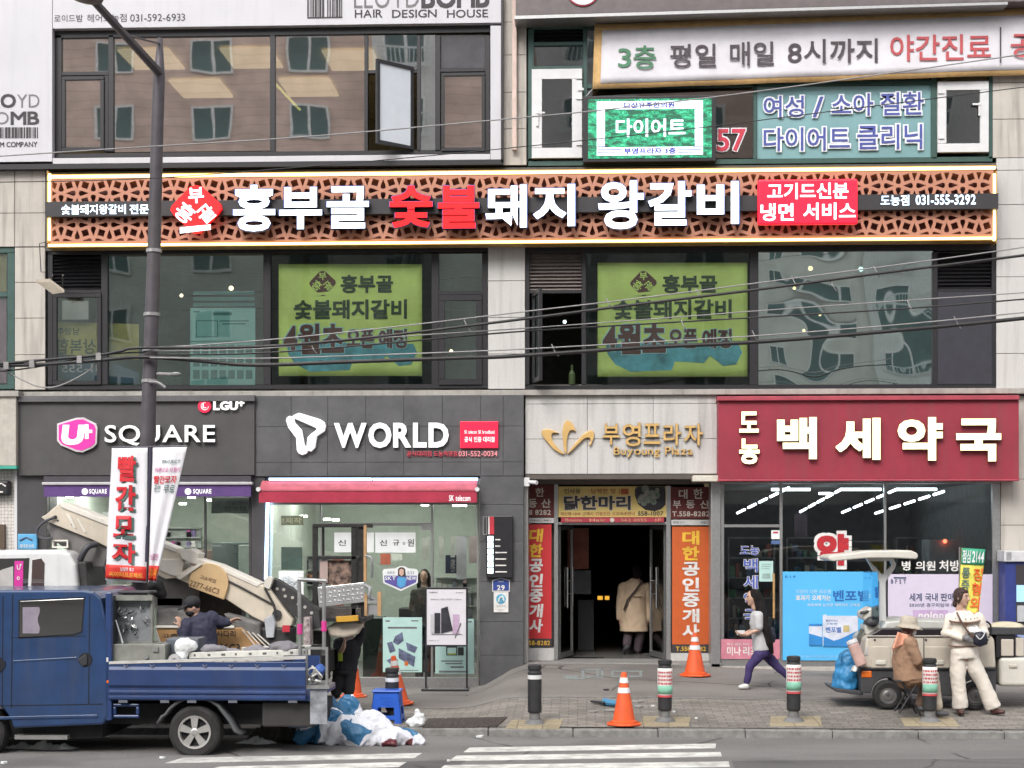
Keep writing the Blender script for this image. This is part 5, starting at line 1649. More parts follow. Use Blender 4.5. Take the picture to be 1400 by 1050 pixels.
for i, (x0, x1, y0, Y) in enumerate(((1050, 1180, 470, 3), (150, 250, 480, 2.5), (1070, 1150, 480, 1.6), (430, 560, 500, 2))):
    boxthing('restaurant_booth', ('pale booth seat', 'green booth seat', 'grey booth seat', 'low booth seat')[i] + ' inside the restaurant ' + ('far behind the wavy glass', 'behind the yellow banner', 'close behind the wavy glass', 'under the left green banner')[i], 'booth', x0, y0, x1, Y, .5, mat('booth%d' % i, ((.25, .26, .24), (.06, .2, .17), (.15, .19, .18), (.1, .14, .13))[i], .6), zb=Z(526, .32))
b = MB(); c = W(782, 520, .2); b.lathe([(.0, 0), (.055, 0), (.055, .16), (.02, .22), (.02, .3), (0, .3)], (c.x, c.y, Z(526, .2)), 12); tag(b.build('green_bottle', mat('bottle_green', (.05, .07, .03), .2)), 'small dark green bottle inside the open casement window', 'bottle')

# ================================================================== street lamp, its flags, cables
s = thing('street_lamp', 'tall dark grey street lamp leaning slightly, arm reaching over the road', 'street lamp', (X(186, -5.2), -5.2, 0))
POLE = mat('pole_grey', (.085, .075, .085), .5, .3, var=.15, sc=5, dirt=.3)
YPO = -5.25
pts = [W(185, 1000, YPO)] + [W(x, y, YPO) for x, y in ((194, 720), (201.5, 612), (206, 480), (211, 330), (215, 180), (217.5, 105), (219, 52))]
b = MB(); b.tube(pts, [.098, .094, .09, .086, .08, .074, .07, .03], 20); b.build('pole', POLE, s, smooth=True)
a0, a1 = W(219, 101, YPO), W(126, -1, -7.0)
b = MB(); b.tube([a0, a0.lerp(a1, .5), a1], [.055, .05, .045], 6, side=(0, 0, 1)); b.tube([W(219.5, 60, YPO), a0.lerp(a1, .55) + Vector((0, 0, .0))], .012, 6); b.build('arm', POLE, s)
h1 = W(100, -16, -7.5)
b = MB(); d = (h1 - a1)
b.tube([a1 - d * .25, a1, a1 + d * .3, h1, h1 + d * .35], [.07, .14, .17, .16, .06], 12, side=RT, rb=[.04, .06, .075, .07, .03]); o = b.build('lamp_head', POLE, s, smooth=True)
b = MB()
for yy, in ((478,), (521,), (430,)): b.lathe([(.092, -.02), (.1, -.02), (.1, .02), (.092, .02)], W(205.8 - (yy - 490) * .03, yy, YPO), 16)
b.lathe([(.088, -.02), (.095, -.02), (.095, .02), (.088, .02)], W(210.5, 343, YPO), 16); b.build('band', mat('band_steel', (.35, .34, .34), .4, .6), s)
YFL = -5.42
b = MB(); b.cyl(W(206, 612, YFL), W(200, 768, YFL), .03, n=10); b.cyl(W(153, 612, YFL), W(256, 610, YFL), .012, n=8); b.build('flag_post', mat('post_navy', (.04, .035, .06), .5), s)
def flag(lab, TLp, TRp, BRp, BLp, name='street_flag', fold=.02, grp='flags on the street lamp', cat='flag', msheet=None, Yf=YFL, ncol=(8, 24)):
    t = thing(name, lab, cat, group=grp)
    q = [W(*p, Yf - .03) for p in (TLp, TRp, BRp, BLp)]
    fn = lambda u, v: (q[0] * (1 - u) + q[1] * u) * (1 - v) + (q[3] * (1 - u) + q[2] * u) * v + Vector((0, fold * (math.sin(6 * u + 5 * v) * math.sin(PI * u) + .4 * math.sin(17 * u * (1 - .3 * v) + 9 * v)), 0))
    b_ = MB(); b_.grid(fn, *ncol); b_.build('cloth', msheet, t, smooth=True, solid=.003)
    return t, fn
FW_ = mat('flag_white', (.72, .71, .74), .7, var=.03, bump=.12, bsc=9)
FRED = mat('flag_red', (.6, .03, .02), .6, var=.06)
FOR_ = mat('flag_orange', (.75, .3, .04), .6)
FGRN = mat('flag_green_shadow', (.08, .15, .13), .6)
FMAG = mat('flag_magenta', (.5, .05, .25), .6)
def strip_on(t, fn, u0, u1, v0, v1, m_, name, off=.012):
    b_ = MB(); b_.grid(lambda u, v: fn(u0 + (u1 - u0) * u, v0 + (v1 - v0) * v) + Vector((0, -off, 0)), 8, 4); b_.build(name, m_, t, smooth=True, solid=.002)
def glyphs_on(t, fn, items, m_, name, off=.02, bold=.02, heavy=0):
    b_ = MB()
    for ch, u0, u1, v0, v1 in items:
        gb = MB(); gb.glyphs(ch, 0, 1, 0, 1, 0, bold=bold, heavy=heavy)
        vs = [fn(u0 + (u1 - u0) * v.x, v1 + (v0 - v1) * v.z) + Vector((0, -off + v.y, 0)) for v in gb.v]
        b_.add(vs, gb.f)
    b_.build(name, m_, t)
t, fn = flag('white street flag with big red letters, left of the two on the lamp post', (153, 613), (202, 612), (200, 797), (144, 793), msheet=FW_)
it = [('빨', .2, .7, .06, .25), ('간', .17, .7, .28, .47), ('모', .16, .66, .51, .67), ('자', .15, .72, .71, .86)]
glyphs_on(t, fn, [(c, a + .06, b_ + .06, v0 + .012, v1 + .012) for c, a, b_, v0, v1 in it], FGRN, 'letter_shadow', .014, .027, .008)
glyphs_on(t, fn, it, mat('flag_letter_red', (.62, .02, .03), .6), 'red_lettering', .022, .027, .008)
strip_on(t, fn, .0, 1, .88, .985, FRED, 'red_band')
glyphs_on(t, fn, [('남양주 특구', .36, .7, .895, .925)], FW_, 'white_lettering', .02, .02)
glyphs_on(t, fn, [('씨어터프로젝트', .1, .92, .93, .97)], FOR_, 'orange_lettering', .02, .026)
t, fn = flag('white street flag with small coloured print, right of the two on the lamp post', (209, 612), (256, 611), (213, 796), (203, 795), msheet=FW_)
glyphs_on(t, fn, [('PROJECT', .32, .9, .095, .125)], FGRN, 'green_lettering', .018, .02)
glyphs_on(t, fn, [('어른으로 모험기', .1, .95, .15, .185), ('소중한', .1, .7, .79, .84)], FMAG, 'magenta_lettering', .018, .016)
glyphs_on(t, fn, [('빨간모자', .08, .9, .21, .27)], mat('flag_letter_red', (.62, .02, .03), .6), 'red_lettering', .018, .024)
glyphs_on(t, fn, [('공연', .1, .34, .28, .33), ('무료', .5, .9, .28, .34)], FGRN, 'dark_lettering', .018, .01)
strip_on(t, fn, .0, 1, .88, .99, FRED, 'red_band'); glyphs_on(t, fn, [('후원', .15, .9, .9, .97)], FOR_, 'orange_lettering', .02, .02)

CAB = mat('cable_black', (.02, .019, .02), .5)
CABL = mat('cable_grey', (.28, .27, .27), .5)
cables = [
    ([(-60, 219), (0, 213.5), (210, 200), (430, 186), (700, 162), (840, 148.5), (1050, 123), (1400, 74), (1480, 62)], .008, CABL, -5.6, 'thin grey cable crossing in front of the third floor windows'),
    ([(-60, 250), (0, 249), (200, 244), (440, 226), (700, 202), (980, 172), (1050, 163), (1400, 119), (1480, 108)], .006, CAB, -5.5, 'thin black cable crossing in front of the lattice sign'),
    ([(-60, 499), (0, 497), (60, 492), (130, 486), (165, 480), (195, 475.5), (350, 474), (500, 462), (700, 438), (840, 420), (1050, 394), (1200, 374), (1400, 349), (1480, 338)], .017, CAB, -5.42, 'uppermost thick black cable of the bundle tied to the lamp post'),
    ([(205, 476), (350, 466), (520, 449), (700, 428), (880, 407), (1050, 385), (1250, 359), (1400, 338), (1480, 326)], .008, CABL, -5.36, 'thin grey cable just above the uppermost thick cable'),
    ([(205, 485), (350, 483), (520, 470), (700, 454), (880, 443), (1050, 433), (1250, 421), (1400, 409), (1480, 403)], .010, CAB, -5.3, 'thin black cable in the middle of the cable bundle'),
    ([(205, 480), (350, 477), (520, 462), (700, 450), (880, 437), (1050, 424), (1250, 410), (1400, 400), (1480, 393)], .007, CABL, -5.33, 'grey cable slightly above the middle black cable'),
    ([(-60, 504), (0, 500), (60, 498), (130, 493), (195, 488), (280, 494), (350, 499), (480, 494.5), (640, 489), (700, 487), (880, 475), (1050, 466.5), (1280, 447), (1400, 435), (1480, 426)], .024, CAB, -5.4, 'lowest and thickest black cable of the bundle'),
    ([(205, 489), (350, 490), (520, 485), (700, 478), (880, 468), (1050, 458), (1250, 442), (1400, 427), (1480, 418)], .008, CABL, -5.44, 'grey cable riding close above the thickest black cable'),
    ([(-40, 510), (0, 508), (60, 500), (130, 486), (200, 481)], .010, CAB, -5.38, 'short black cable rising from the left edge to the lamp post'),
    ([(0, 505), (20, 514), (45, 526), (65, 530), (85, 526), (110, 514), (126, 503), (135, 490)], .009, CABL, -5.34, 'slack grey cable loop drooping left of the lamp post'),
]
for P, r, mm, Y, lab in cables:
    b = MB(); b.tube(spl([W(x, y, Y) for x, y in P], 6), r, 7)
    tag(b.build('overhead_cable', mm, smooth=True), lab, 'cable', 'cables strung across the shop fronts')
random.seed(4)
b = MB()
for px, py in ((834, 417), (957, 404), (1088, 388), (1200, 374), (936, 446), (1246, 421), (1140, 392), (760, 481), (1034, 462), (1310, 443), (640, 447), (430, 478)):
    p = W(px, py, -5.4); b.tube([p + Vector((-.05, 0, .09)), p + Vector((-.01, -.02, 0)), p + Vector((.03, 0, -.05))], .006, 5)
for px, py in ((10, 496), (45, 494), (110, 488), (136, 484)): b.box(X(px, -5.4) - .03, X(px, -5.4) + .03, -5.45, -5.36, Z(py + 6, -5.4), Z(py - 4, -5.4))
tag(b.build('cable_ties', CABL), 'loose grey wire ties sticking out from the cable bundle', 'cable tie')
s = thing('cable_clamp', 'grey cable anchor bracket on the lamp post below the bundle', 'bracket')
b = MB(); b.cyl(W(207, 511, -5.2), W(246, 512, -5.5), .02, n=8); b.tube(spl([W(204, 522, -5.35), W(216, 523, -5.4), W(226, 530, -5.4)], 4), .018, 6); b.build('arm', CABL, s)
b = MB(); b.ball(W(240, 512, -5.5), .07, .05, .03); b.build('insulator', mat('insulator_grey', (.2, .2, .2), .4), s)

# ================================================================== bollards, cones and small things on the pavement
RUB = mat('bollard_black', (.022, .022, .024), .6, var=.2, sc=10)
BASEM = mat('bollard_base', (.2, .2, .2), .6, .3, var=.2)
REFL = mat('reflector_white', (.7, .7, .7), .4)
def bollard(px, py, top, lab, wrap=None, Y=None, dark_base=False):
    p = G(px, py); k = scale(p.y, px)
    h = (py - top) / k
    s = thing('bollard', lab, 'bollard', p, 'black kerb bollards')
    b = MB(); b.lathe([(.0, .13), (.076, .13), (.084, .15), (.084, h - .09), (.074, h - .075), (.074, h - .06), (.084, h - .05), (.084, h - .01), (.072, h), (0, h)], p, 24); b.build('post', RUB, s, smooth=False, bevel=0)
    b = MB(); b.lathe([(0, 0), (.135, 0), (.09, .04), (.066, .05), (.064, .13), (0, .13)], p, 20); b.build('base', BASEM, s)
    b = MB()
    for a in range(-80, 81, 16 if wrap else 40):
        pass
    b.lathe([(.085, h - .17), (.0865, h - .17), (.0865, h - .12), (.085, h - .12)], p, 24)
    if not wrap: b.build('reflector', REFL, s)
    else:
        b = MB(); nn = 20
        for z0, z1 in ((h - .15 - .30, h - .1),):
            b.grid(lambda u, v: p + Vector((.09 * math.sin(-1.45 + 2.9 * u), -.09 * math.cos(-1.45 + 2.9 * u), z0 + (z1 - z0) * v)), nn, 6)
        b.build('wrapped_notice', mat('wrap_paper', (.66, .62, .6), .7, var=.06), s, smooth=True, solid=.002)
        b = MB(); g = MB()
        b.grid(lambda u, v: p + Vector((.0925 * math.sin(-1.3 + 2.6 * u), -.0925 * math.cos(-1.3 + 2.6 * u), h - .41 + .1 * v)), 12, 2)
        b.build('green_print', mat('wrap_green', (.2, .45, .33), .7), s, smooth=True, solid=.001)
        random.seed(int(px))
        for row in range(4):
            a = -1.1
            while a < 1.1:
                da = random.uniform(.1, .3); z0 = h - .16 - row * .045
                g.grid(lambda u, v: p + Vector((.0935 * math.sin(a + da * u), -.0935 * math.cos(a + da * u), z0 + .022 * v)), 2, 1); a += da + random.uniform(.06, .15)
        g.build('red_print', mat('wrap_red', (.5, .07, .08), .7), s, solid=.001)
        b = MB(); b.grid(lambda u, v: p + Vector((.0925 * math.sin(-1.3 + 2.6 * u), -.0925 * math.cos(-1.3 + 2.6 * u), h - .45 + .025 * v)), 12, 1); b.build('red_foot_print', mat('wrap_red', (.5, .07, .08), .7), s, solid=.001)
bollard(731, 989, 909, 'black bollard with white reflector and no paper, in front of the left door post')
bollard(909, 986, 902, 'black bollard wrapped in a printed notice in front of the entrance', True)
bollard(1085, 986, 897, 'black bollard wrapped in a printed notice beside the walking girl', True)
bollard(1271, 986, 900, 'black bollard wrapped in a printed notice in front of the seated woman', True)
bollard(536, 985, 913, 'black bollard with white reflector behind the blue stool')
CONE = mat('cone_orange', (.72, .1, .02), .45, var=.08, sc=6, dirt=.2)
def cone(px, py, top, wpx, lab, tilt=0, base_w=None):
    p = G(px, py); k = scale(p.y, px); h = (py - top) / k; r = wpx / 2 / k
    s = thing('traffic_cone', lab, 'traffic cone', p, 'orange traffic cones')
    rb = r * .66
    Mt = Matrix.Translation(p) @ Matrix.Rotation(math.radians(tilt), 4, 'Y') @ Matrix.Translation(-p)
    f = lambda z: rb + (.032 - rb) * (z - .06) / (h - .07)
    b = MB(); n = 8
    b.prismz([(p.x + r * 1.08 * math.cos(PI / 8 + i * PI / 4), p.y + r * 1.08 * math.sin(PI / 8 + i * PI / 4)) for i in range(8)], p.z, p.z + .025); b.xf(Mt); b.build('base', CONE, s, bevel=.008)
    b = MB(); b.lathe([(0, .02), (rb * 1.22, .02), (rb * 1.2, .045), (rb, .06), (.032, h - .01), (.022, h), (0, h)], p, 28); b.xf(Mt); b.build('cone_body', CONE, s, smooth=False)
    for z0, z1 in ((h * .61, h * .71), (h * .8, h * .9)):
        b = MB(); b.lathe([(f(z0) + .0005, z0), (f(z0) + .004, z0), (f(z1) + .004, z1), (f(z1) + .0005, z1)], p, 28); b.xf(Mt); b.build('reflective_band', REFL, s, smooth=False)
cone(853, 991, 919, 46, 'nearest orange cone with two white bands, standing at the kerb')
cone(950, 924, 865, 42, 'orange cone standing before the orange poster')
cone(483, 953, 889, 36, 'orange cone beside the worker behind the blue truck')
cone(546, 964, 896, 40, 'tilted orange cone behind the blue stool', -7)
s = thing('plastic_stool', 'stack of blue plastic stools standing behind the crumpled sheet', 'stool', G(530, 987))
p = G(530, 987); BLUEPL = mat('blue_plastic', (.02, .1, .5), .35, var=.08)
h = (987 - 945) / scale(p.y)
b = MB()
for sx, sy in ((-1, -1), (1, -1), (1, 1), (-1, 1)):
    pass
w0, w1 = .195, .155
def stool_panel(axis, sgn):
    q = MB()
    def P(u, v, o=0):
        wv = w0 + (w1 - w0) * v
        return (p + Vector((wv * u, sgn * (wv + o), h * v))) if axis == 'x' else (p + Vector((sgn * (wv + o), wv * u, h * v)))
    cells = [(-1, -.55, 0, 1), (.55, 1, 0, 1), (-.55, .55, .52, 1), (-.55, .55, .12, .26)]
    for u0, u1, v0, v1 in cells:
        q.add([P(u0, v0), P(u1, v0), P(u1, v1), P(u0, v1), P(u0, v0, -.012), P(u1, v0, -.012), P(u1, v1, -.012), P(u0, v1, -.012)], [(0, 1, 2, 3), (7, 6, 5, 4), (0, 4, 5, 1), (1, 5, 6, 2), (2, 6, 7, 3), (3, 7, 4, 0)])
    for v0 in (.62, .72, .82): q.add([P(-.4, v0, .006), P(.4, v0, .006), P(.36, v0 + .05, .006), P(-.36, v0 + .05, .006)], [(0, 1, 2, 3)])
    return q
for ax, sg, nm in (('x', -1, 'side_panel'), ('x', 1, 'side_panel'), ('y', -1, 'side_panel'), ('y', 1, 'side_panel')): stool_panel(ax, sg).build(nm, BLUEPL, s)
b = MB(); b.box(p.x - .175, p.x + .175, p.y - .175, p.y + .175, p.z + h, p.z + h + .025); b.build('seat', BLUEPL, s, bevel=.012)
# crumpled printed sheet
random.seed(31)
tw = bpy.data.materials.new('printed_sheet'); tw.use_nodes = True
nt = tw.node_tree; bs = nt.nodes['Principled BSDF']; tc = nt.nodes.new('ShaderNodeTexCoord'); n1 = nt.nodes.new('ShaderNodeTexVoronoi'); n1.inputs['Scale'].default_value = 5.5; n1.inputs['Randomness'].default_value = 1
nz = nt.nodes.new('ShaderNodeTexNoise'); nz.inputs['Scale'].default_value = 3; mxv = nt.nodes.new('ShaderNodeMix'); mxv.data_type = 'RGBA'; mxv.inputs[0].default_value = .3
nt.links.new(tc.outputs['Object'], nz.inputs[0]); nt.links.new(tc.outputs['Object'], mxv.inputs[6]); nt.links.new(nz.outputs['Color'], mxv.inputs[7]); nt.links.new(mxv.outputs[2], n1.inputs['Vector'])
sepc = nt.nodes.new('ShaderNodeSeparateColor'); nt.links.new(n1.outputs['Color'], sepc.inputs[0])
cr = nt.nodes.new('ShaderNodeValToRGB'); cr.color_ramp.interpolation = 'CONSTANT'; nt.links.new(sepc.outputs[0], cr.inputs[0])
e = cr.color_ramp.elements; e[0].color = (.03, .14, .28, 1); e[1].position = .36; e[1].color = (.66, .67, .72, 1); e2 = e.new(.965); e2.color = (.16, .04, .05, 1); e3 = e.new(.985); e3.color = (.66, .67, .72, 1)
nt.links.new(cr.outputs[0], bs.inputs['Base Color']); bs.inputs['Roughness'].default_value = .45
s0 = G(500, 1020)
from mathutils import noise as NZ


def heap(cx, cy, rx, ry, hh, seed, name, m_, lab, cat, peak=None):
    c = G(cx, cy)
    def f(u, v):
        x, y = 2 * u - 1, 2 * v - 1
        an = math.atan2(y, x); rr = max(abs(x), abs(y)); q = 1 + .16 * math.sin(3 * an + seed) + .1 * math.sin(7 * an + seed)
        r = math.hypot(x, y) + 1e-6
        X_ = x / r * rr * q * rx; Y_ = y / r * rr * q * ry
        n1 = abs(NZ.noise(Vector((X_ * 4 + seed, Y_ * 3 + .8 * X_, seed)))) * 2
        n2 = abs(NZ.noise(Vector((X_ * 14, Y_ * 9 + X_ * 5, seed + 4)))) * 2.4
        z = (1 - rr ** 2) * hh * (.35 + .9 * (1 - n1) * .8 + .25 * (1 - n2) - .15)
        if peak: z += peak[1] * math.exp(-((X_ - peak[0]) / .15) ** 2) * (1 - rr ** 2) * (.85 + .3 * n2)
        dx = .05 * NZ.noise(Vector((X_ * 6, Y_ * 6, seed + 9)))
        P = Vector((c.x + X_ + dx, c.y + Y_ + dx * .5, 0)); P.z = gz(P.x, P.y) + max(.006, z)
        return P
    b_ = MB(); b_.grid(f, 120, 80)
    o = b_.build(name, m_, smooth=True, solid=.004)
    d = o.modifiers.new('smooth', 'SMOOTH'); d.factor = .5; d.iterations = 2
    return tag(o, lab, cat)
def crumple(name, pts, seed, m_, lab, cat, vox=.011):
    """soft folded cloth: many long low folds grown together"""
    rnd = random.Random(seed)
    b_ = MB()
    for px, py, top, wpx, n in pts:
        c = G(px, py)
        hh = (py - top) / scale(c.y, px)
        wd = wpx / scale(c.y, px)
        for i in range(n):
            an = rnd.uniform(-.5, .5) + (PI / 2 if rnd.random() < .25 else 0)
            L = wd * rnd.uniform(.35, .6)
            o = Vector((rnd.uniform(-.4, .4) * wd, rnd.uniform(-.12, .12), 0))
            d = Vector((math.cos(an) * L, math.sin(an) * L * .5, 0))
            h1, h2 = hh * rnd.uniform(.35, 1), hh * rnd.uniform(.05, .6)
            q = [c + o - d, c + o - d * .4, c + o + d * .3, c + o + d]
            zs = [.015, h1 * .8, h2 if rnd.random() < .5 else h1 * .7, .015]
            for p, z in zip(q, zs): p.z = gz(p.x, p.y) + z * .8
            r = max(.03, hh * rnd.uniform(.16, .3))
            b_.tube(spl(q, 4), [r * (1 - .35 * abs(t / 12 * 2 - 1)) for t in range(13)], 8, side=(0, 0, 1), rb=[r * .55] * 13)
        b_.ball(c + Vector((0, 0, hh * .25)), wd * .42, .2, hh * .42)
    o = b_.build(name, m_, smooth=True, remesh=vox, disp=.035)
    return tag(o, lab, cat)


crumple('crumpled_sheet', [(448, 1016, 958, 46, 10), (444, 1010, 932, 24, 7), (490, 1018, 964, 66, 14), (531, 1018, 982, 52, 12), (468, 1004, 946, 36, 7)], 5, tw, 'crumpled white and blue printed sheet lying on the road behind the truck', 'sheet')
heap(388, 1012, .4, .22, .26, 9, 'grey_tarpaulin', mat('tarp_grey', (.09, .085, .08), .6, var=.3), 'crumpled dark grey tarpaulin lying under the truck tail', 'tarpaulin')
heap(60, 1024, .38, .1, .1, 5, 'paper_scrap', PAPER, 'bent white paper sheet lying under the blue truck cab', 'paper')
b = MB(); p = G(570, 994); b.ball(p + Vector((-.02, 0, .05)), .1, .08, .055); b.ball(p + Vector((.03, 0, .1)), .07, .06, .07); b.ball(p + Vector((.01, 0, .17)), .03, .025, .05)
tag(b.build('plastic_bag', PAPER, smooth=True, remesh=.012, disp=.07), 'small crumpled white bag beside the crumpled sheet', 'bag')
heap(352, 1017, .2, .08, .08, 12, 'paper_scrap', PAPER, 'flat white paper sheet behind the rear truck wheel', 'paper')
# litter near the nearest cone
s = thing('umbrella', 'folded black and blue umbrella lying behind the nearest cone', 'umbrella', G(830, 965))
b = MB(); b.tube([G(808, 962) + Vector((0, 0, .03)), G(828, 966) + Vector((0, 0, .04))], [.012, .03], 8); b.build('shaft', BLK, s)
b = MB(); b.tube([G(826, 965) + Vector((0, 0, .05)), G(848, 968) + Vector((0, 0, .05))], [.05, .03], 8); b.build('canopy', mat('umbrella_blue', (.05, .2, .36), .5), s)
LITLAB = ['white scrap lying on the folded umbrella', 'grey strip left of the umbrella tip', 'grey scrap right of the nearest cone', 'small black scrap behind the umbrella', 'larger grey strip in front of the umbrella', 'lower grey scrap right of the nearest cone', 'tiny white scrap left of the wrapped entrance bollard base', 'tiny white scrap on the pavers beyond the entrance bollard', 'tiny white scrap beside the yellow pad of the entrance bollard', 'small white scrap between entrance step and cone', 'white scrap on the road below the truck wheel', 'white scrap at the lower left corner of the road', 'white scrap on the road between the two zebra bar groups', 'tiny white scrap beside the rusty drain cover', 'white scrap in the gutter below the rusty drain cover']
for i, (px, py, r, c) in enumerate(((833, 960, .06, 0), (812, 974, .07, 1), (868, 960, .08, 1), (829, 944, .045, 2), (838, 972, .1, 1), (872, 967, .06, 1), (892, 966, .02, 0), (952, 983, .02, 0), (922, 974, .018, 0), (856, 943, .03, 0), (222, 1037, .03, 0), (5, 1044, .04, 0), (613, 1041, .02, 0), (610, 984, .025, 0), (657, 1008, .05, 0))):
    p = G(px, py); b = MB(); rr = random.Random(i)
    b.prismz([(p.x + r * rr.uniform(.6, 1.5) * math.cos(t * 1.26), p.y + r * rr.uniform(.6, 1.4) * math.sin(t * 1.26)) for t in range(5)], p.z + .002, p.z + .02)
    tag(b.build('litter', (PAPER, mat('litter_grey', (.3, .29, .28), .7), INK)[c]), LITLAB[i], 'litter', 'scraps of litter on the ground')
# poster stand
s = thing('poster_stand', 'black framed poster stand showing dark phones before the shop', 'poster stand', G(610, 944))
ys = G(610, 944).y
b = MB(); b.pframe(581, 803, 639.5, 884, 2.4, ys, .03); b.pb(581, 884, 583.5, 941, ys, .03); b.pb(637, 884, 639.5, 941, ys, .03); b.build('frame', BLK, s, bevel=.004)
p0, p1 = G(577, 944), G(642, 944)
b = MB(); b.box(p0.x, p1.x, ys - .16, ys - .1, p0.z, p0.z + .035); b.box(p0.x + .02, p0.x + .07, ys - .1, ys + .2, p0.z, p0.z + .04); b.box(p1.x - .07, p1.x - .02, ys - .1, ys + .2, p0.z, p0.z + .04); b.build('foot', BLK, s, bevel=.006)
b = MB(); b.pb(583.4, 805.4, 637, 881.6, ys + .008, .01); b.build('poster_sheet', mat('poster_white', (.66, .64, .68), .35, var=.03), s)
b = MB(); b.pb(594, 838, 602, 866, ys, .003); b.pprism([(603, 832), (612, 829), (619, 862), (603, 866)], ys - .003, .003); b.build('phone_picture', mat('phone_graphite', (.045, .045, .055), .3, var=.3), s)
b = MB(); b.pb(619, 840, 628, 866, ys, .003); b.build('lilac_phone', mat('phone_lilac', (.5, .36, .5), .3), s)
b = MB(); b.pb(588.5, 840, 593, 866, ys, .003); b.build('silver_phone', mat('phone_silver', (.5, .5, .52), .3), s)
b = MB(); b.tube([W(630, 852, ys), W(622, 872, ys)], .008, 5); b.pb(590, 867, 632, 867.8, ys, .002); b.build('pen_picture', GREYINK, s)
text('lettering', s, GREYINK, [('Galaxy S25 | S25+ | Ultra', 589, 818.5, 631, 821), ('SAMSUNG', 587, 809, 598, 811), ('SK telecom', 623, 809, 633, 811), ('Galaxy AI', 587, 875, 600, 877)], ys + .003, bold=.012)
# ATM
s = thing('cash_machine', 'blue cash machine booth with white top against the right pier', 'cash machine')
YA_ = -.4
b = MB(); b.pb(1374, 768, 1440, 930, YA_, .38); b.build('cabinet', mat('atm_blue', (.03, .045, .2), .45), s, bevel=.012)
b = MB(); b.pb(1373, 753, 1441, 768, YA_ - .05, .43); b.build('top_sign', mat('atm_white', (.6, .6, .62), .4), s, bevel=.01)
b = MB(); b.pb(1376, 755, 1383, 766, YA_ - .054, .004); b.build('grey_mark', mat('atm_grey', (.3, .3, .31), .5), s)
b = MB(); b.pb(1389, 772, 1440, 855, YA_ - .004, .02); b.build('recess', INK, s)
b = MB(); b.pb(1390, 800, 1440, 823, YA_ - .02, .02); b.build('screen', lamp('atm_screen', (.25, .42, .6), .5), s)
b = MB(); b.pb(1391, 828, 1440, 850, YA_ - .03, .03); b.build('keypad', mat('atm_keys', (.42, .43, .45), .5), s)
b = MB(); b.pb(1391, 858, 1440, 900, YA_ - .02, .02); b.build('lower_panel', mat('atm_pale', (.25, .33, .55), .5), s)
# upright flag banner on the pole beside the standing person
GRNF = mat('flag_green', (.03, .3, .17), .6); YELF = mat('flag_yellow', (.75, .68, .12), .6)
t, fn = flag('green and yellow clinic flag standing behind the standing person', (1315, 749), (1347, 751), (1336, 860), (1308, 860), 'standing_flag', .015, None, 'flag', YELF, -3.3, (6, 20))
strip_on(t, fn, 0, 1, 0, .2, GRNF, 'green_top')
glyphs_on(t, fn, [('점심', .04, .4, .02, .18), ('2144', .46, .96, .03, .17)], FW_, 'white_lettering', .018, .02)
glyphs_on(t, fn, [(c, .06, .42, .24 + i * .155, .37 + i * .155) for i, c in enumerate('통증치료')], FGRN, 'dark_lettering', .018, .02)
glyphs_on(t, fn, [(c, .55, .98, .24 + i * .18, .4 + i * .18) for i, c in enumerate('정형외과')], mat('flag_orange_red', (.7, .13, .02), .6), 'orange_lettering', .018, .024)
b = MB(); p = W(1311, 950, -3.3); b.tube([(W(1312, 748, -3.3)), (p.x, p.y, gz(p.x, p.y))], .01, 6); b.build('pole', STEEL, t)

# ================================================================== vehicles
def arc(cx, cy, r, a0, a1, n=10): return [(cx + r * math.cos(math.radians(a0 + (a1 - a0) * i / n)), cy + r * math.sin(math.radians(a0 + (a1 - a0) * i / n))) for i in range(n + 1)]


TYREM = mat('tyre_rubber', (.022, .021, .021), .85, var=.25, sc=9, bump=.2, bsc=60)
ALLOY = mat('alloy', (.5, .49, .47), .35, .6, var=.1, sc=12)
UNDER = mat('underbody_black', (.014, .014, .015), .8)


def wheel(parent, px, py, rpx, Y, wd=.18, spokes=5, rim=ALLOY):
    c = W(px, py, Y); r = rpx / scale(Y, px)
    b = MB(); b.lathe([(r * .58, 0), (r * .66, -.012), (r * .86, -.018), (r * .96, -.004), (r, .03), (r, wd - .03), (r * .95, wd), (r * .58, wd)], c, 40, 'Y')
    w_ = b.build('wheel', TYREM, parent, smooth=False)
    b = MB(); b.lathe([(r * .64, -.004), (r * .63, -.014), (r * .56, -.01), (r * .54, .03), (r * .54, .09), (r * .63, .09)], c, 36, 'Y')
    for i in range(spokes):
        a = 2 * PI * i / spokes + PI / 2
        d, e = Vector((math.cos(a), 0, math.sin(a))), Vector((-math.sin(a), 0, math.cos(a)))
        q = [c + d * r * .1 + e * r * .09, c + d * r * .57 + e * r * .15, c + d * r * .57 - e * r * .15, c + d * r * .1 - e * r * .09]
        b.add([p + Vector((0, -.008, 0)) for p in q] + [p + Vector((0, .02, 0)) for p in q], [(0, 1, 2, 3), (7, 6, 5, 4), (0, 4, 5, 1), (1, 5, 6, 2), (2, 6, 7, 3), (3, 7, 4, 0)])
    b.lathe([(0, -.018), (r * .1, -.016), (r * .15, -.008), (r * .15, .02), (0, .02)], c, 20, 'Y')
    b.build('rim', rim, w_)
    b = MB(); b.lathe([(0, .035), (r * .56, .035), (r * .56, .05), (0, .05)], c, 28, 'Y'); b.build('brake', UNDER, w_)
    return w_


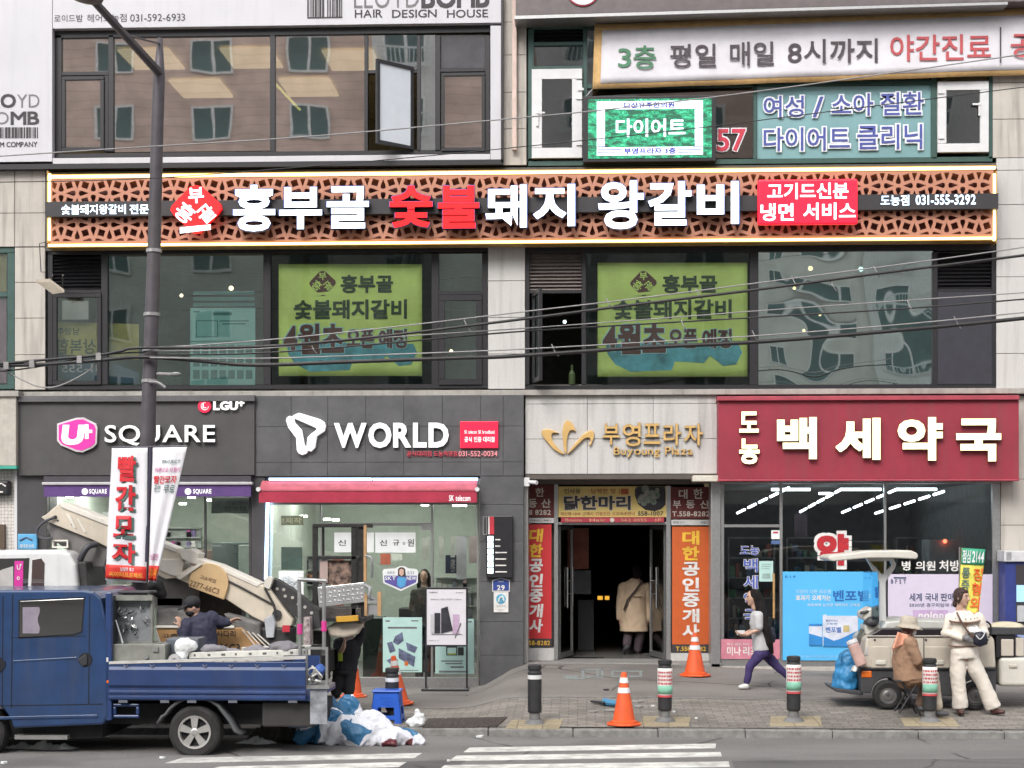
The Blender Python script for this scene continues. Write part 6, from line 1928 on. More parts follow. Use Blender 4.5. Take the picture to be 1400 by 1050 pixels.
TY = -7.4
TD = 1.6
BLUE = mat('truck_blue', (.016, .046, .13), .34, 0, var=.18, sc=2.5, coat=.5, dirt=.2, bump=.12, bsc=3)
BLUED = mat('truck_bed_blue', (.016, .042, .14), .42, 0, var=.16, sc=3, coat=.2, dirt=.16)
DGL = carglass('dark_car_glass', (.02, .018, .016), .3)
SEAM = mat('panel_gap', (.006, .008, .015), .8)
T = thing('blue_truck', 'dark blue double cab flatbed truck loaded with tools at the kerb', 'truck', (X(150, TY), TY + TD / 2, ROAD_Z))
side = [(-250, 990), (-262, 905), (-246, 893), (-206, 815), (-184, 808), (112, 806.5), (128, 809), (138, 818), (144, 845), (147, 880), (148, 978), (141, 991), (18, 996)] + arc(-28, 1002, 46, -12, -168, 10) + [(-90, 996)]
k = MB(); k.pprism(side, TY, TD); k.build('cab', BLUE, T, bevel=.045, seg=4)
k = MB()
for pl in ([(16.5, 812), (17.8, 812), (16, 968), (14.7, 968)], [(122, 815), (123.2, 815), (121.6, 962), (120.4, 962)], [(3.5, 815), (4.7, 815), (3.5, 968), (2.3, 968)]): k.pprism(pl, TY - .003, .01)
k.pprism([(-120, 966.5), (140, 962), (140, 963.2), (-120, 967.7)], TY - .003, .01)
k.pprism([(14, 871.6), (118, 869), (118, 869.8), (14, 872.4)], TY - .003, .01)
k.build('panel_gap', SEAM, T)
k = MB(); k.prism([(W(a, b_, TY).x, W(a, b_, TY).z) for a, b_ in ((18, 903), (105, 898), (104, 901), (18, 905.5))], TY - .006, TY + .02); k.pprism([(-100, 982), (133, 977), (133, 981), (-100, 986)], TY - .012, .03); k.build('pressed_line', BLUE, T, bevel=.004)
k = MB(); k.pprism([(25.5, 820), (116.5, 816), (112.5, 865), (101, 869), (25, 873)], TY - .003, .012); k.build('rubber_seal', SEAM, T)
k = MB(); k.pprism([(27.5, 822), (114.5, 818), (111, 863), (100, 867), (27, 871)], TY - .006, .012); wo = k.build('window', DGL, T, bevel=.003)
k = MB()
k.grid(lambda u, v: W(31 + 22 * u, 866 - 36 * v + 0, TY - .009) + Vector((.012 * math.sin(9 * v) * u, 0, 0)), 6, 14); k.build('white_curtain', mat('curtain_lilac', (.24, .21, .26), .7), wo, smooth=True)
k = MB(); k.pprism([(-160, 825), (-30, 823), (-10, 823), (-8, 868), (-150, 874)], TY - .006, .012); k.build('window', DGL, T, bevel=.003)
k = MB(); k.lathe([(0, -.004), (.075, -.004), (.08, .004), (0, .004)], W(117, 902, TY), 24, 'Y'); hb = k.build('door_handle', SEAM, T)
k = MB(); k.pprism([(106, 902), (117, 894), (119, 898), (119, 909), (112, 911)], TY - .018, .012); k.build('grip', mat('handle_black', (.03, .03, .032), .5), hb, bevel=.006)
k = MB(); k.pprism([(-4, 895), (7, 905), (7, 912), (-3, 922)], TY - .01, .01); k.build('door_handle', SEAM, T)
k = MB(); k.pb(144, 810, 152.5, 985, TY + .01, .07); k.pb(144, 810, 152.5, 985, TY + TD - .08, .07); k.build('headboard_post', BLUED, T, bevel=.01)
k = MB(); k.pb(145, 815, 151, 953, TY + .09, TD - .19); k.build('headboard', mat('headboard_dark', (.03, .032, .04), .6), T)
k = MB(); k.pb(144, 899, 148, 905, TY + .004, .01); k.build('white_sticker', WHITEF, T)
k = MB(); k.pb(143, 930, 149, 934, TY + .004, .01); k.build('side_marker', mat('amber_lens', (.75, .16, .02), .25), T)
k = MB()
for px in (172, 208, 244, 280, 316, 352, 388): k.tube([W(px - 3, 909, TY - .004), W(px, 912, TY - .02), W(px + 3, 909, TY - .004)], .006, 5)
k.build('rope_hook', mat('catch_grey', (.12, .13, .16), .5), T)
k = MB(); k.pb(150, 950, 430, 958, TY + .05, TD - .1); k.build('bed_floor', BLUED, T)
zz = lambda y: Z(y, TY, 300)
prof = [(0, zz(905)), (0, zz(912)), (-.02, zz(916)), (-.022, zz(937)), (0, zz(941)), (0, zz(944.5)), (-.016, zz(946)), (-.016, zz(948.5)), (0, zz(950)), (0, zz(951)), (-.018, zz(952.5)), (-.018, zz(956)), (0, zz(958)), (.035, zz(958)), (.035, zz(905))]
k = MB(); k.prismx([(TY + o, z) for o, z in prof], X(149, TY), X(418, TY)); k.build('side_gate', BLUED, T, bevel=.004)
k = MB(); k.prismx([(TY + TD - o, z) for o, z in prof], X(149, TY), X(405, TY)); k.build('side_gate', BLUED, T)
k = MB(); k.prism([(W(a, b_, TY).x, W(a, b_, TY).z) for a, b_ in ((149, 904.5), (418, 897), (418, 901), (149, 908))], TY - .006, TY + .05); k.build('top_rail', mat('rail_pale', (.5, .49, .47), .5, dirt=.2), T)
k = MB()
for px in (168, 225, 262, 318, 400): k.pb(px - 6, 957, px + 6, 961, TY - .008, .03)
k.build('gate_catch', mat('catch_grey', (.12, .13, .16), .5), T)
k = MB(); k.pb(60, 962, 436, 990, TY + .3, TD - .6); k.pb(-150, 985, 140, 1008, TY + .2, TD - .4); k.build('chassis', UNDER, T)
k = MB(); k.pframe(154, 962, 190, 982, 4.5, TY + .05, .05); k.build('step_bracket', BLUED, T, bevel=.012)
k = MB(); k.pb(20, 1005, 92, 1011, TY + .1, .12); k.build('side_step', mat('step_grey', (.22, .22, .21), .5), T)
k = MB(); k.pb(358, 960, 430, 994, TY + .1, .5); k.build('storage_box', mat('box_black', (.03, .028, .027), .6), T, bevel=.02)
pa = [W(a, b_, TY) for a, b_ in ([(214, 990), (220, 980)] + arc(266, 1002, 48, -150, -50, 8) + [(312, 985), (320, 1000), (329, 1005)])]
k = MB(); k.grid(lambda u, v: pa[min(len(pa) - 1, int(u * (len(pa) - 1) + .5))] + Vector((0, .03 + .26 * v, 0)), len(pa) - 1, 2); k.build('mudguard', mat('mudguard_grey', (.075, .078, .082), .6), T, smooth=True, solid=.03)
wheel(T, 266, 1001, 36, TY + .03, .2); wheel(T, 266, 1001, 36, TY + TD - .22, .19); wheel(T, -28, 1002, 36, TY + .03, .19); wheel(T, -28, 1002, 36, TY + TD - .22, .19)
k = MB(); k.pb(424, 943, 447, 990, TY + .04, .03); k.build('mud_flap', mat('flap_pale', (.26, .27, .3), .6, var=.35, sc=7), T)
GREYMET = mat('galvanised', (.3, .3, .3), .45, .5, var=.15, sc=12)
k = MB(); k.pframe(417, 885, 448, 940, 3, TY + .02, .05); k.pb(417, 937, 450, 942, TY + .01, .4); k.build('tail_frame', GREYMET, T)
k = MB(); k.pb(395, 958, 420, 995, TY + .2, .1); k.build('tail_bracket', BLUED, T)

# load of the blue truck
s = thing('tool_chest', 'grey steel tool chest on the truck bed with lid open and tools hung inside', 'tool chest')
GSTEEL = mat('chest_grey', (.25, .255, .23), .5, .2, var=.15, sc=7, dirt=.25)
YT = TY + .08
k = MB(); k.pb(153, 881, 226, 907, YT, .5); k.build('box', GSTEEL, s, bevel=.006)
k = MB(); k.pb(153, 815, 208.5, 880, YT + .3, .04); o = k.build('lid', mat('lid_grey', (.27, .285, .3), .45, .2, var=.2, sc=6), s)
k = MB(); k.pframe(153, 815, 208.5, 880, 2.5, YT + .25, .05); k.pb(153, 814, 208, 821, YT + .2, .05); k.build('lid_rim', GSTEEL, o)
random.seed(14)
for i in range(22):
    px, py = random.uniform(159, 203), random.uniform(826, 872)
    a = random.uniform(0, PI); L = random.uniform(2, 5)
    k = MB(); k.tube([W(px - L * math.cos(a), py - L * math.sin(a), YT + .27), W(px, py + 1, YT + .26), W(px + L * math.cos(a), py + L * math.sin(a), YT + .27)], [.006, .008, .013], 5)
    k.build('tool', (mat('tool_dark', (.03, .03, .035), .5), mat('tool_steel', (.5, .5, .5), .3, .7))[i % 2], o)
k = MB(); k.cyl(W(158, 848, YT + .1), W(168, 880, YT + .02), .012, n=8); k.cyl(W(213, 862, YT + .3), W(219, 880, YT + .1), .012, n=8); k.build('lid_stay', STEEL, s)
k = MB(); k.lathe([(0, -.02), (.025, -.02), (.025, 0), (0, 0)], W(200, 898, YT), 12, 'Y'); k.pb(208, 885, 216, 891, YT - .02, .02); k.build('lock', STEEL, s)
k = MB(); k.pb(227, 873, 271, 905, TY + .3, .35); o = tag(k.build('control_box', mat('control_grey', (.11, .125, .15), .5), bevel=.01), 'blue grey control box beside the tool chest', 'control box')
k = MB(); k.ball(W(251, 884, TY + .2), .11, .09, .1); k.ball(W(263, 883, TY + .2), .06, .05, .06); k.ball(W(250, 895, TY + .18), .07, .06, .09)
tag(k.build('white_bag', PAPER, smooth=True, remesh=.015, disp=.05), 'knotted white plastic bag on the truck bed rail', 'bag')
k = MB(); k.lathe([(.02, -.03), (.065, -.03), (.065, .03), (.02, .03)], W(239, 902, TY + .1), 16, 'Y'); tag(k.build('cable_reel', mat('reel_pale', (.42, .41, .42), .5)), 'small pale reel on the truck bed rail', 'reel')
ALU = mat('ladder_white', (.62, .61, .57), .45, .1, var=.1, sc=9, dirt=.25)
for i, (x0, y0, x1, y1, dy, lab) in enumerate(((252, 899, 400, 905, .12, 'lowest white rail lying along the truck bed'), (258, 889, 437, 897.5, .2, 'long white ladder rail with holes lying on the truck bed'), (330, 884, 438, 889, .32, 'upper white rail lying at the back of the truck bed'))):
    s = thing('ladder_rail', lab, 'ladder', group='white rails on the truck bed')
    a, b_ = W(x0, y1 + (3 if i < 2 else 1), TY + dy), W(x1, y1 - 2, TY + dy); hh = (y1 - y0) / 127
    k = MB(); k.add([a, b_, b_ + Vector((0, .07, 0)), a + Vector((0, .07, 0)), a + Vector((0, 0, hh)), b_ + Vector((0, 0, hh)), b_ + Vector((0, .07, hh)), a + Vector((0, .07, hh))], [(3, 2, 1, 0), (4, 5, 6, 7), (0, 1, 5, 4), (1, 2, 6, 5), (2, 3, 7, 6), (3, 0, 4, 7)]); k.build('rail', ALU, s, bevel=.004)
    k = MB(); e = b_ + Vector((0, -.006, 0)); k.box(e.x - .1, e.x + .01, e.y, e.y + .08, e.z - .004, e.z + hh + .004); k.build('end_cap', BLK, s)
    k = MB()
    for t in range(9): p = a.lerp(b_, (t + .5) / 9.5) + Vector((0, -.003, hh * .5)); k.box(p.x - .02, p.x + .012 * (t % 3), p.y, p.y + .01, p.z - .012, p.z + .012)
    k.build('slot', mat('slot_dark', (.1, .1, .1), .7), s)
FOAM = mat('grey_foam', (.22, .21, .23), .8, var=.2)
for i, (px, py, r) in enumerate(((292, 888, .1), (350, 889, .09), (388, 884, .11), (318, 890, .06))):
    k = MB(); k.ball(W(px, py, TY + .3), r * 1.6, r, r * .6); k.ball(W(px + 8, py + 2, TY + .34), r, r, r * .5)
    tag(k.build('grey_foam_scrap', FOAM, smooth=True, remesh=.016, disp=.06), ('grey foam scrap by the white bag', 'grey foam scrap near the middle of the white rails', 'grey foam scrap beside the left steel post', 'smallest grey foam scrap on the white rails')[i], 'foam scrap', 'grey foam scraps on the rails')
s = thing('steel_rack', 'grey two post steel rack with pink tape standing on the truck tail', 'rack')
k = MB()
for a, b_ in (((409, 795), (410.5, 896)), ((443, 797), (443, 896))): k.tube([W(*a, TY + .12), W(*b_, TY + .12)], .021, 10)
k.tube([W(407, 792, TY + .12), W(447, 794, TY + .12)], .022, 10); k.build('post', GREYMET, s)
for px, py in ((410, 860), (443, 856)):
    k = MB(); k.cyl(W(px, py - 7, TY + .12), W(px, py + 7, TY + .12), .03, n=12); k.build('pink_tape', mat('pink_tape', (.6, .04, .25), .5), s)
s = thing('cord_tangle', 'tangle of white cords and a blue cloth at the truck tail', 'cords')
random.seed(2)
k = MB()
for i in range(5): k.tube(spl([W(random.uniform(420, 440), random.uniform(907, 933), TY + random.uniform(.0, .2)) for _ in range(5)], 6), .011, 6)
k.build('cord', mat('cord_pale', (.5, .5, .48), .6), s, smooth=True)
k = MB(); k.ball(W(437, 917, TY + .12), .06, .06, .08); k.build('blue_cloth', mat('cloth_blue', (.05, .12, .4), .7), s, smooth=True, remesh=.014, disp=.05)
k = MB(); k.ball(W(423, 930, TY + .06), .03); k.ball(W(433, 931, TY + .08), .04, .03, .03); k.build('fitting', STEEL, s, smooth=True)
k = MB()
k.pb(160, 808, 206, 812, TY + .5, .3)
tag(k.build('folded_hose', mat('hose_dark', (.03, .03, .035), .6), bevel=.02), 'dark folded hose lying over the headboard of the blue truck', 'hose')

# ------------------------------------------------------------------ white lift truck behind
LY = -5.05
LD = 1.55
LT = thing('lift_truck', 'white truck with folded beige boom arm parked on the pavement behind', 'truck', (X(150, LY), LY + LD / 2, gz(-6, LY)))
WHT = mat('truck_white', (.68, .68, .68), .3, var=.04, coat=.4, dirt=.15)
BEIGE = mat('boom_beige', (.6, .53, .43), .45, var=.08, sc=4, dirt=.22)
BEIGL = mat('boom_light', (.7, .66, .59), .45, var=.06, sc=4, dirt=.15)
DGREY = mat('machine_dark', (.035, .034, .035), .6, var=.3, sc=7)
MGREY = mat('machine_grey', (.16, .15, .145), .6, var=.2, sc=5)
k = MB(); k.pprism([(-230, 990), (-240, 880), (-180, 760), (-150, 754), (82, 752), (94, 755), (103, 772), (107, 810), (108, 985)], LY, LD); k.build('cab', WHT, LT, bevel=.05, seg=4)
k = MB(); k.pprism([(-150, 766), (40, 763), (37, 815), (-150, 820)], LY - .006, .012); wo = k.build('window', DGL, LT)
k = MB(); k.pprism([(20, 767), (32, 767), (31, 808), (19, 808)], LY - .009, .004); o = k.build('pink_strip', mat('window_pink', (.6, .03, .3), .5), wo)  # the shop's pink sign showing in the glass, painted on as a lettered decal
text('lettering', wo, WHP, [('U', 23, 772, 28, 779), ('+', 27, 770, 30, 774), ('o', 23, 788, 27, 793)], LY - .012, bold=.02)
k = MB(); k.pprism([(-40, 820), (-8, 786), (2, 779), (18, 774), (18, 820)], LY - .0095, .004); k.build('pale_reflection_panel', mat('painted_reflection_pale', (.45, .43, .41), .6), wo)  # pale reflection painted as a flat shape over the window glass
k = MB(); k.pprism([(44, 765), (56, 763), (61, 770), (60, 808), (42, 812)], LY - .006, .012); k.build('window', carglass('brown_glass', (.06, .03, .025), .25), LT, bevel=.004)
k = MB(); k.pprism([(91, 768), (118, 768), (121, 806), (92, 806)], LY + .1, .8); k.build('rear_guard', DGREY, LT, bevel=.02)
k = MB(); k.pb(108, 895, 440, 925, LY + .1, LD - .2); k.build('chassis', UNDER, LT)
k = MB(); k.pb(108, 802, 160, 805, LY + .05, .8); k.build('shelf', mat('shelf_ivory', (.5, .47, .42), .5), LT)
# platform side panel with number
k = MB(); k.pprism([(214, 858), (330, 858), (356, 880), (360, 905), (218, 905)], LY, .5); o = k.build('side_panel', mat('ochre_panel', (.42, .24, .1), .5, var=.1, dirt=.2), LT, bevel=.008)
text('number', o, DGREY, [('66C3', 299, 880, 328, 892, dict(bold=.02)), ('고층', 221, 866, 243, 872), ('사다리', 296, 862, 322, 871)], LY - .006, bold=.01)
k = MB(); k.pb(212, 855.5, 320, 859, LY - .02, .3); k.build('panel_rail', BEIGL, LT, bevel=.006)
k = MB()
for i in range(4): k.prism([(W(a, b_, LY - .01).x, W(a, b_, LY - .01).z) for a, b_ in ((330 + i * 7, 861 + i * 2), (332 + i * 7, 861 + i * 2), (352 + i * 7, 885), (350 + i * 7, 885))], LY - .012, LY + .02)
k.build('rail_stripe', BEIGL, LT)
# boom, upper part
BY = -4.75
k = MB(); k.pprism([(56, 707), (62, 704), (81, 688), (88, 689), (140, 711), (190, 731), (241, 752), (250, 766), (244, 790), (226, 792), (150, 750), (126, 738), (64, 713)], BY, .36); bo = k.build('upper_boom', BEIGE, LT, bevel=.012)
k = MB(); k.pprism([(80, 687), (90, 688), (242, 750), (240, 755), (84, 694)], BY - .02, .4); k.build('top_plate', BEIGL, bo, bevel=.008)
k = MB()
for pl in ([(90, 702), (95, 703), (104, 722), (101, 722)], [(104, 708), (107, 709), (118, 728), (115, 728)]): k.pprism(pl, BY - .012, .02)
k.build('stiffener', BEIGL, bo)
k = MB()
for px, py, r in ((76, 707, .022), (79, 711.5, .012), (99, 717, .014)): k.lathe([(0, -.01), (r, -.01), (r, .01), (0, .01)], W(px, py, BY), 12, 'Y')
k.build('pin', DGREY, bo)
k = MB(); k.pprism([(66, 714), (125, 738), (150, 750), (142, 775), (112, 775), (92, 752), (72, 738), (64, 722)], BY + .06, .24); k.build('grey_cradle', MGREY, LT, bevel=.01)
k = MB(); k.tube(spl([W(75, 707, BY - .03), W(60, 714, BY - .05), (W(51, 724, BY - .05)), W(53, 733, BY - .05), W(64, 737, BY - .05), W(72, 735, BY - .03)], 6), .018, 8); k.tube(spl([W(105, 790, BY), W(110, 765, BY - .1), W(120, 748, BY - .1), W(132, 744, BY)], 6), .04, 8); k.tube(spl([W(88, 765, BY), W(98, 775, BY - .1), W(106, 800, BY - .1)], 6), .03, 8)
k.build('hose', mat('hose_grey', (.05, .05, .06), .5), LT, smooth=True)
k = MB(); k.pframe(71, 738, 93, 749, 2, BY - .0, .03); k.build('white_bracket', BEIGL, LT)
# turret and lower boom
k = MB(); k.pprism([(208, 786), (244, 770), (266, 790), (270, 850), (218, 850), (205, 806)], BY + .1, .5); k.build('turret', MGREY, LT, bevel=.015)
k = MB(); k.pprism([(215, 764), (245, 764), (252, 770), (246, 790), (232, 786), (214, 778)], BY - .02, .3); k.build('hinge_block', BEIGL, LT, bevel=.01)
LBY = BY - .12
k = MB(); k.pprism([(241, 786), (262, 774), (300, 772), (358, 800), (369, 806), (386, 830), (400, 848), (399, 855), (384, 862), (345, 843), (304, 816), (290, 812), (282, 806), (262, 800), (241, 791)], LBY, .32); lb = k.build('lower_boom', BEIGE, LT, bevel=.012)
k = MB(); k.pprism([(244, 752), (260, 750), (272, 757), (270, 763), (300, 772), (356, 798), (352, 803), (296, 778), (262, 770), (248, 764)], LBY - .01, .34); k.build('top_plate', BEIGL, lb, bevel=.01)
c = W(282, 794, LBY - .04); r = 26 / scale(LBY, 282)
k = MB(); dsc = [(285 + 26 * 1.04 * math.cos(t), 797 + 27 * math.sin(t)) for t in [math.radians(a) for a in range(-175, 25, 10)]] + [(306, 820), (258, 802)]
k.pprism(dsc, LBY - .05, .05); dd = k.build('round_cover', mat('cover_ochre', (.55, .38, .2), .5, var=.06), lb, bevel=.008)
Mt = Matrix.Translation(W(260, 795, LBY - .056)) @ Matrix.Rotation(math.radians(17), 4, 'Y')
g = MB(); L = 42 / scale(LBY, 282); g.glyphs('2277-66C3', 0, L, -.05, .02, 0, bold=.014, M=Mt); g.glyphs('고소작업', .1, L * .8, .07, .12, 0, bold=.012, M=Mt); g.build('number', mat('brown_print', (.16, .09, .05), .6), lb)
k = MB(); k.pprism([(241, 789), (274, 769), (276, 772), (246, 792)], LBY - .07, .03); k.build('strut', BEIGL, lb)
k = MB()
for i in range(6): k.lathe([(0, -.008), (.012, -.008), (.012, .01), (0, .01)], W(271 + 5 * math.cos(i * 1.05), 801 + 4.5 * math.sin(i * 1.05), LBY), 10, 'Y')
k.pprism([(302, 812), (306, 808), (308, 816), (304, 820)], LBY - .02, .03); k.build('bolt', DGREY, lb)
k = MB(); k.tube([W(308, 792, LBY - .02), W(330, 803, LBY - .02), W(372, 826, LBY - .02)], .012, 6); k.tube([W(362, 804, LBY - .03), W(374, 826, LBY - .03), W(378, 842, LBY - .03)], .016, 6); k.lathe([(0, -.03), (.06, -.03), (.06, .01), (0, .01)], W(379, 840, LBY), 8, 'Y'); k.build('line', DGREY, lb)
k = MB(); k.pprism([(364, 794), (370, 790), (378, 792), (398, 804), (436, 834), (438, 858), (424, 862), (398, 838), (368, 808)], LBY + .1, .2); tr = k.build('cable_tray', DGREY, LT, bevel=.006)
k = MB()
for px, py in ((379, 805), (390, 815), (400, 817), (408, 826), (388, 806), (417, 830), (426, 838)): k.lathe([(0, -.008), (.02, -.008), (.02, .004), (0, .004)], W(px, py, LBY + .1), 10, 'Y')
k.build('tray_hole', mat('hole_pale', (.4, .38, .35), .5), tr)
k = MB(); k.pprism([(362, 791), (366, 788), (374, 790), (368, 806), (360, 802)], LBY - .02, .1); k.build('tip_clamp', BEIGL, lb, bevel=.006)
k = MB(); k.ball(W(213, 803, LBY - .02), .11, .1, .11); k.ball(W(220, 811, LBY), .08, .08, .08); k.build('motor', DGREY, LT, smooth=True, remesh=.02, disp=.05)
k = MB(); k.pb(246, 804, 330, 850, LY + .6, .3); k.build('machine_box', DGREY, LT, bevel=.02)
k = MB(); k.pb(214, 817, 250, 829, LY + .4, .2); k.build('battery_box', mat('pale_machine', (.35, .36, .38), .5, var=.3, sc=15), LT, bevel=.01)
for i, pl in enumerate(([(214, 833), (236, 831), (258, 836), (262, 857), (214, 857)], [(305, 838), (330, 844), (356, 852), (356, 876), (338, 866), (318, 856)])):
    q = [W(a, b_, LY + .05) for a, b_ in pl]
    k = MB(); k.prism([(p.x, p.z) for p in q], LY + .02, LY + .3); k.build('grey_canvas', mat('grey_canvas', (.15, .145, .14), .8, var=.25, bump=.6, bsc=7), LT, bevel=.03)
k = MB(); k.pb(352, 858, 398, 882, LY + .1, .4); k.build('control_unit', DGREY, LT, bevel=.03)
k = MB(); k.pprism([(361, 846), (372, 840), (376, 852), (374, 872), (364, 872)], LY + .05, .1); k.build('lever_block', mat('lever_pale', (.45, .47, .5), .5), LT, bevel=.01)
k = MB(); k.pb(386, 855, 396, 864, LY + .02, .02); k.build('red_label', mat('signal_red', (.5, .03, .05), .5), LT)
k = MB(); k.pb(415, 844, 424, 890, LY + .1, .2); k.build('striped_box', mat('striped_box', (.4, .33, .33), .6, var=.5, sc=20), LT)
for px in (-40, 330): wheel(LT, px, 965, 32, LY + .02, .18); wheel(LT, px, 965, 32, LY + LD - .2, .18)
# lift cage at the end of the arm
KY = -4.55
CG = thing('lift_cage', 'dark wheeled lifting cage with chequered plate hanging from the boom arm', 'lifting cage')
CH = mat('cage_black', (.028, .027, .027), .5, .3, var=.3, sc=16)
k = MB()
for x0, y0, x1, y1, Y in ((427, 718, 434, 850, KY), (480, 717, 487, 850, KY), (490, 718, 498, 845, KY + .02), (440, 718, 443, 765, KY + .6), (427, 718, 434, 850, KY + .7), (484, 718, 490, 850, KY + .7)): k.pb(x0, y0, x1, y1, Y, .05)
k.build('upright', CH, CG, bevel=.006)
k = MB(); k.pb(428, 716, 500, 721, KY - .01, .06); k.pb(427, 717, 433, 721, KY + .06, .7); k.pb(494, 716, 500, 721, KY + .06, .7); k.pb(434, 760, 492, 765, KY, .05); k.pb(430, 844, 500, 850, KY, .8); k.build('cross_bar', CH, CG, bevel=.006)
k = MB(); k.pb(437, 766, 484, 799, KY + .06, .03); k.build('worn_panel', mat('worn_panel', (.2, .13, .1), .7, var=.7, sc=14, bump=.6, bsc=30), CG)
k = MB(); k.pb(437, 766, 448, 797, KY + .03, .02); k.build('pink_board', mat('pinkish_board', (.4, .3, .27), .7), CG)
k = MB(); k.pprism([(434, 803), (498, 796), (500, 823), (436, 830)], KY - .03, .04); cp = k.build('chequer_plate', mat('alu_plate', (.52, .52, .52), .3, .6, var=.12), CG, bevel=.004)
k = MB()
for i in range(10):
    for j in range(4):
        c = W(439 + i * 6.2, 805.5 + j * 6.2 - i * .7, KY - .03); k.ball(c, .024 if (i + j) % 2 else .012, .006, .012 if (i + j) % 2 else .024, 6)
k.build('raised_pattern', mat('alu_bright', (.62, .62, .62), .25, .6), cp)
k = MB(); k.pb(437, 831, 494, 845, KY + .0, .6); k.build('gear_box', mat('gear_brown', (.06, .05, .045), .6, var=.4, sc=12), CG, bevel=.01)
k = MB(); k.pprism([(459, 843), (490, 841), (490, 849), (460, 851)], KY - .03, .05); k.build('yellow_bar', mat('yellow_bar', (.55, .3, .03), .5), CG, bevel=.006)
k = MB(); k.pb(497, 718, 501, 795, KY - .02, .05); k.pb(498, 812, 502, 842, KY - .05, .05); k.pb(516, 809, 521, 842, KY - .05, .05); k.build('wooden_batten', mat('batten_wood', (.42, .25, .12), .6), CG, bevel=.004)
k = MB(); k.pb(499, 820, 518, 824, KY - .04, .05); k.pb(500, 826, 516, 840, KY - .01, .05); k.tube(spl([W(498, 760, KY), W(507, 762, KY - .05), W(509, 775, KY - .05), W(508, 790, KY)], 5), .016, 7); k.tube(spl([W(499, 800, KY), W(506, 805, KY - .05), W(505, 816, KY - .05), W(515, 820, KY)], 5), .025, 7); k.build('fitting', mat('fitting_grey', (.3, .3, .31), .5, .3), CG)
k = MB(); k.pprism([(446, 858), (458, 851), (484, 849), (496, 853), (488, 868), (470, 872), (450, 870)], KY + .1, .2); k.build('beige_fairing', BEIGE, LT, bevel=.03)
k = MB(); k.pb(428, 862, 447, 930, KY + .1, .3); k.build('leg_stand', CH, CG, bevel=.01)

# ------------------------------------------------------------------ small delivery cart on the right
CY = -3.95
CD = 1.0
CT = thing('delivery_cart', 'small cream electric delivery cart with flat roof parked on the pavement', 'cart', (X(1250, CY), CY + CD / 2, .1))
CRM = mat('cart_cream', (.52, .47, .4), .4, var=.05, coat=.2, dirt=.1)
CRML = mat('cart_pale', (.6, .58, .52), .4, var=.05, coat=.2)
CDK = mat('cart_dark', (.05, .05, .055), .55, var=.15)
low = [(1176, 914), (1180, 948), (1190, 952)] + arc(1214, 949, 24, 178, 358, 10) + [(1240, 950), (1312, 952)] + arc(1334, 950, 24, 178, 358, 10) + [(1360, 950), (1362, 914)]
low = [(1175, 914), (1178, 948)] + arc(1214, 950, 23, 185, 355, 10) + [(1308, 952)] + arc(1334, 952, 23, 185, 355, 10) + [(1362, 950), (1362, 914)]
k = MB(); k.pprism(low, CY, CD); k.build('lower_body', CDK, CT, bevel=.015)
k = MB(); k.pprism([(1178, 914), (1184, 874), (1190, 869), (1355, 869), (1360, 874), (1362, 914)], CY - .02, CD + .04); k.build('upper_body', CRM, CT, bevel=.03, seg=3)
for x0, y0, x1, y1 in ((1191, 884, 1218, 914), (1264, 884, 1303, 914)):
    k = MB(); k.pb(x0, y0, x1, y1, CY - .03, .02); d = k.build('hatch', CRM, CT, bevel=.012, seg=3)
    k = MB(); k.pb((x0 + x1) / 2 - 7, 903, (x0 + x1) / 2 + 7, 909, CY - .05, .03); k.build('hatch_handle', CRML, d, bevel=.01, seg=3)
k = MB(); k.pb(1262.5, 872, 1263.7, 912, CY - .024, .01); k.build('seam', CDK, CT)
k = MB(); k.pprism([(1189, 869), (1204, 860), (1352, 860), (1356, 869)], CY + .01, CD - .02); k.build('dark_lid_glass', mat('lid_glass', (.02, .018, .022), .1), CT, bevel=.008)
k = MB(); k.pprism([(1206, 860), (1212, 850), (1240, 847), (1290, 849), (1350, 850), (1354, 860)], CY + .05, CD - .1); k.build('lid_top', mat('lid_clear', (.5, .5, .47), .3, var=.15, sc=5), CT, bevel=.02)
k = MB(); k.pb(1178, 917, 1192, 926.5, CY - .012, .05); k.build('orange_light', mat('amber_lens', (.75, .16, .02), .25), CT, bevel=.012)
wheel(CT, 1214, 950, 19.5, CY - .03, .13, 0, mat('cart_rim', (.1, .1, .105), .4, .4)); wheel(CT, 1334, 952, 19.5, CY - .03, .13, 0, mat('cart_rim', (.1, .1, .105), .4, .4)); wheel(CT, 1214, 950, 19.5, CY + CD - .12, .13, 0, CDK); wheel(CT, 1334, 952, 19.5, CY + CD - .12, .13, 0, CDK)
for px in (1214, 1334):
    c = W(px, 951, CY - .02); k = MB(); k.lathe([(0, -.02), (.05, -.02), (.07, -.01), (.1, -.012), (.105, 0), (0, 0)], c, 28, 'Y'); k.build('hub_cap', mat('hub_grey', (.17, .165, .16), .45, .3), CT)
k = MB(); k.pprism([(1139, 941), (1180, 945), (1180, 951), (1143, 946)], CY + .1, CD - .2); k.build('foot_board', CDK, CT, bevel=.01)
ps = CY + .45
out = [(1201, 857), (1211, 857), (1209.5, 796), (1223, 777), (1224.5, 771), (1220, 762), (1183, 762), (1202, 796)]
hole = [(1188, 767), (1217, 767), (1219, 773), (1206, 786)]
k = MB(); add_shape(k, [out, hole], ps, .07); k.build('roof_post', WHT, CT, bevel=.01)
k = MB(); k.pprism([(1132, 762), (1137, 759), (1160, 757), (1190, 753), (1245, 752.5), (1254, 756), (1256, 761), (1253, 764.5), (1220, 763), (1190, 763), (1165, 765), (1140, 767.5), (1133, 766)], CY + .1, CD - .2); k.build('roof', CRML, CT, bevel=.035, seg=4)
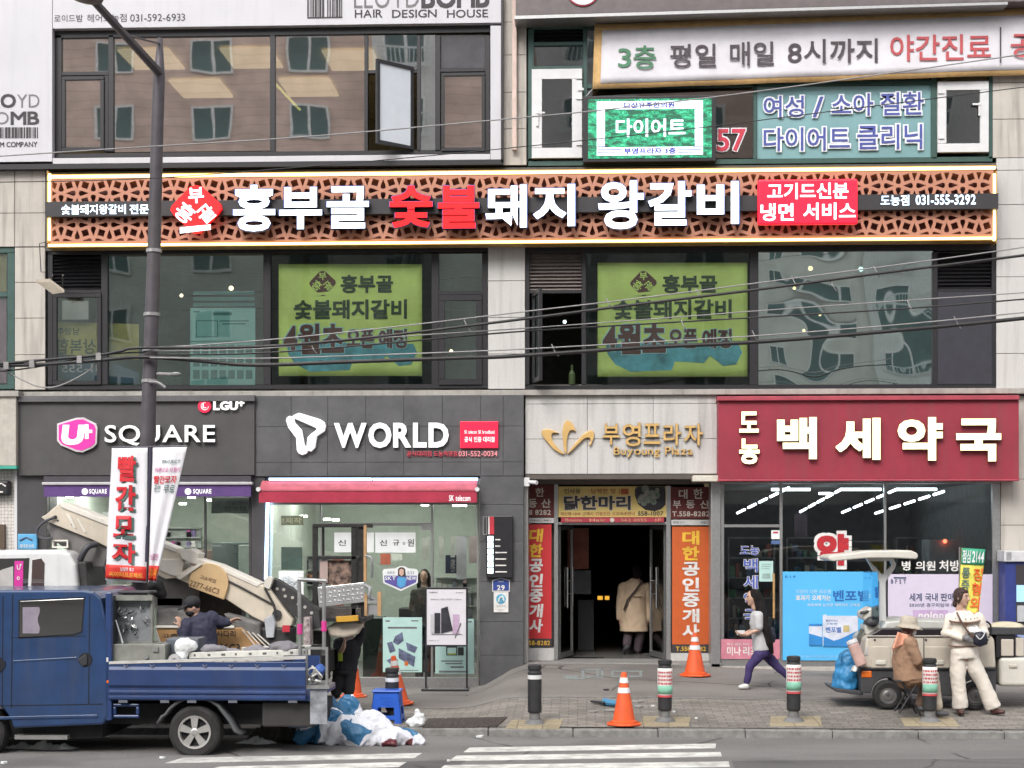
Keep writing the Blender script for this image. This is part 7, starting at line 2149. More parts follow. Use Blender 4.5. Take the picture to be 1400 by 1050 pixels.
k = MB(); k.pprism([(1176, 872), (1187, 848), (1194, 846), (1198, 870), (1190, 905), (1178, 905)], CY + .3, .3); k.build('front_column', mat('column_olive', (.12, .12, .1), .5), CT, bevel=.03)
k = MB(); k.pprism([(1178, 838), (1193, 829), (1199, 832), (1200, 843), (1186, 850), (1179, 846)], CY + .2, .4); k.build('handlebar_head', CRML, CT, bevel=.02)
k = MB(); k.tube([W(1177, 838, CY + .15), W(1200, 833, CY + .3)], .02, 8); k.ball(W(1192, 850, CY + .2), .09, .08, .07); k.tube([W(1186, 852, CY + .15), W(1200, 848, CY + .2)], .03, 8); k.build('handlebar', CDK, CT, smooth=True)
k = MB(); k.pprism([(1182, 856), (1198, 850), (1205, 858), (1202, 868), (1184, 868)], CY + .22, .4); k.build('dash_cover', CRML, CT, bevel=.02)
k = MB(); k.pb(1345, 868, 1362, 905, CY + .2, .5); k.build('rear_post', CDK, CT)
k = MB(); k.pb(1362, 866, 1388, 899, CY + .02, .6); k.build('rear_frame', BLK, CT, bevel=.008)
k = MB(); k.pb(1369, 874, 1386, 897, CY + .005, .1); k.pb(1389, 872, 1400, 897, CY + .02, .4); k.build('crate_panel', CRM, CT, bevel=.01)
k = MB(); k.pb(1367, 899, 1440, 939, CY, .7); o = k.build('rear_box', CRML, CT, bevel=.05, seg=4)
k = MB(); k.pb(1380, 908.5, 1391, 913, CY - .02, .03); k.build('box_handle', CRM, o, bevel=.01)
k = MB(); k.pb(1352, 858, 1440, 868, CY + .0, .8); k.build('rear_deck', CDK, CT, bevel=.01)
k = MB(); k.ball(W(1376, 857, CY + .3), .23, .28, .07); k.ball(W(1355, 858, CY + .3), .1, .2, .05); tag(k.build('cushion', mat('cushion_cream', (.55, .5, .37), .7), smooth=True, remesh=.018), 'cream cushion lying on the rear deck of the cart', 'cushion')
k = MB(); k.tube(spl([W(1343, 872, CY - .05), W(1338, 860, CY - .08), W(1346, 850, CY - .08), W(1354, 854, CY - .06), W(1354, 866, CY - .04)], 6), .012, 7); tag(k.build('loop_handle', BLK, smooth=True), 'black looped strap hanging at the rear end of the cart', 'strap')
k = MB(); k.pprism([(1193, 782), (1200, 782), (1202, 850), (1192, 846)], CY + .12, .7); k.build('windscreen', glass('cart_screen', (.75, .88, .95), .05, 0), CT)
k = MB(); k.pprism([(1186, 870), (1354, 870), (1354, 871.6), (1186, 871.6)], CY - .026, .02); k.pprism([(1178, 912.6), (1361, 912.6), (1361, 915), (1178, 915)], CY - .03, .03); k.build('rubber_trim', CDK, CT)
k = MB()
for px, py in ((1196, 875), (1266, 875), (1350, 875), (1222, 910), (1306, 910)): k.lathe([(0, -.006), (.014, -.006), (.016, 0), (0, 0)], W(px, py, CY - .021), 10, 'Y')
k.build('bolt', CDK, CT)
k = MB(); k.pprism([(1183, 884), (1187, 882), (1187, 896), (1182, 897)], CY - .026, .02); k.build('front_lamp', mat('lamp_lens', (.5, .5, .48), .2), CT, bevel=.006)
# things on the cart
s = thing('blue_bag', 'big bright blue sack standing on the foot board of the cart', 'bag')
k = MB(); k.tube([W(1157, 943, CY + .35), W(1157, 930, CY + .35), W(1158, 910, CY + .35), W(1160, 896, CY + .35), W(1163, 890, CY + .35)], [.18, .18, .15, .1, .045], 14, side=(1, 0, 0), rb=[.18, .18, .15, .11, .045]); k.build('sack', mat('sack_blue', (.028, .2, .42), .5, var=.12, bump=.8, bsc=9), s, smooth=True, remesh=.018, disp=.07)
k = MB(); k.tube(spl([W(1150, 905, CY + .2), W(1152, 893, CY + .2), W(1162, 888, CY + .2), W(1168, 898, CY + .2)], 5), .012, 6); k.build('drawstring', mat('sack_blue_dark', (.02, .14, .3), .5), s)
s = thing('pink_thermos', 'pale pink cylinder flask leaning against the front of the cart', 'flask')
a, b_ = W(1178, 909, CY - .08), W(1166, 880, CY - .08)
k = MB(); k.tube([a, b_], .072, 18); k.build('flask_body', mat('flask_pink', (.6, .4, .36), .4), s, bevel=.012)
k = MB(); d = (b_ - a).normalized(); k.tube([b_ + d * .002, b_ + d * .05], [.074, .068], 18); k.build('flask_lid', WHITEF, s, bevel=.008)
k = MB(); k.grid(lambda u, v: W(1163 + 9 * u + 3 * v, 918 - 8 * v, CY - .05) + Vector((0, .03 * math.sin(7 * u), 0)), 8, 6); tag(k.build('white_cloth_scrap', PAPER, smooth=True, solid=.004), 'white cloth corner hanging under the pink flask', 'cloth')
# folding stool
s = thing('folding_stool', 'black folding stool carrying the seated woman', 'stool')
SY = -4.55
g0 = G(1240, 975)
k = MB()
for dy in (-.14, .14):
    k.tube([W(1226, 974, SY) + Vector((0, dy, 0)), W(1252, 931, SY) + Vector((0, dy, 0))], .013, 7)
    k.tube([W(1256, 977, SY) + Vector((0, dy, 0)), W(1230, 931, SY) + Vector((0, dy, 0))], .013, 7)
for a in ((1233, 962), (1248, 962)): k.tube([W(*a, SY) + Vector((0, -.14, 0)), W(*a, SY) + Vector((0, .14, 0))], .01, 6)
k.build('leg', BLK, s)
k = MB(); p = W(1241, 930, SY); k.box(p.x - .17, p.x + .17, SY - .16, SY + .16, p.z - .01, p.z + .015); k.build('seat', mat('stool_canvas', (.04, .04, .04), .8), s, bevel=.01)

# ================================================================== people
SKIN = mat('skin', (.5, .31, .23), .55, var=.05, sc=12)
HAIRD = mat('hair_black', (.012, .009, .009), .65, var=.3, sc=30, spec=.2, bump=.8, bsc=110)
HAIRB = mat('hair_brown', (.05, .025, .02), .65, var=.3, sc=30, bump=.8, bsc=110)
EYEW = mat('eye_white', (.7, .68, .66), .4)
LIPS = mat('lips', (.35, .12, .11), .5)


def frame3(f):
    f = Vector(f).normalized()
    s = f.cross(UP).normalized()
    u = s.cross(f).normalized()
    return s, f, u, Matrix((s, f, u)).transposed()


def limb(b, pts, rs, n=12, hem=False):            # hem: the last end is cut straight, like a cuff
    b.tube(pts, rs, n)
    for p, r in list(zip(pts, rs))[:-1 if hem else None]: b.ball(p, r, n=12)


def hand(b, wrist, d, nrm, th, k=1.0, curl=.5):
    d = Vector(d).normalized()
    nrm = Vector(nrm); nrm = (nrm - d * nrm.dot(d)).normalized()
    ac = d.cross(nrm)
    R = Matrix((ac, d, nrm)).transposed()
    b.ball(wrist + d * .048 * k, .04 * k, .052 * k, .017 * k, 12, R)
    b.tube([wrist - d * .02, wrist + d * .03 * k], [.026 * k, .03 * k], 10)
    for i, L in enumerate((.062, .073, .068, .052)):
        p0 = wrist + d * (.088 * k) + ac * ((i - 1.5) * .0195 * k)
        d1 = (d * math.cos(curl * .6) + nrm * math.sin(curl * .6))
        d2 = (d * math.cos(curl * 1.6) + nrm * math.sin(curl * 1.6))
        p1 = p0 + d1 * L * .55 * k
        p2 = p1 + d2 * L * .5 * k
        b.tube([p0 - d * .02 * k, p0, p1, p2], [.0095 * k, .0095 * k, .009 * k, .0072 * k], 7)
        b.ball(p2, .0075 * k, n=8)
    t0 = wrist + d * .03 * k + ac * (th * .033 * k)
    t1 = t0 + (d * .6 + ac * th * .7 + nrm * .35).normalized() * .035 * k
    t2 = t1 + (d * .85 + ac * th * .25 + nrm * .5).normalized() * .028 * k
    b.tube([t0, t1, t2], [.013 * k, .0105 * k, .0085 * k], 8)
    b.ball(t2, .0087 * k, n=8)


def head(b, c, f, k=1.0):
    s, f, u, R = frame3(f)
    b.ball(c, .073 * k, .09 * k, .11 * k, 18, R)
    b.ball(c + f * .022 * k - u * .058 * k, .052 * k, .06 * k, .056 * k, 14, R)
    b.ball(c + f * .062 * k - u * .09 * k, .024 * k, .022 * k, .02 * k, 10, R)
    b.tube([c + f * .085 * k + u * .02 * k, c + f * .106 * k - u * .02 * k, c + f * .086 * k - u * .034 * k], [.009 * k, .016 * k, .014 * k], 8)
    for q in (-1, 1): b.ball(c + s * q * .073 * k - u * .008 * k, .011 * k, .02 * k, .03 * k, 10, R)
    b.tube([c - u * .06 * k, c - u * .17 * k - f * .02 * k], [.05 * k, .055 * k], 12)


def face(parent, c, f, k=1.0, mask=None):
    s, f, u, R = frame3(f)
    b = MB()
    for q in (-1, 1): b.ball(c + s * q * .031 * k + f * .076 * k + u * .008 * k, .012 * k, .006 * k, .006 * k, 10, R)
    b.build('eye', EYEW, parent, smooth=True)
    b = MB()
    for q in (-1, 1):
        b.ball(c + s * q * .031 * k + f * .083 * k + u * .008 * k, .0065 * k, .004 * k, .0065 * k, 8, R)
        b.tube([c + s * q * .048 * k + f * .074 * k + u * .028 * k, c + s * q * .03 * k + f * .085 * k + u * .032 * k, c + s * q * .014 * k + f * .086 * k + u * .028 * k], .004 * k, 6)
    b.build('iris_and_brow', HAIRD, parent, smooth=True)
    if mask is None:
        b = MB(); b.ball(c + f * .084 * k - u * .056 * k, .023 * k, .007 * k, .007 * k, 10, R); b.build('mouth', LIPS, parent, smooth=True)
    else:
        b = MB(); b.ball(c + f * .032 * k - u * .052 * k, .064 * k, .07 * k, .052 * k, 14, R); b.build('face_mask', mask, parent, smooth=True)


def cloth(name, b, m_, parent, vox=.011, disp=.026): return b.build(name, m_, parent, smooth=True, remesh=vox, disp=disp)


def shoe(b, heel, toe, r=.042):
    d = Vector(toe) - Vector(heel)
    b.tube([Vector(heel) - d * .12, heel, Vector(heel) + d * .5, toe, Vector(toe) + d * .1], [r * .6, r, r * 1.05, r * .85, r * .4], 12, side=(-d.y, d.x, 0) if abs(d.x) + abs(d.y) > 1e-4 else None, rb=[r * .6, r * 1.1, r * .85, r * .6, r * .3])


def person(label, base): return thing('person', label, 'person', base)


VOX = .0075
# ---- woman standing at the cart
Y0 = -4.3
J = lambda px, py, dy=0: W(px, py, Y0 + dy)
P = person('woman in cream sweater and wide cream trousers standing before the cart with a cross-body bag', (X(1318, Y0), Y0, gz(X(1318, Y0), Y0)))
f = Vector((.72, -.66, -.05)); hc = J(1315, 817)
b = MB()
head(b, hc, f)
limb(b, [J(1317, 838), J(1317, 850), J(1317, 872), J(1319, 893)], [.06, .12, .11, .12])
limb(b, [J(1299, 845), J(1293, 866, -.02), J(1317, 872, -.17)], [.048, .04, .03]); hand(b, J(1318, 872, -.18), (1, -.05, -.18), (0, .9, -.4), 1, 1.0, .7)
limb(b, [J(1338, 845), J(1346, 866, -.02), J(1340, 864, -.17)], [.048, .04, .03]); hand(b, J(1341, 864, -.17), (-.85, -.1, .25), (0, .8, -.5), -1, 1.0, .8)
limb(b, [J(1310, 895), J(1310, 930, -.02), J(1313, 965)], [.085, .06, .04]); limb(b, [J(1328, 895), J(1343, 930, -.02), J(1357, 965)], [.085, .06, .04])
b.build('body', SKIN, P, smooth=True, remesh=VOX)
face(P, hc, f)
s_, f_, u_, R_ = frame3(f)
b = MB(); b.ball(hc - f_ * .022 + u_ * .022, .084, .094, .108, 18, R_); b.ball(hc - f_ * .075 - u_ * .075, .055, .045, .06, 12, R_); b.ball(hc + f_ * .03 + u_ * .075, .066, .05, .034, 12, R_)
for q in (-1, 1): b.tube([hc + s_ * q * .07 + f_ * .03 + u_ * .05, hc + s_ * q * .08 + f_ * .02 - u_ * .02, hc + s_ * q * .074 - f_ * .01 - u_ * .08], [.02, .018, .01], 8)
cloth('hair', b, HAIRB, P, .008, .01)
CREAMC = mat('cream_knit', (.7, .64, .56), .85, var=.06, bump=.3, bsc=120)
b = MB()
b.tube([J(1317, 836), J(1317, 841), J(1317, 850), J(1317, 868), J(1318, 880), J(1318, 885)], [.065, .145, .168, .155, .165, .155], 20, side=(1, 0, 0), rb=[.06, .09, .115, .115, .12, .115])
limb(b, [J(1299, 845), J(1293, 866, -.02), J(1314, 872, -.15)], [.068, .06, .045]); limb(b, [J(1338, 845), J(1346, 866, -.02), J(1341, 864.5, -.15)], [.068, .06, .045])
cloth('sweater', b, CREAMC, P)
b = MB()
b.grid(lambda u, v: J(1317, 837) + Vector(((.075 + .13 * v) * math.sin(2 * PI * u), -(.065 + .09 * v) * math.cos(2 * PI * u), .02 - .13 * v * (1.1 + .35 * math.cos(2 * PI * u)) * .75)), 32, 4); b.build('wide_collar', CREAMC, P, smooth=True, solid=.008)
b = MB(); b.tube([J(1317, 837) + Vector((.206 * math.sin(t), -.158 * math.cos(t), .02 - .13 * (1.1 + .35 * math.cos(t)) * .75)) for t in [k * 2 * PI / 32 for k in range(33)]], .009, 6)
b.tube([J(1317, 883) + Vector((.172 * math.sin(t), -.126 * math.cos(t), 0)) for t in [k * 2 * PI / 32 for k in range(33)]], .009, 6); b.build('brown_trim', mat('trim_brown', (.22, .12, .09), .8), P, smooth=True)
random.seed(6)
b = MB()
for i in range(9):
    t = -1.5 + i * .375
    b.ball(J(1317, 837) + Vector((.172 * math.sin(t), -.135 * math.cos(t), -.06 - .02 * math.cos(t))), .009, .006, .011, 6)
b.build('collar_flower', mat('flower_dark', (.12, .08, .09), .7), P)
b = MB()
b.tube([J(1318, 882), J(1318.5, 891), J(1319, 900)], [.145, .168, .172], 20, side=(1, 0, 0), rb=[.115, .14, .14])
limb(b, [J(1310, 901), J(1309.5, 918), J(1310, 932, -.01), J(1313, 968)], [.1, .1, .088, .1], 14, True); limb(b, [J(1328, 901), J(1335, 917), J(1343, 932, -.01), J(1358, 968)], [.1, .1, .088, .1], 14, True)
cloth('trousers', b, mat('cream_twill', (.68, .63, .56), .85, var=.06), P, .012, .022)
b = MB(); limb(b, [J(1313, 960), J(1314, 969, -.02)], [.04, .042]); limb(b, [J(1357, 960), J(1359, 969, -.02)], [.04, .042]); b.build('sock', WHITEF, P, smooth=True)
b = MB(); shoe(b, J(1312, 972.5, .0), J(1315, 974.5, -.2)); shoe(b, J(1357, 972, .0), J(1372, 973.5, -.12)); b.build('shoe', mat('shoe_maroon', (.07, .025, .022), .35), P, smooth=True)
b = MB(); limb(b, [J(1316, 872, -.16), J(1322, 872.5, -.18)], [.034, .04]); b2 = MB(); hand(b2, J(1318, 872, -.18), (1, -.05, -.18), (0, .9, -.4), 1, 1.15, .7); b.v += []; k0 = len(b.v); b.add(b2.v, b2.f); b.build('grey_glove', mat('glove_grey', (.17, .17, .18), .8), P, smooth=True, remesh=.007)
b = MB(); hand(b, J(1341, 864, -.17), (-.85, -.1, .25), (0, .8, -.5), -1, 1.15, .8); limb(b, [J(1345, 865, -.16), J(1341, 864, -.17)], [.036, .04]); b.build('white_glove', mat('glove_white', (.6, .59, .58), .8), P, smooth=True, remesh=.007)
t = thing('shoulder_bag', 'small black bag on a brown strap carried by the standing woman', 'bag')
b = MB(); b.tube([J(1308, 837, -.1), J(1313, 848, -.17), J(1322, 862, -.19), J(1331, 872, -.2)], .012, 6, side=(1, 0, .6), rb=.004); b.build('strap', mat('strap_brown', (.1, .055, .04), .5), t)
b = MB(); b.tube([J(1332, 873, -.24), J(1340, 874, -.24), J(1349, 873, -.24)], [.075, .095, .07], 14, side=(0, 0, 1), rb=[.03, .045, .03]); b.build('pouch', mat('bag_navy', (.012, .013, .03), .5), t, smooth=True)
b = MB(); b.tube(spl([J(1334, 868, -.29), J(1340, 874, -.3), J(1346, 866, -.3), J(1341, 862, -.29)], 4), .007, 5); b.build('white_cord', WHITEF, t)

# ---- woman seated on the folding stool
Y0 = -4.55
P = person('woman in brown coat and beige bucket hat seated on a folding stool before the cart', (X(1245, Y0), Y0, gz(X(1245, Y0), Y0)))
f = Vector((.85, .35, -.12)); hc = J(1243, 858)
b = MB(); head(b, hc, f)
limb(b, [J(1238, 875), J(1236, 890), J(1238, 922)], [.1, .12, .13])
limb(b, [J(1243, 880, -.16), J(1254, 903, -.17), J(1266, 914, -.12)], [.045, .04, .028]); hand(b, J(1267, 915, -.11), (.9, .15, -.45), (0, .2, -1), -1, 1, .6)
limb(b, [J(1240, 880, .16), J(1252, 902, .17), J(1266, 913, .1)], [.045, .04, .028]); hand(b, J(1267, 914, .1), (.9, -.15, -.45), (0, -.2, -1), 1, 1, .6)
limb(b, [J(1240, 925, -.08), J(1277, 925, -.09), J(1282, 968, -.09)], [.08, .055, .038]); limb(b, [J(1240, 925, .09), J(1270, 930, .12), J(1257, 966, .1)], [.08, .055, .038])
b.build('body', SKIN, P, smooth=True, remesh=VOX)
face(P, hc, f, 1, mat('mask_white', (.66, .66, .66), .7))
s_, f_, u_, R_ = frame3(f)
b = MB(); b.ball(hc - f_ * .02 + u_ * .01, .084, .094, .1, 16, R_); b.ball(hc - f_ * .05 - u_ * .085, .06, .045, .07, 12, R_)
for q in (-1, 1): b.tube([hc + s_ * q * .07, hc + s_ * q * .074 - u_ * .1 - f_ * .01], [.025, .014], 8)
cloth('hair', b, mat('hair_auburn', (.1, .035, .025), .5, var=.3, sc=30), P, .008, .012)
HATM = mat('hat_beige', (.42, .37, .3), .85, var=.1, bump=.3, bsc=60)
b = MB(); b.tube([hc + u_ * .022 - f_ * .01, hc + u_ * .07 - f_ * .012, hc + u_ * .125 - f_ * .014, hc + u_ * .142 - f_ * .014], [.106, .104, .088, .05], 20, side=s_, rb=[.118, .116, .098, .055])
k0 = len(b.v); b.tube([hc - u_ * .014, hc + u_ * .03], [.165, .108], 24, side=s_, rb=[.18, .12]); cloth('bucket_hat', b, HATM, P, .011, .02)
COATM = mat('coat_brown', (.3, .18, .115), .85, var=.1, bump=.2, bsc=70)
b = MB(); b.tube([J(1240, 868), J(1239, 873), J(1238, 884), J(1238, 905), J(1241, 920), J(1243, 928)], [.07, .12, .155, .165, .18, .19], 20, side=(1, 0, .1), rb=[.07, .17, .19, .19, .2, .21])
limb(b, [J(1243, 879, -.17), J(1255, 904, -.19), J(1265, 914, -.13)], [.078, .068, .05]); limb(b, [J(1241, 879, .17), J(1253, 903, .19), J(1264, 913, .12)], [.078, .068, .05])
limb(b, [J(1243, 925, -.07), J(1258, 926, -.09)], [.13, .105]); limb(b, [J(1243, 925, .07), J(1256, 928, .1)], [.13, .1]); limb(b, [J(1236, 930, 0), J(1250, 937, -.05)], [.1, .05])
cloth('coat', b, COATM, P)
b = MB()
b.grid(lambda u, v: J(1228 + 13 * u - 8 * v * (1 - u), 864 + 4 * u + 24 * v * (1 - .55 * u), -.2 + .05 * math.sin(3 * u)) , 8, 8); b.build('peach_collar', mat('collar_peach', (.7, .33, .22), .8, var=.06), P, smooth=True, solid=.02)
b = MB(); limb(b, [J(1256, 926, -.09), J(1276, 925, -.1), J(1282, 966, -.1)], [.095, .08, .062]); cloth('trousers', b, mat('trousers_sand', (.47, .4, .32), .85), P, .012, .02)
b = MB(); limb(b, [J(1250, 928, .1), J(1268, 932, .13), J(1257, 962, .11)], [.09, .08, .06]); cloth('far_trouser_leg', b, mat('trousers_brown', (.2, .13, .1), .85), P, .012, .02)
b = MB(); shoe(b, J(1281, 975, -.1), J(1296, 976, -.12)); shoe(b, J(1255, 967, .1), J(1268, 972, .08)); b.build('shoe', mat('shoe_grey', (.075, .075, .085), .6), P, smooth=True)

# ---- girl walking past the pharmacy
g = G(1017, 942); Y0 = g.y
P = person('girl with long dark hair, white tee and navy trousers walking left past the pharmacy', (X(1040, Y0), Y0, g.z))
f = Vector((-.98, -.16, -.12)); hc = J(1029, 817); k_ = .95
b = MB(); head(b, hc, f, k_)
limb(b, [J(1036, 837), J(1037, 850), J(1040, 870), J(1043, 888)], [.06, .1, .095, .105])
limb(b, [J(1037, 842, -.16), J(1037, 861, -.18), J(1023, 867, -.16)], [.042, .035, .026]); hand(b, J(1022, 867.5, -.16), (-.95, 0, -.1), (0, .6, .8), 1, .95, .7)
limb(b, [J(1036, 842, .15), J(1033, 860, .16), J(1019, 866, .08)], [.042, .035, .026]); hand(b, J(1018, 866, .08), (-.95, -.1, .0), (0, -.5, .85), -1, .95, .7)
limb(b, [J(1040, 890, -.07), J(1025, 912, -.08), J(1021, 934, -.06)], [.06, .04, .03]); limb(b, [J(1046, 890, .08), J(1062, 911, .08), J(1081, 927, .08)], [.06, .04, .03])
b.build('body', SKIN, P, smooth=True, remesh=VOX)
face(P, hc, f, k_)
s_, f_, u_, R_ = frame3(f)
b = MB(); b.ball(hc - f_ * .024 + u_ * .018, .08, .088, .104, 18, R_)
b.tube([hc + u_ * .05 - f_ * .03, hc - f_ * .09 - u_ * .05, J(1042, 842, -.06), J(1048, 862, -.12), J(1052, 880, -.13), J(1056, 894, -.12)], [.08, .1, .11, .1, .075, .03], 14, side=(0, 1, 0), rb=[.07, .07, .07, .065, .05, .02])
for q in (-1, 1): b.tube([hc + s_ * q * .068 + u_ * .05, hc + s_ * q * .078 - f_ * .02 - u_ * .04, J(1038, 842, -.1 * q if q > 0 else -.1)], [.03, .03, .025], 8)
cloth('hair', b, HAIRD, P, .009, .015)
b = MB(); b.tube([J(1035, 834), J(1036, 839), J(1037, 850), J(1040, 868), J(1042, 880), J(1043, 889)], [.055, .1, .125, .125, .135, .14], 18, side=(1, 0, 0), rb=[.06, .165, .165, .15, .155, .16])
limb(b, [J(1037, 842, -.15), J(1037.5, 857, -.18)], [.07, .062]); limb(b, [J(1036, 842, .15), J(1034, 856, .16)], [.07, .062])
cloth('white_tee', b, mat('tee_white', (.47, .47, .48), .85, var=.05), P, .011, .02)
b = MB(); b.tube([J(1042, 884), J(1043, 892), J(1043, 897)], [.12, .125, .11], 16, side=(1, 0, 0), rb=[.14, .15, .13])
limb(b, [J(1040, 893, -.07), J(1025, 912, -.08), J(1021, 932, -.06)], [.085, .06, .047]); limb(b, [J(1046, 893, .08), J(1062, 911, .08), J(1079, 926, .08)], [.085, .06, .047])
cloth('trousers', b, mat('trousers_navy', (.045, .028, .12), .8, var=.15), P, .012, .018)
b = MB(); shoe(b, J(1022, 938, -.06), J(1011, 939.5, -.07), .045); shoe(b, J(1085, 930, .08), J(1076, 938, .08), .042); b.build('trainer', mat('trainer_white', (.66, .65, .63), .6), P, smooth=True)
t = thing('backpack', 'dark navy bag hanging on the back of the walking girl', 'bag')
b = MB(); b.tube([J(1053, 858, -.02), J(1055, 868, -.02), J(1054, 878, -.02)], [.07, .09, .075], 14, side=(0, 1, 0), rb=[.05, .06, .055]); cloth('pouch', b, mat('bag_dark', (.02, .024, .045), .7), t, .012, .02)
b = MB(); b.tube(spl([J(1036, 836, -.14), J(1043, 846, -.17), J(1050, 858, -.1)], 4), .012, 6); b.tube(spl([J(1036, 838, -.15), J(1043, 862, -.17), J(1051, 878, -.1)], 4), .01, 6); b.build('strap', mat('bag_dark', (.02, .024, .045), .7), t)
b = MB(); c = J(1013, 866, -.06); b.box(c.x - .06, c.x + .05, c.y - .06, c.y - .045, c.z - .02, c.z + .045); tag(b.build('mobile_phone', WHITEF, bevel=.006), 'white mobile phone held by the walking girl', 'phone')

# ---- man entering the dark corridor
Y0 = 1.95
P = person('person in long beige coat with dark strap seen from behind in the entrance', (X(868, Y0), Y0, .345))
f = Vector((.15, 1, -.1)); hc = J(871, 782.5)
b = MB(); head(b, hc, f, .98)
limb(b, [J(868, 800), J(868, 815), J(868, 840)], [.08, .13, .12])
limb(b, [J(852, 803), J(849, 825), J(848, 845)], [.05, .04, .03]); hand(b, J(848, 846), (-.05, .1, -1), (1, .2, 0), 1, 1, .5)
limb(b, [J(884, 803), J(888, 827), J(886, 847)], [.05, .04, .03]); hand(b, J(886, 848), (-.05, .1, -1), (-1, .2, 0), -1, 1, .5)
limb(b, [J(861, 845), J(859, 868, .05), J(857, 883, -.2)], [.085, .06, .04]); limb(b, [J(875, 845), J(875, 868), J(872, 888, .05)], [.085, .06, .04])
b.build('body', SKIN, P, smooth=True, remesh=VOX)
s_, f_, u_, R_ = frame3(f)
b = MB(); b.ball(hc - f_ * .012 + u_ * .02, .083, .1, .108, 18, R_); b.ball(hc - f_ * .04 - u_ * .05, .07, .06, .07, 12, R_); cloth('hair', b, HAIRD, P, .008, .012)
TAN = mat('coat_tan', (.52, .39, .27), .85, var=.07, bump=.15, bsc=60)
b = MB(); b.tube([J(869, 792), J(868, 797), J(868, 805), J(867, 825), J(867, 845), J(867, 863)], [.07, .17, .2, .2, .215, .235], 22, side=(1, 0, 0), rb=[.07, .11, .14, .15, .16, .17])
limb(b, [J(852, 803), J(848, 826), J(847, 844)], [.085, .07, .056]); limb(b, [J(885, 803), J(889, 828), J(887, 846)], [.085, .07, .056]); cloth('coat', b, TAN, P, .011, .016)
b = MB(); b.tube([J(864, 815.5, -.16), J(879, 816, -.16)], .008, 6); b.build('coat_yoke', mat('coat_seam', (.25, .17, .1), .85), P)
b = MB(); b.tube([J(878, 794, -.1), J(870, 806, -.16), J(858, 820, -.17), J(853, 834, -.15)], .018, 6, side=(1, 0, .5), rb=.005); tag(b.build('shoulder_strap', mat('strap_dark', (.05, .03, .025), .6)), 'dark shoulder strap across the back of the beige coat', 'strap')
b = MB(); limb(b, [J(861, 850), J(859, 868, .05), J(857, 881, -.18)], [.1, .08, .07]); limb(b, [J(875, 850), J(875, 868), J(872, 887, .05)], [.1, .08, .07]); cloth('trousers', b, mat('trousers_plum', (.07, .05, .06), .85), P, .012, .015)
b = MB(); shoe(b, J(858, 883, -.22), J(853, 892, -.16), .045); shoe(b, J(872, 891, .05), J(873, 892, .25), .045); b.build('shoe', mat('shoe_pale_sole', (.05, .05, .055), .6), P, smooth=True)

# ---- man working between the trucks
Y0 = -5.4
P = person('man in navy jacket, black cap and mask working between the two trucks', (X(275, Y0), Y0, gz(X(275, Y0), Y0)))
f = Vector((-.8, -.4, -.3)); hc = J(263, 830)
b = MB(); head(b, hc, f)
limb(b, [J(270, 850), J(274, 862), J(278, 905)], [.09, .14, .13])
limb(b, [J(255, 855, -.1), J(251, 876, -.15), J(247, 859, -.05)], [.05, .04, .03]); hand(b, J(247, 857, -.05), (-.25, .1, 1), (-.7, .6, 0), 1, 1, .8)
limb(b, [J(289, 844, .05), J(302, 850, .1), J(312, 851, .12)], [.05, .04, .03]); hand(b, J(313, 850, .12), (.85, .2, .35), (0, -.4, -1), 1, 1, .6)
limb(b, [J(273, 905), J(273, 950), J(272, 990)], [.09, .06, .045]); limb(b, [J(285, 905), J(287, 950), J(287, 990)], [.09, .06, .045])
b.build('body', SKIN, P, smooth=True, remesh=VOX)
face(P, hc, f, 1, mat('mask_black', (.015, .015, .017), .7))
s_, f_, u_, R_ = frame3(f)
b = MB(); b.ball(hc - f_ * .015 + u_ * .03, .086, .098, .09, 18, R_); cloth('hair', b, HAIRD, P, .009, .006)
b = MB(); b.ball(hc - f_ * .01 + u_ * .055, .094, .105, .082, 18, R_); b.tube([hc + f_ * .07 + u_ * .045, hc + f_ * .15 + u_ * .03, hc + f_ * .175 + u_ * .022], [.075, .07, .03], 14, side=s_, rb=[.014, .01, .006]); cloth('cap', b, mat('cap_black', (.016, .016, .02), .8), P, .008, .006)
NAVYJ = mat('jacket_navy', (.028, .03, .06), .75, var=.12, bump=.2, bsc=50)
b = MB(); b.tube([J(267, 841), J(270, 846), J(272, 858), J(276, 880), J(278, 900), J(278, 912)], [.075, .17, .2, .19, .2, .2], 20, side=(1, 0, .15), rb=[.08, .13, .16, .16, .17, .17])
limb(b, [J(256, 855, -.1), J(250.5, 877, -.16), J(248, 863, -.07)], [.09, .078, .055]); limb(b, [J(289, 845, .05), J(302, 851, .1), J(311, 851, .12)], [.088, .075, .055]); cloth('jacket', b, NAVYJ, P, .012, .026)
b = MB(); limb(b, [J(273, 905), J(273, 950), J(272, 985)], [.11, .09, .075]); limb(b, [J(285, 905), J(287, 950), J(287, 985)], [.11, .09, .075]); cloth('trousers', b, mat('trousers_black', (.02, .02, .024), .85), P, .013, .02)
b = MB(); shoe(b, J(272, 995), J(266, 998, -.15)); shoe(b, J(287, 995), J(286, 998, -.2)); b.build('shoe', mat('shoe_black', (.02, .02, .02), .5), P, smooth=True)

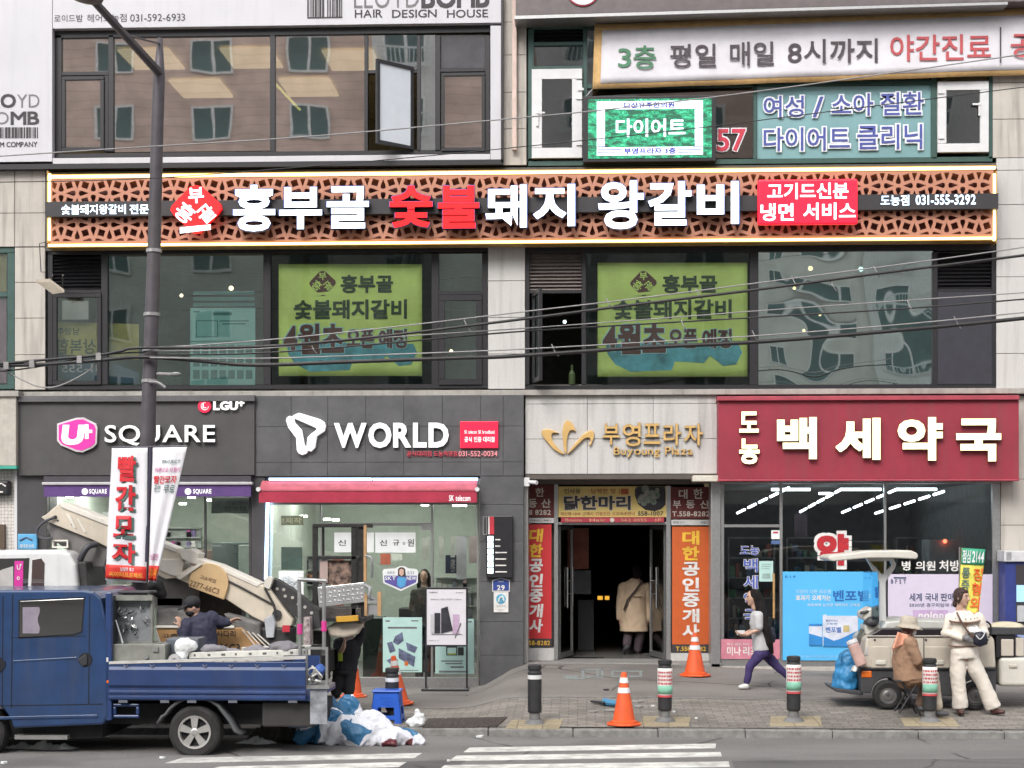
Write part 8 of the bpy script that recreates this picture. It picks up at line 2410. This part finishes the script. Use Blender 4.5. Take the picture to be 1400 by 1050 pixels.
# ---- worker beside the lifting cage
Y0 = -3.75
P = person('worker in dark clothes bending behind the orange cone at the lift cage', (X(470, Y0), Y0, gz(X(470, Y0), Y0)))
f = Vector((.35, .9, -.25)); hc = J(475, 861)
b = MB(); head(b, hc, f)
limb(b, [J(476, 876), J(474, 890), J(470, 912)], [.09, .12, .12])
limb(b, [J(463, 880, -.02), J(464, 897, -.06), J(470, 884, -.2)], [.048, .04, .03]); hand(b, J(470, 883, -.2), (.2, -.2, 1), (1, 0, 0), 1, 1, .6)
limb(b, [J(487, 879), J(494, 868, .02), J(495, 856, .0)], [.048, .04, .03]); hand(b, J(495, 855), (-.15, 0, 1), (-.5, .8, 0), -1, 1, .7)
limb(b, [J(465, 910), J(463, 930), J(460, 948)], [.085, .06, .042]); limb(b, [J(477, 910), J(478, 930), J(477, 948)], [.085, .06, .042])
b.build('body', SKIN, P, smooth=True, remesh=VOX)
s_, f_, u_, R_ = frame3(f)
b = MB(); b.ball(hc - f_ * .012 + u_ * .02, .085, .1, .1, 16, R_); b.ball(hc - f_ * .04 - u_ * .05, .07, .055, .06, 12, R_); cloth('hair', b, HAIRD, P, .009, .012)
DKT = mat('shirt_dark', (.012, .013, .02), .8, var=.15)
b = MB(); b.tube([J(476, 871), J(475, 875), J(475, 885), J(472, 900), J(470, 915)], [.07, .16, .18, .175, .18], 18, side=(1, 0, 0), rb=[.07, .12, .14, .14, .15]); limb(b, [J(463, 880, -.02), J(463, 893, -.04)], [.078, .066]); limb(b, [J(487, 880), J(494, 869, .02), J(495, 862)], [.075, .062, .05]); cloth('shirt', b, DKT, P, .012, .02)
b = MB(); b.tube([J(470, 872.5, -.09), J(476, 874, -.11), J(482, 872.5, -.09)], .014, 7); b.build('grey_collar', mat('collar_grey', (.3, .3, .31), .8), P)
b = MB(); b.tube([J(471, 908), J(471, 916), J(471, 922)], [.15, .17, .15], 16, side=(1, 0, 0), rb=[.13, .14, .12]); limb(b, [J(465, 912), J(463, 930), J(460, 946)], [.105, .085, .072]); limb(b, [J(477, 912), J(478, 930), J(477, 946)], [.105, .085, .072]); cloth('trousers', b, mat('trousers_black', (.02, .02, .024), .85), P, .013, .02)
b = MB(); shoe(b, J(460, 951), J(462, 950, .2)); shoe(b, J(477, 951), J(479, 950, .2)); b.build('shoe', mat('shoe_black', (.02, .02, .02), .5), P, smooth=True)
b = MB(); b.pb(462, 893, 468, 904, Y0 - .2, .03); tag(b.build('yellow_pouch', mat('pouch_lime', (.4, .5, .05), .6), bevel=.006), 'small lime yellow pouch at the hip of the worker', 'pouch')

# ---- woman standing inside the phone shop
Y0 = 1.5
P = person('woman with long dark hair standing inside the phone shop behind the glass', (X(580, Y0), Y0, -.02))
f = Vector((-.1, -1, 0)); hc = J(580, 788)
b = MB(); head(b, hc, f, .95)
limb(b, [J(580, 806), J(580, 820), J(580, 850)], [.07, .11, .11])
for q in (-1, 1):
    limb(b, [J(580 + 13 * q, 811), J(580 + 16 * q, 830), J(580 + 13 * q, 848, -.08)], [.045, .036, .028]); hand(b, J(580 + 13 * q, 849, -.08), (-.3 * q, -.3, -1), (-q, 0, 0), q, .95, .5)
    limb(b, [J(580 + 7 * q, 850), J(580 + 7 * q, 890), J(580 + 7 * q, 928)], [.085, .06, .04])
b.build('body', SKIN, P, smooth=True, remesh=VOX)
face(P, hc, f, .95)
s_, f_, u_, R_ = frame3(f)
b = MB(); b.ball(hc - f_ * .024 + u_ * .018, .082, .09, .105, 16, R_)
for q in (-1, 1): b.tube([hc + s_ * q * .06 + u_ * .05, hc + s_ * q * .085 - u_ * .05, hc + s_ * q * .09 - u_ * .22], [.03, .04, .03], 8)
b.tube([hc - f_ * .06, hc - f_ * .09 - u_ * .2], [.08, .06], 10); cloth('hair', b, HAIRD, P, .009, .012)
b = MB(); b.tube([J(580, 802), J(580, 806), J(580, 818), J(580, 845), J(580, 856)], [.06, .14, .165, .15, .165], 18, side=(1, 0, 0), rb=[.06, .1, .13, .12, .13])
for q in (-1, 1): limb(b, [J(580 + 13 * q, 811), J(580 + 16 * q, 830), J(580 + 13 * q, 846, -.07)], [.07, .058, .045])
cloth('dark_jumper', b, mat('jumper_dark', (.05, .045, .04), .85), P, .012, .015)
b = MB()
for q in (-1, 1): limb(b, [J(580 + 7 * q, 852), J(580 + 7 * q, 890), J(580 + 7 * q, 926)], [.1, .08, .065])
cloth('trousers', b, mat('trousers_black', (.02, .02, .024), .85), P, .013, .015)
b = MB()
for q in (-1, 1): shoe(b, J(580 + 7 * q, 933), J(580 + 8 * q, 934, -.2))
b.build('shoe', mat('shoe_black', (.02, .02, .02), .5), P, smooth=True)

bpy.data.scenes.remove(TMP)
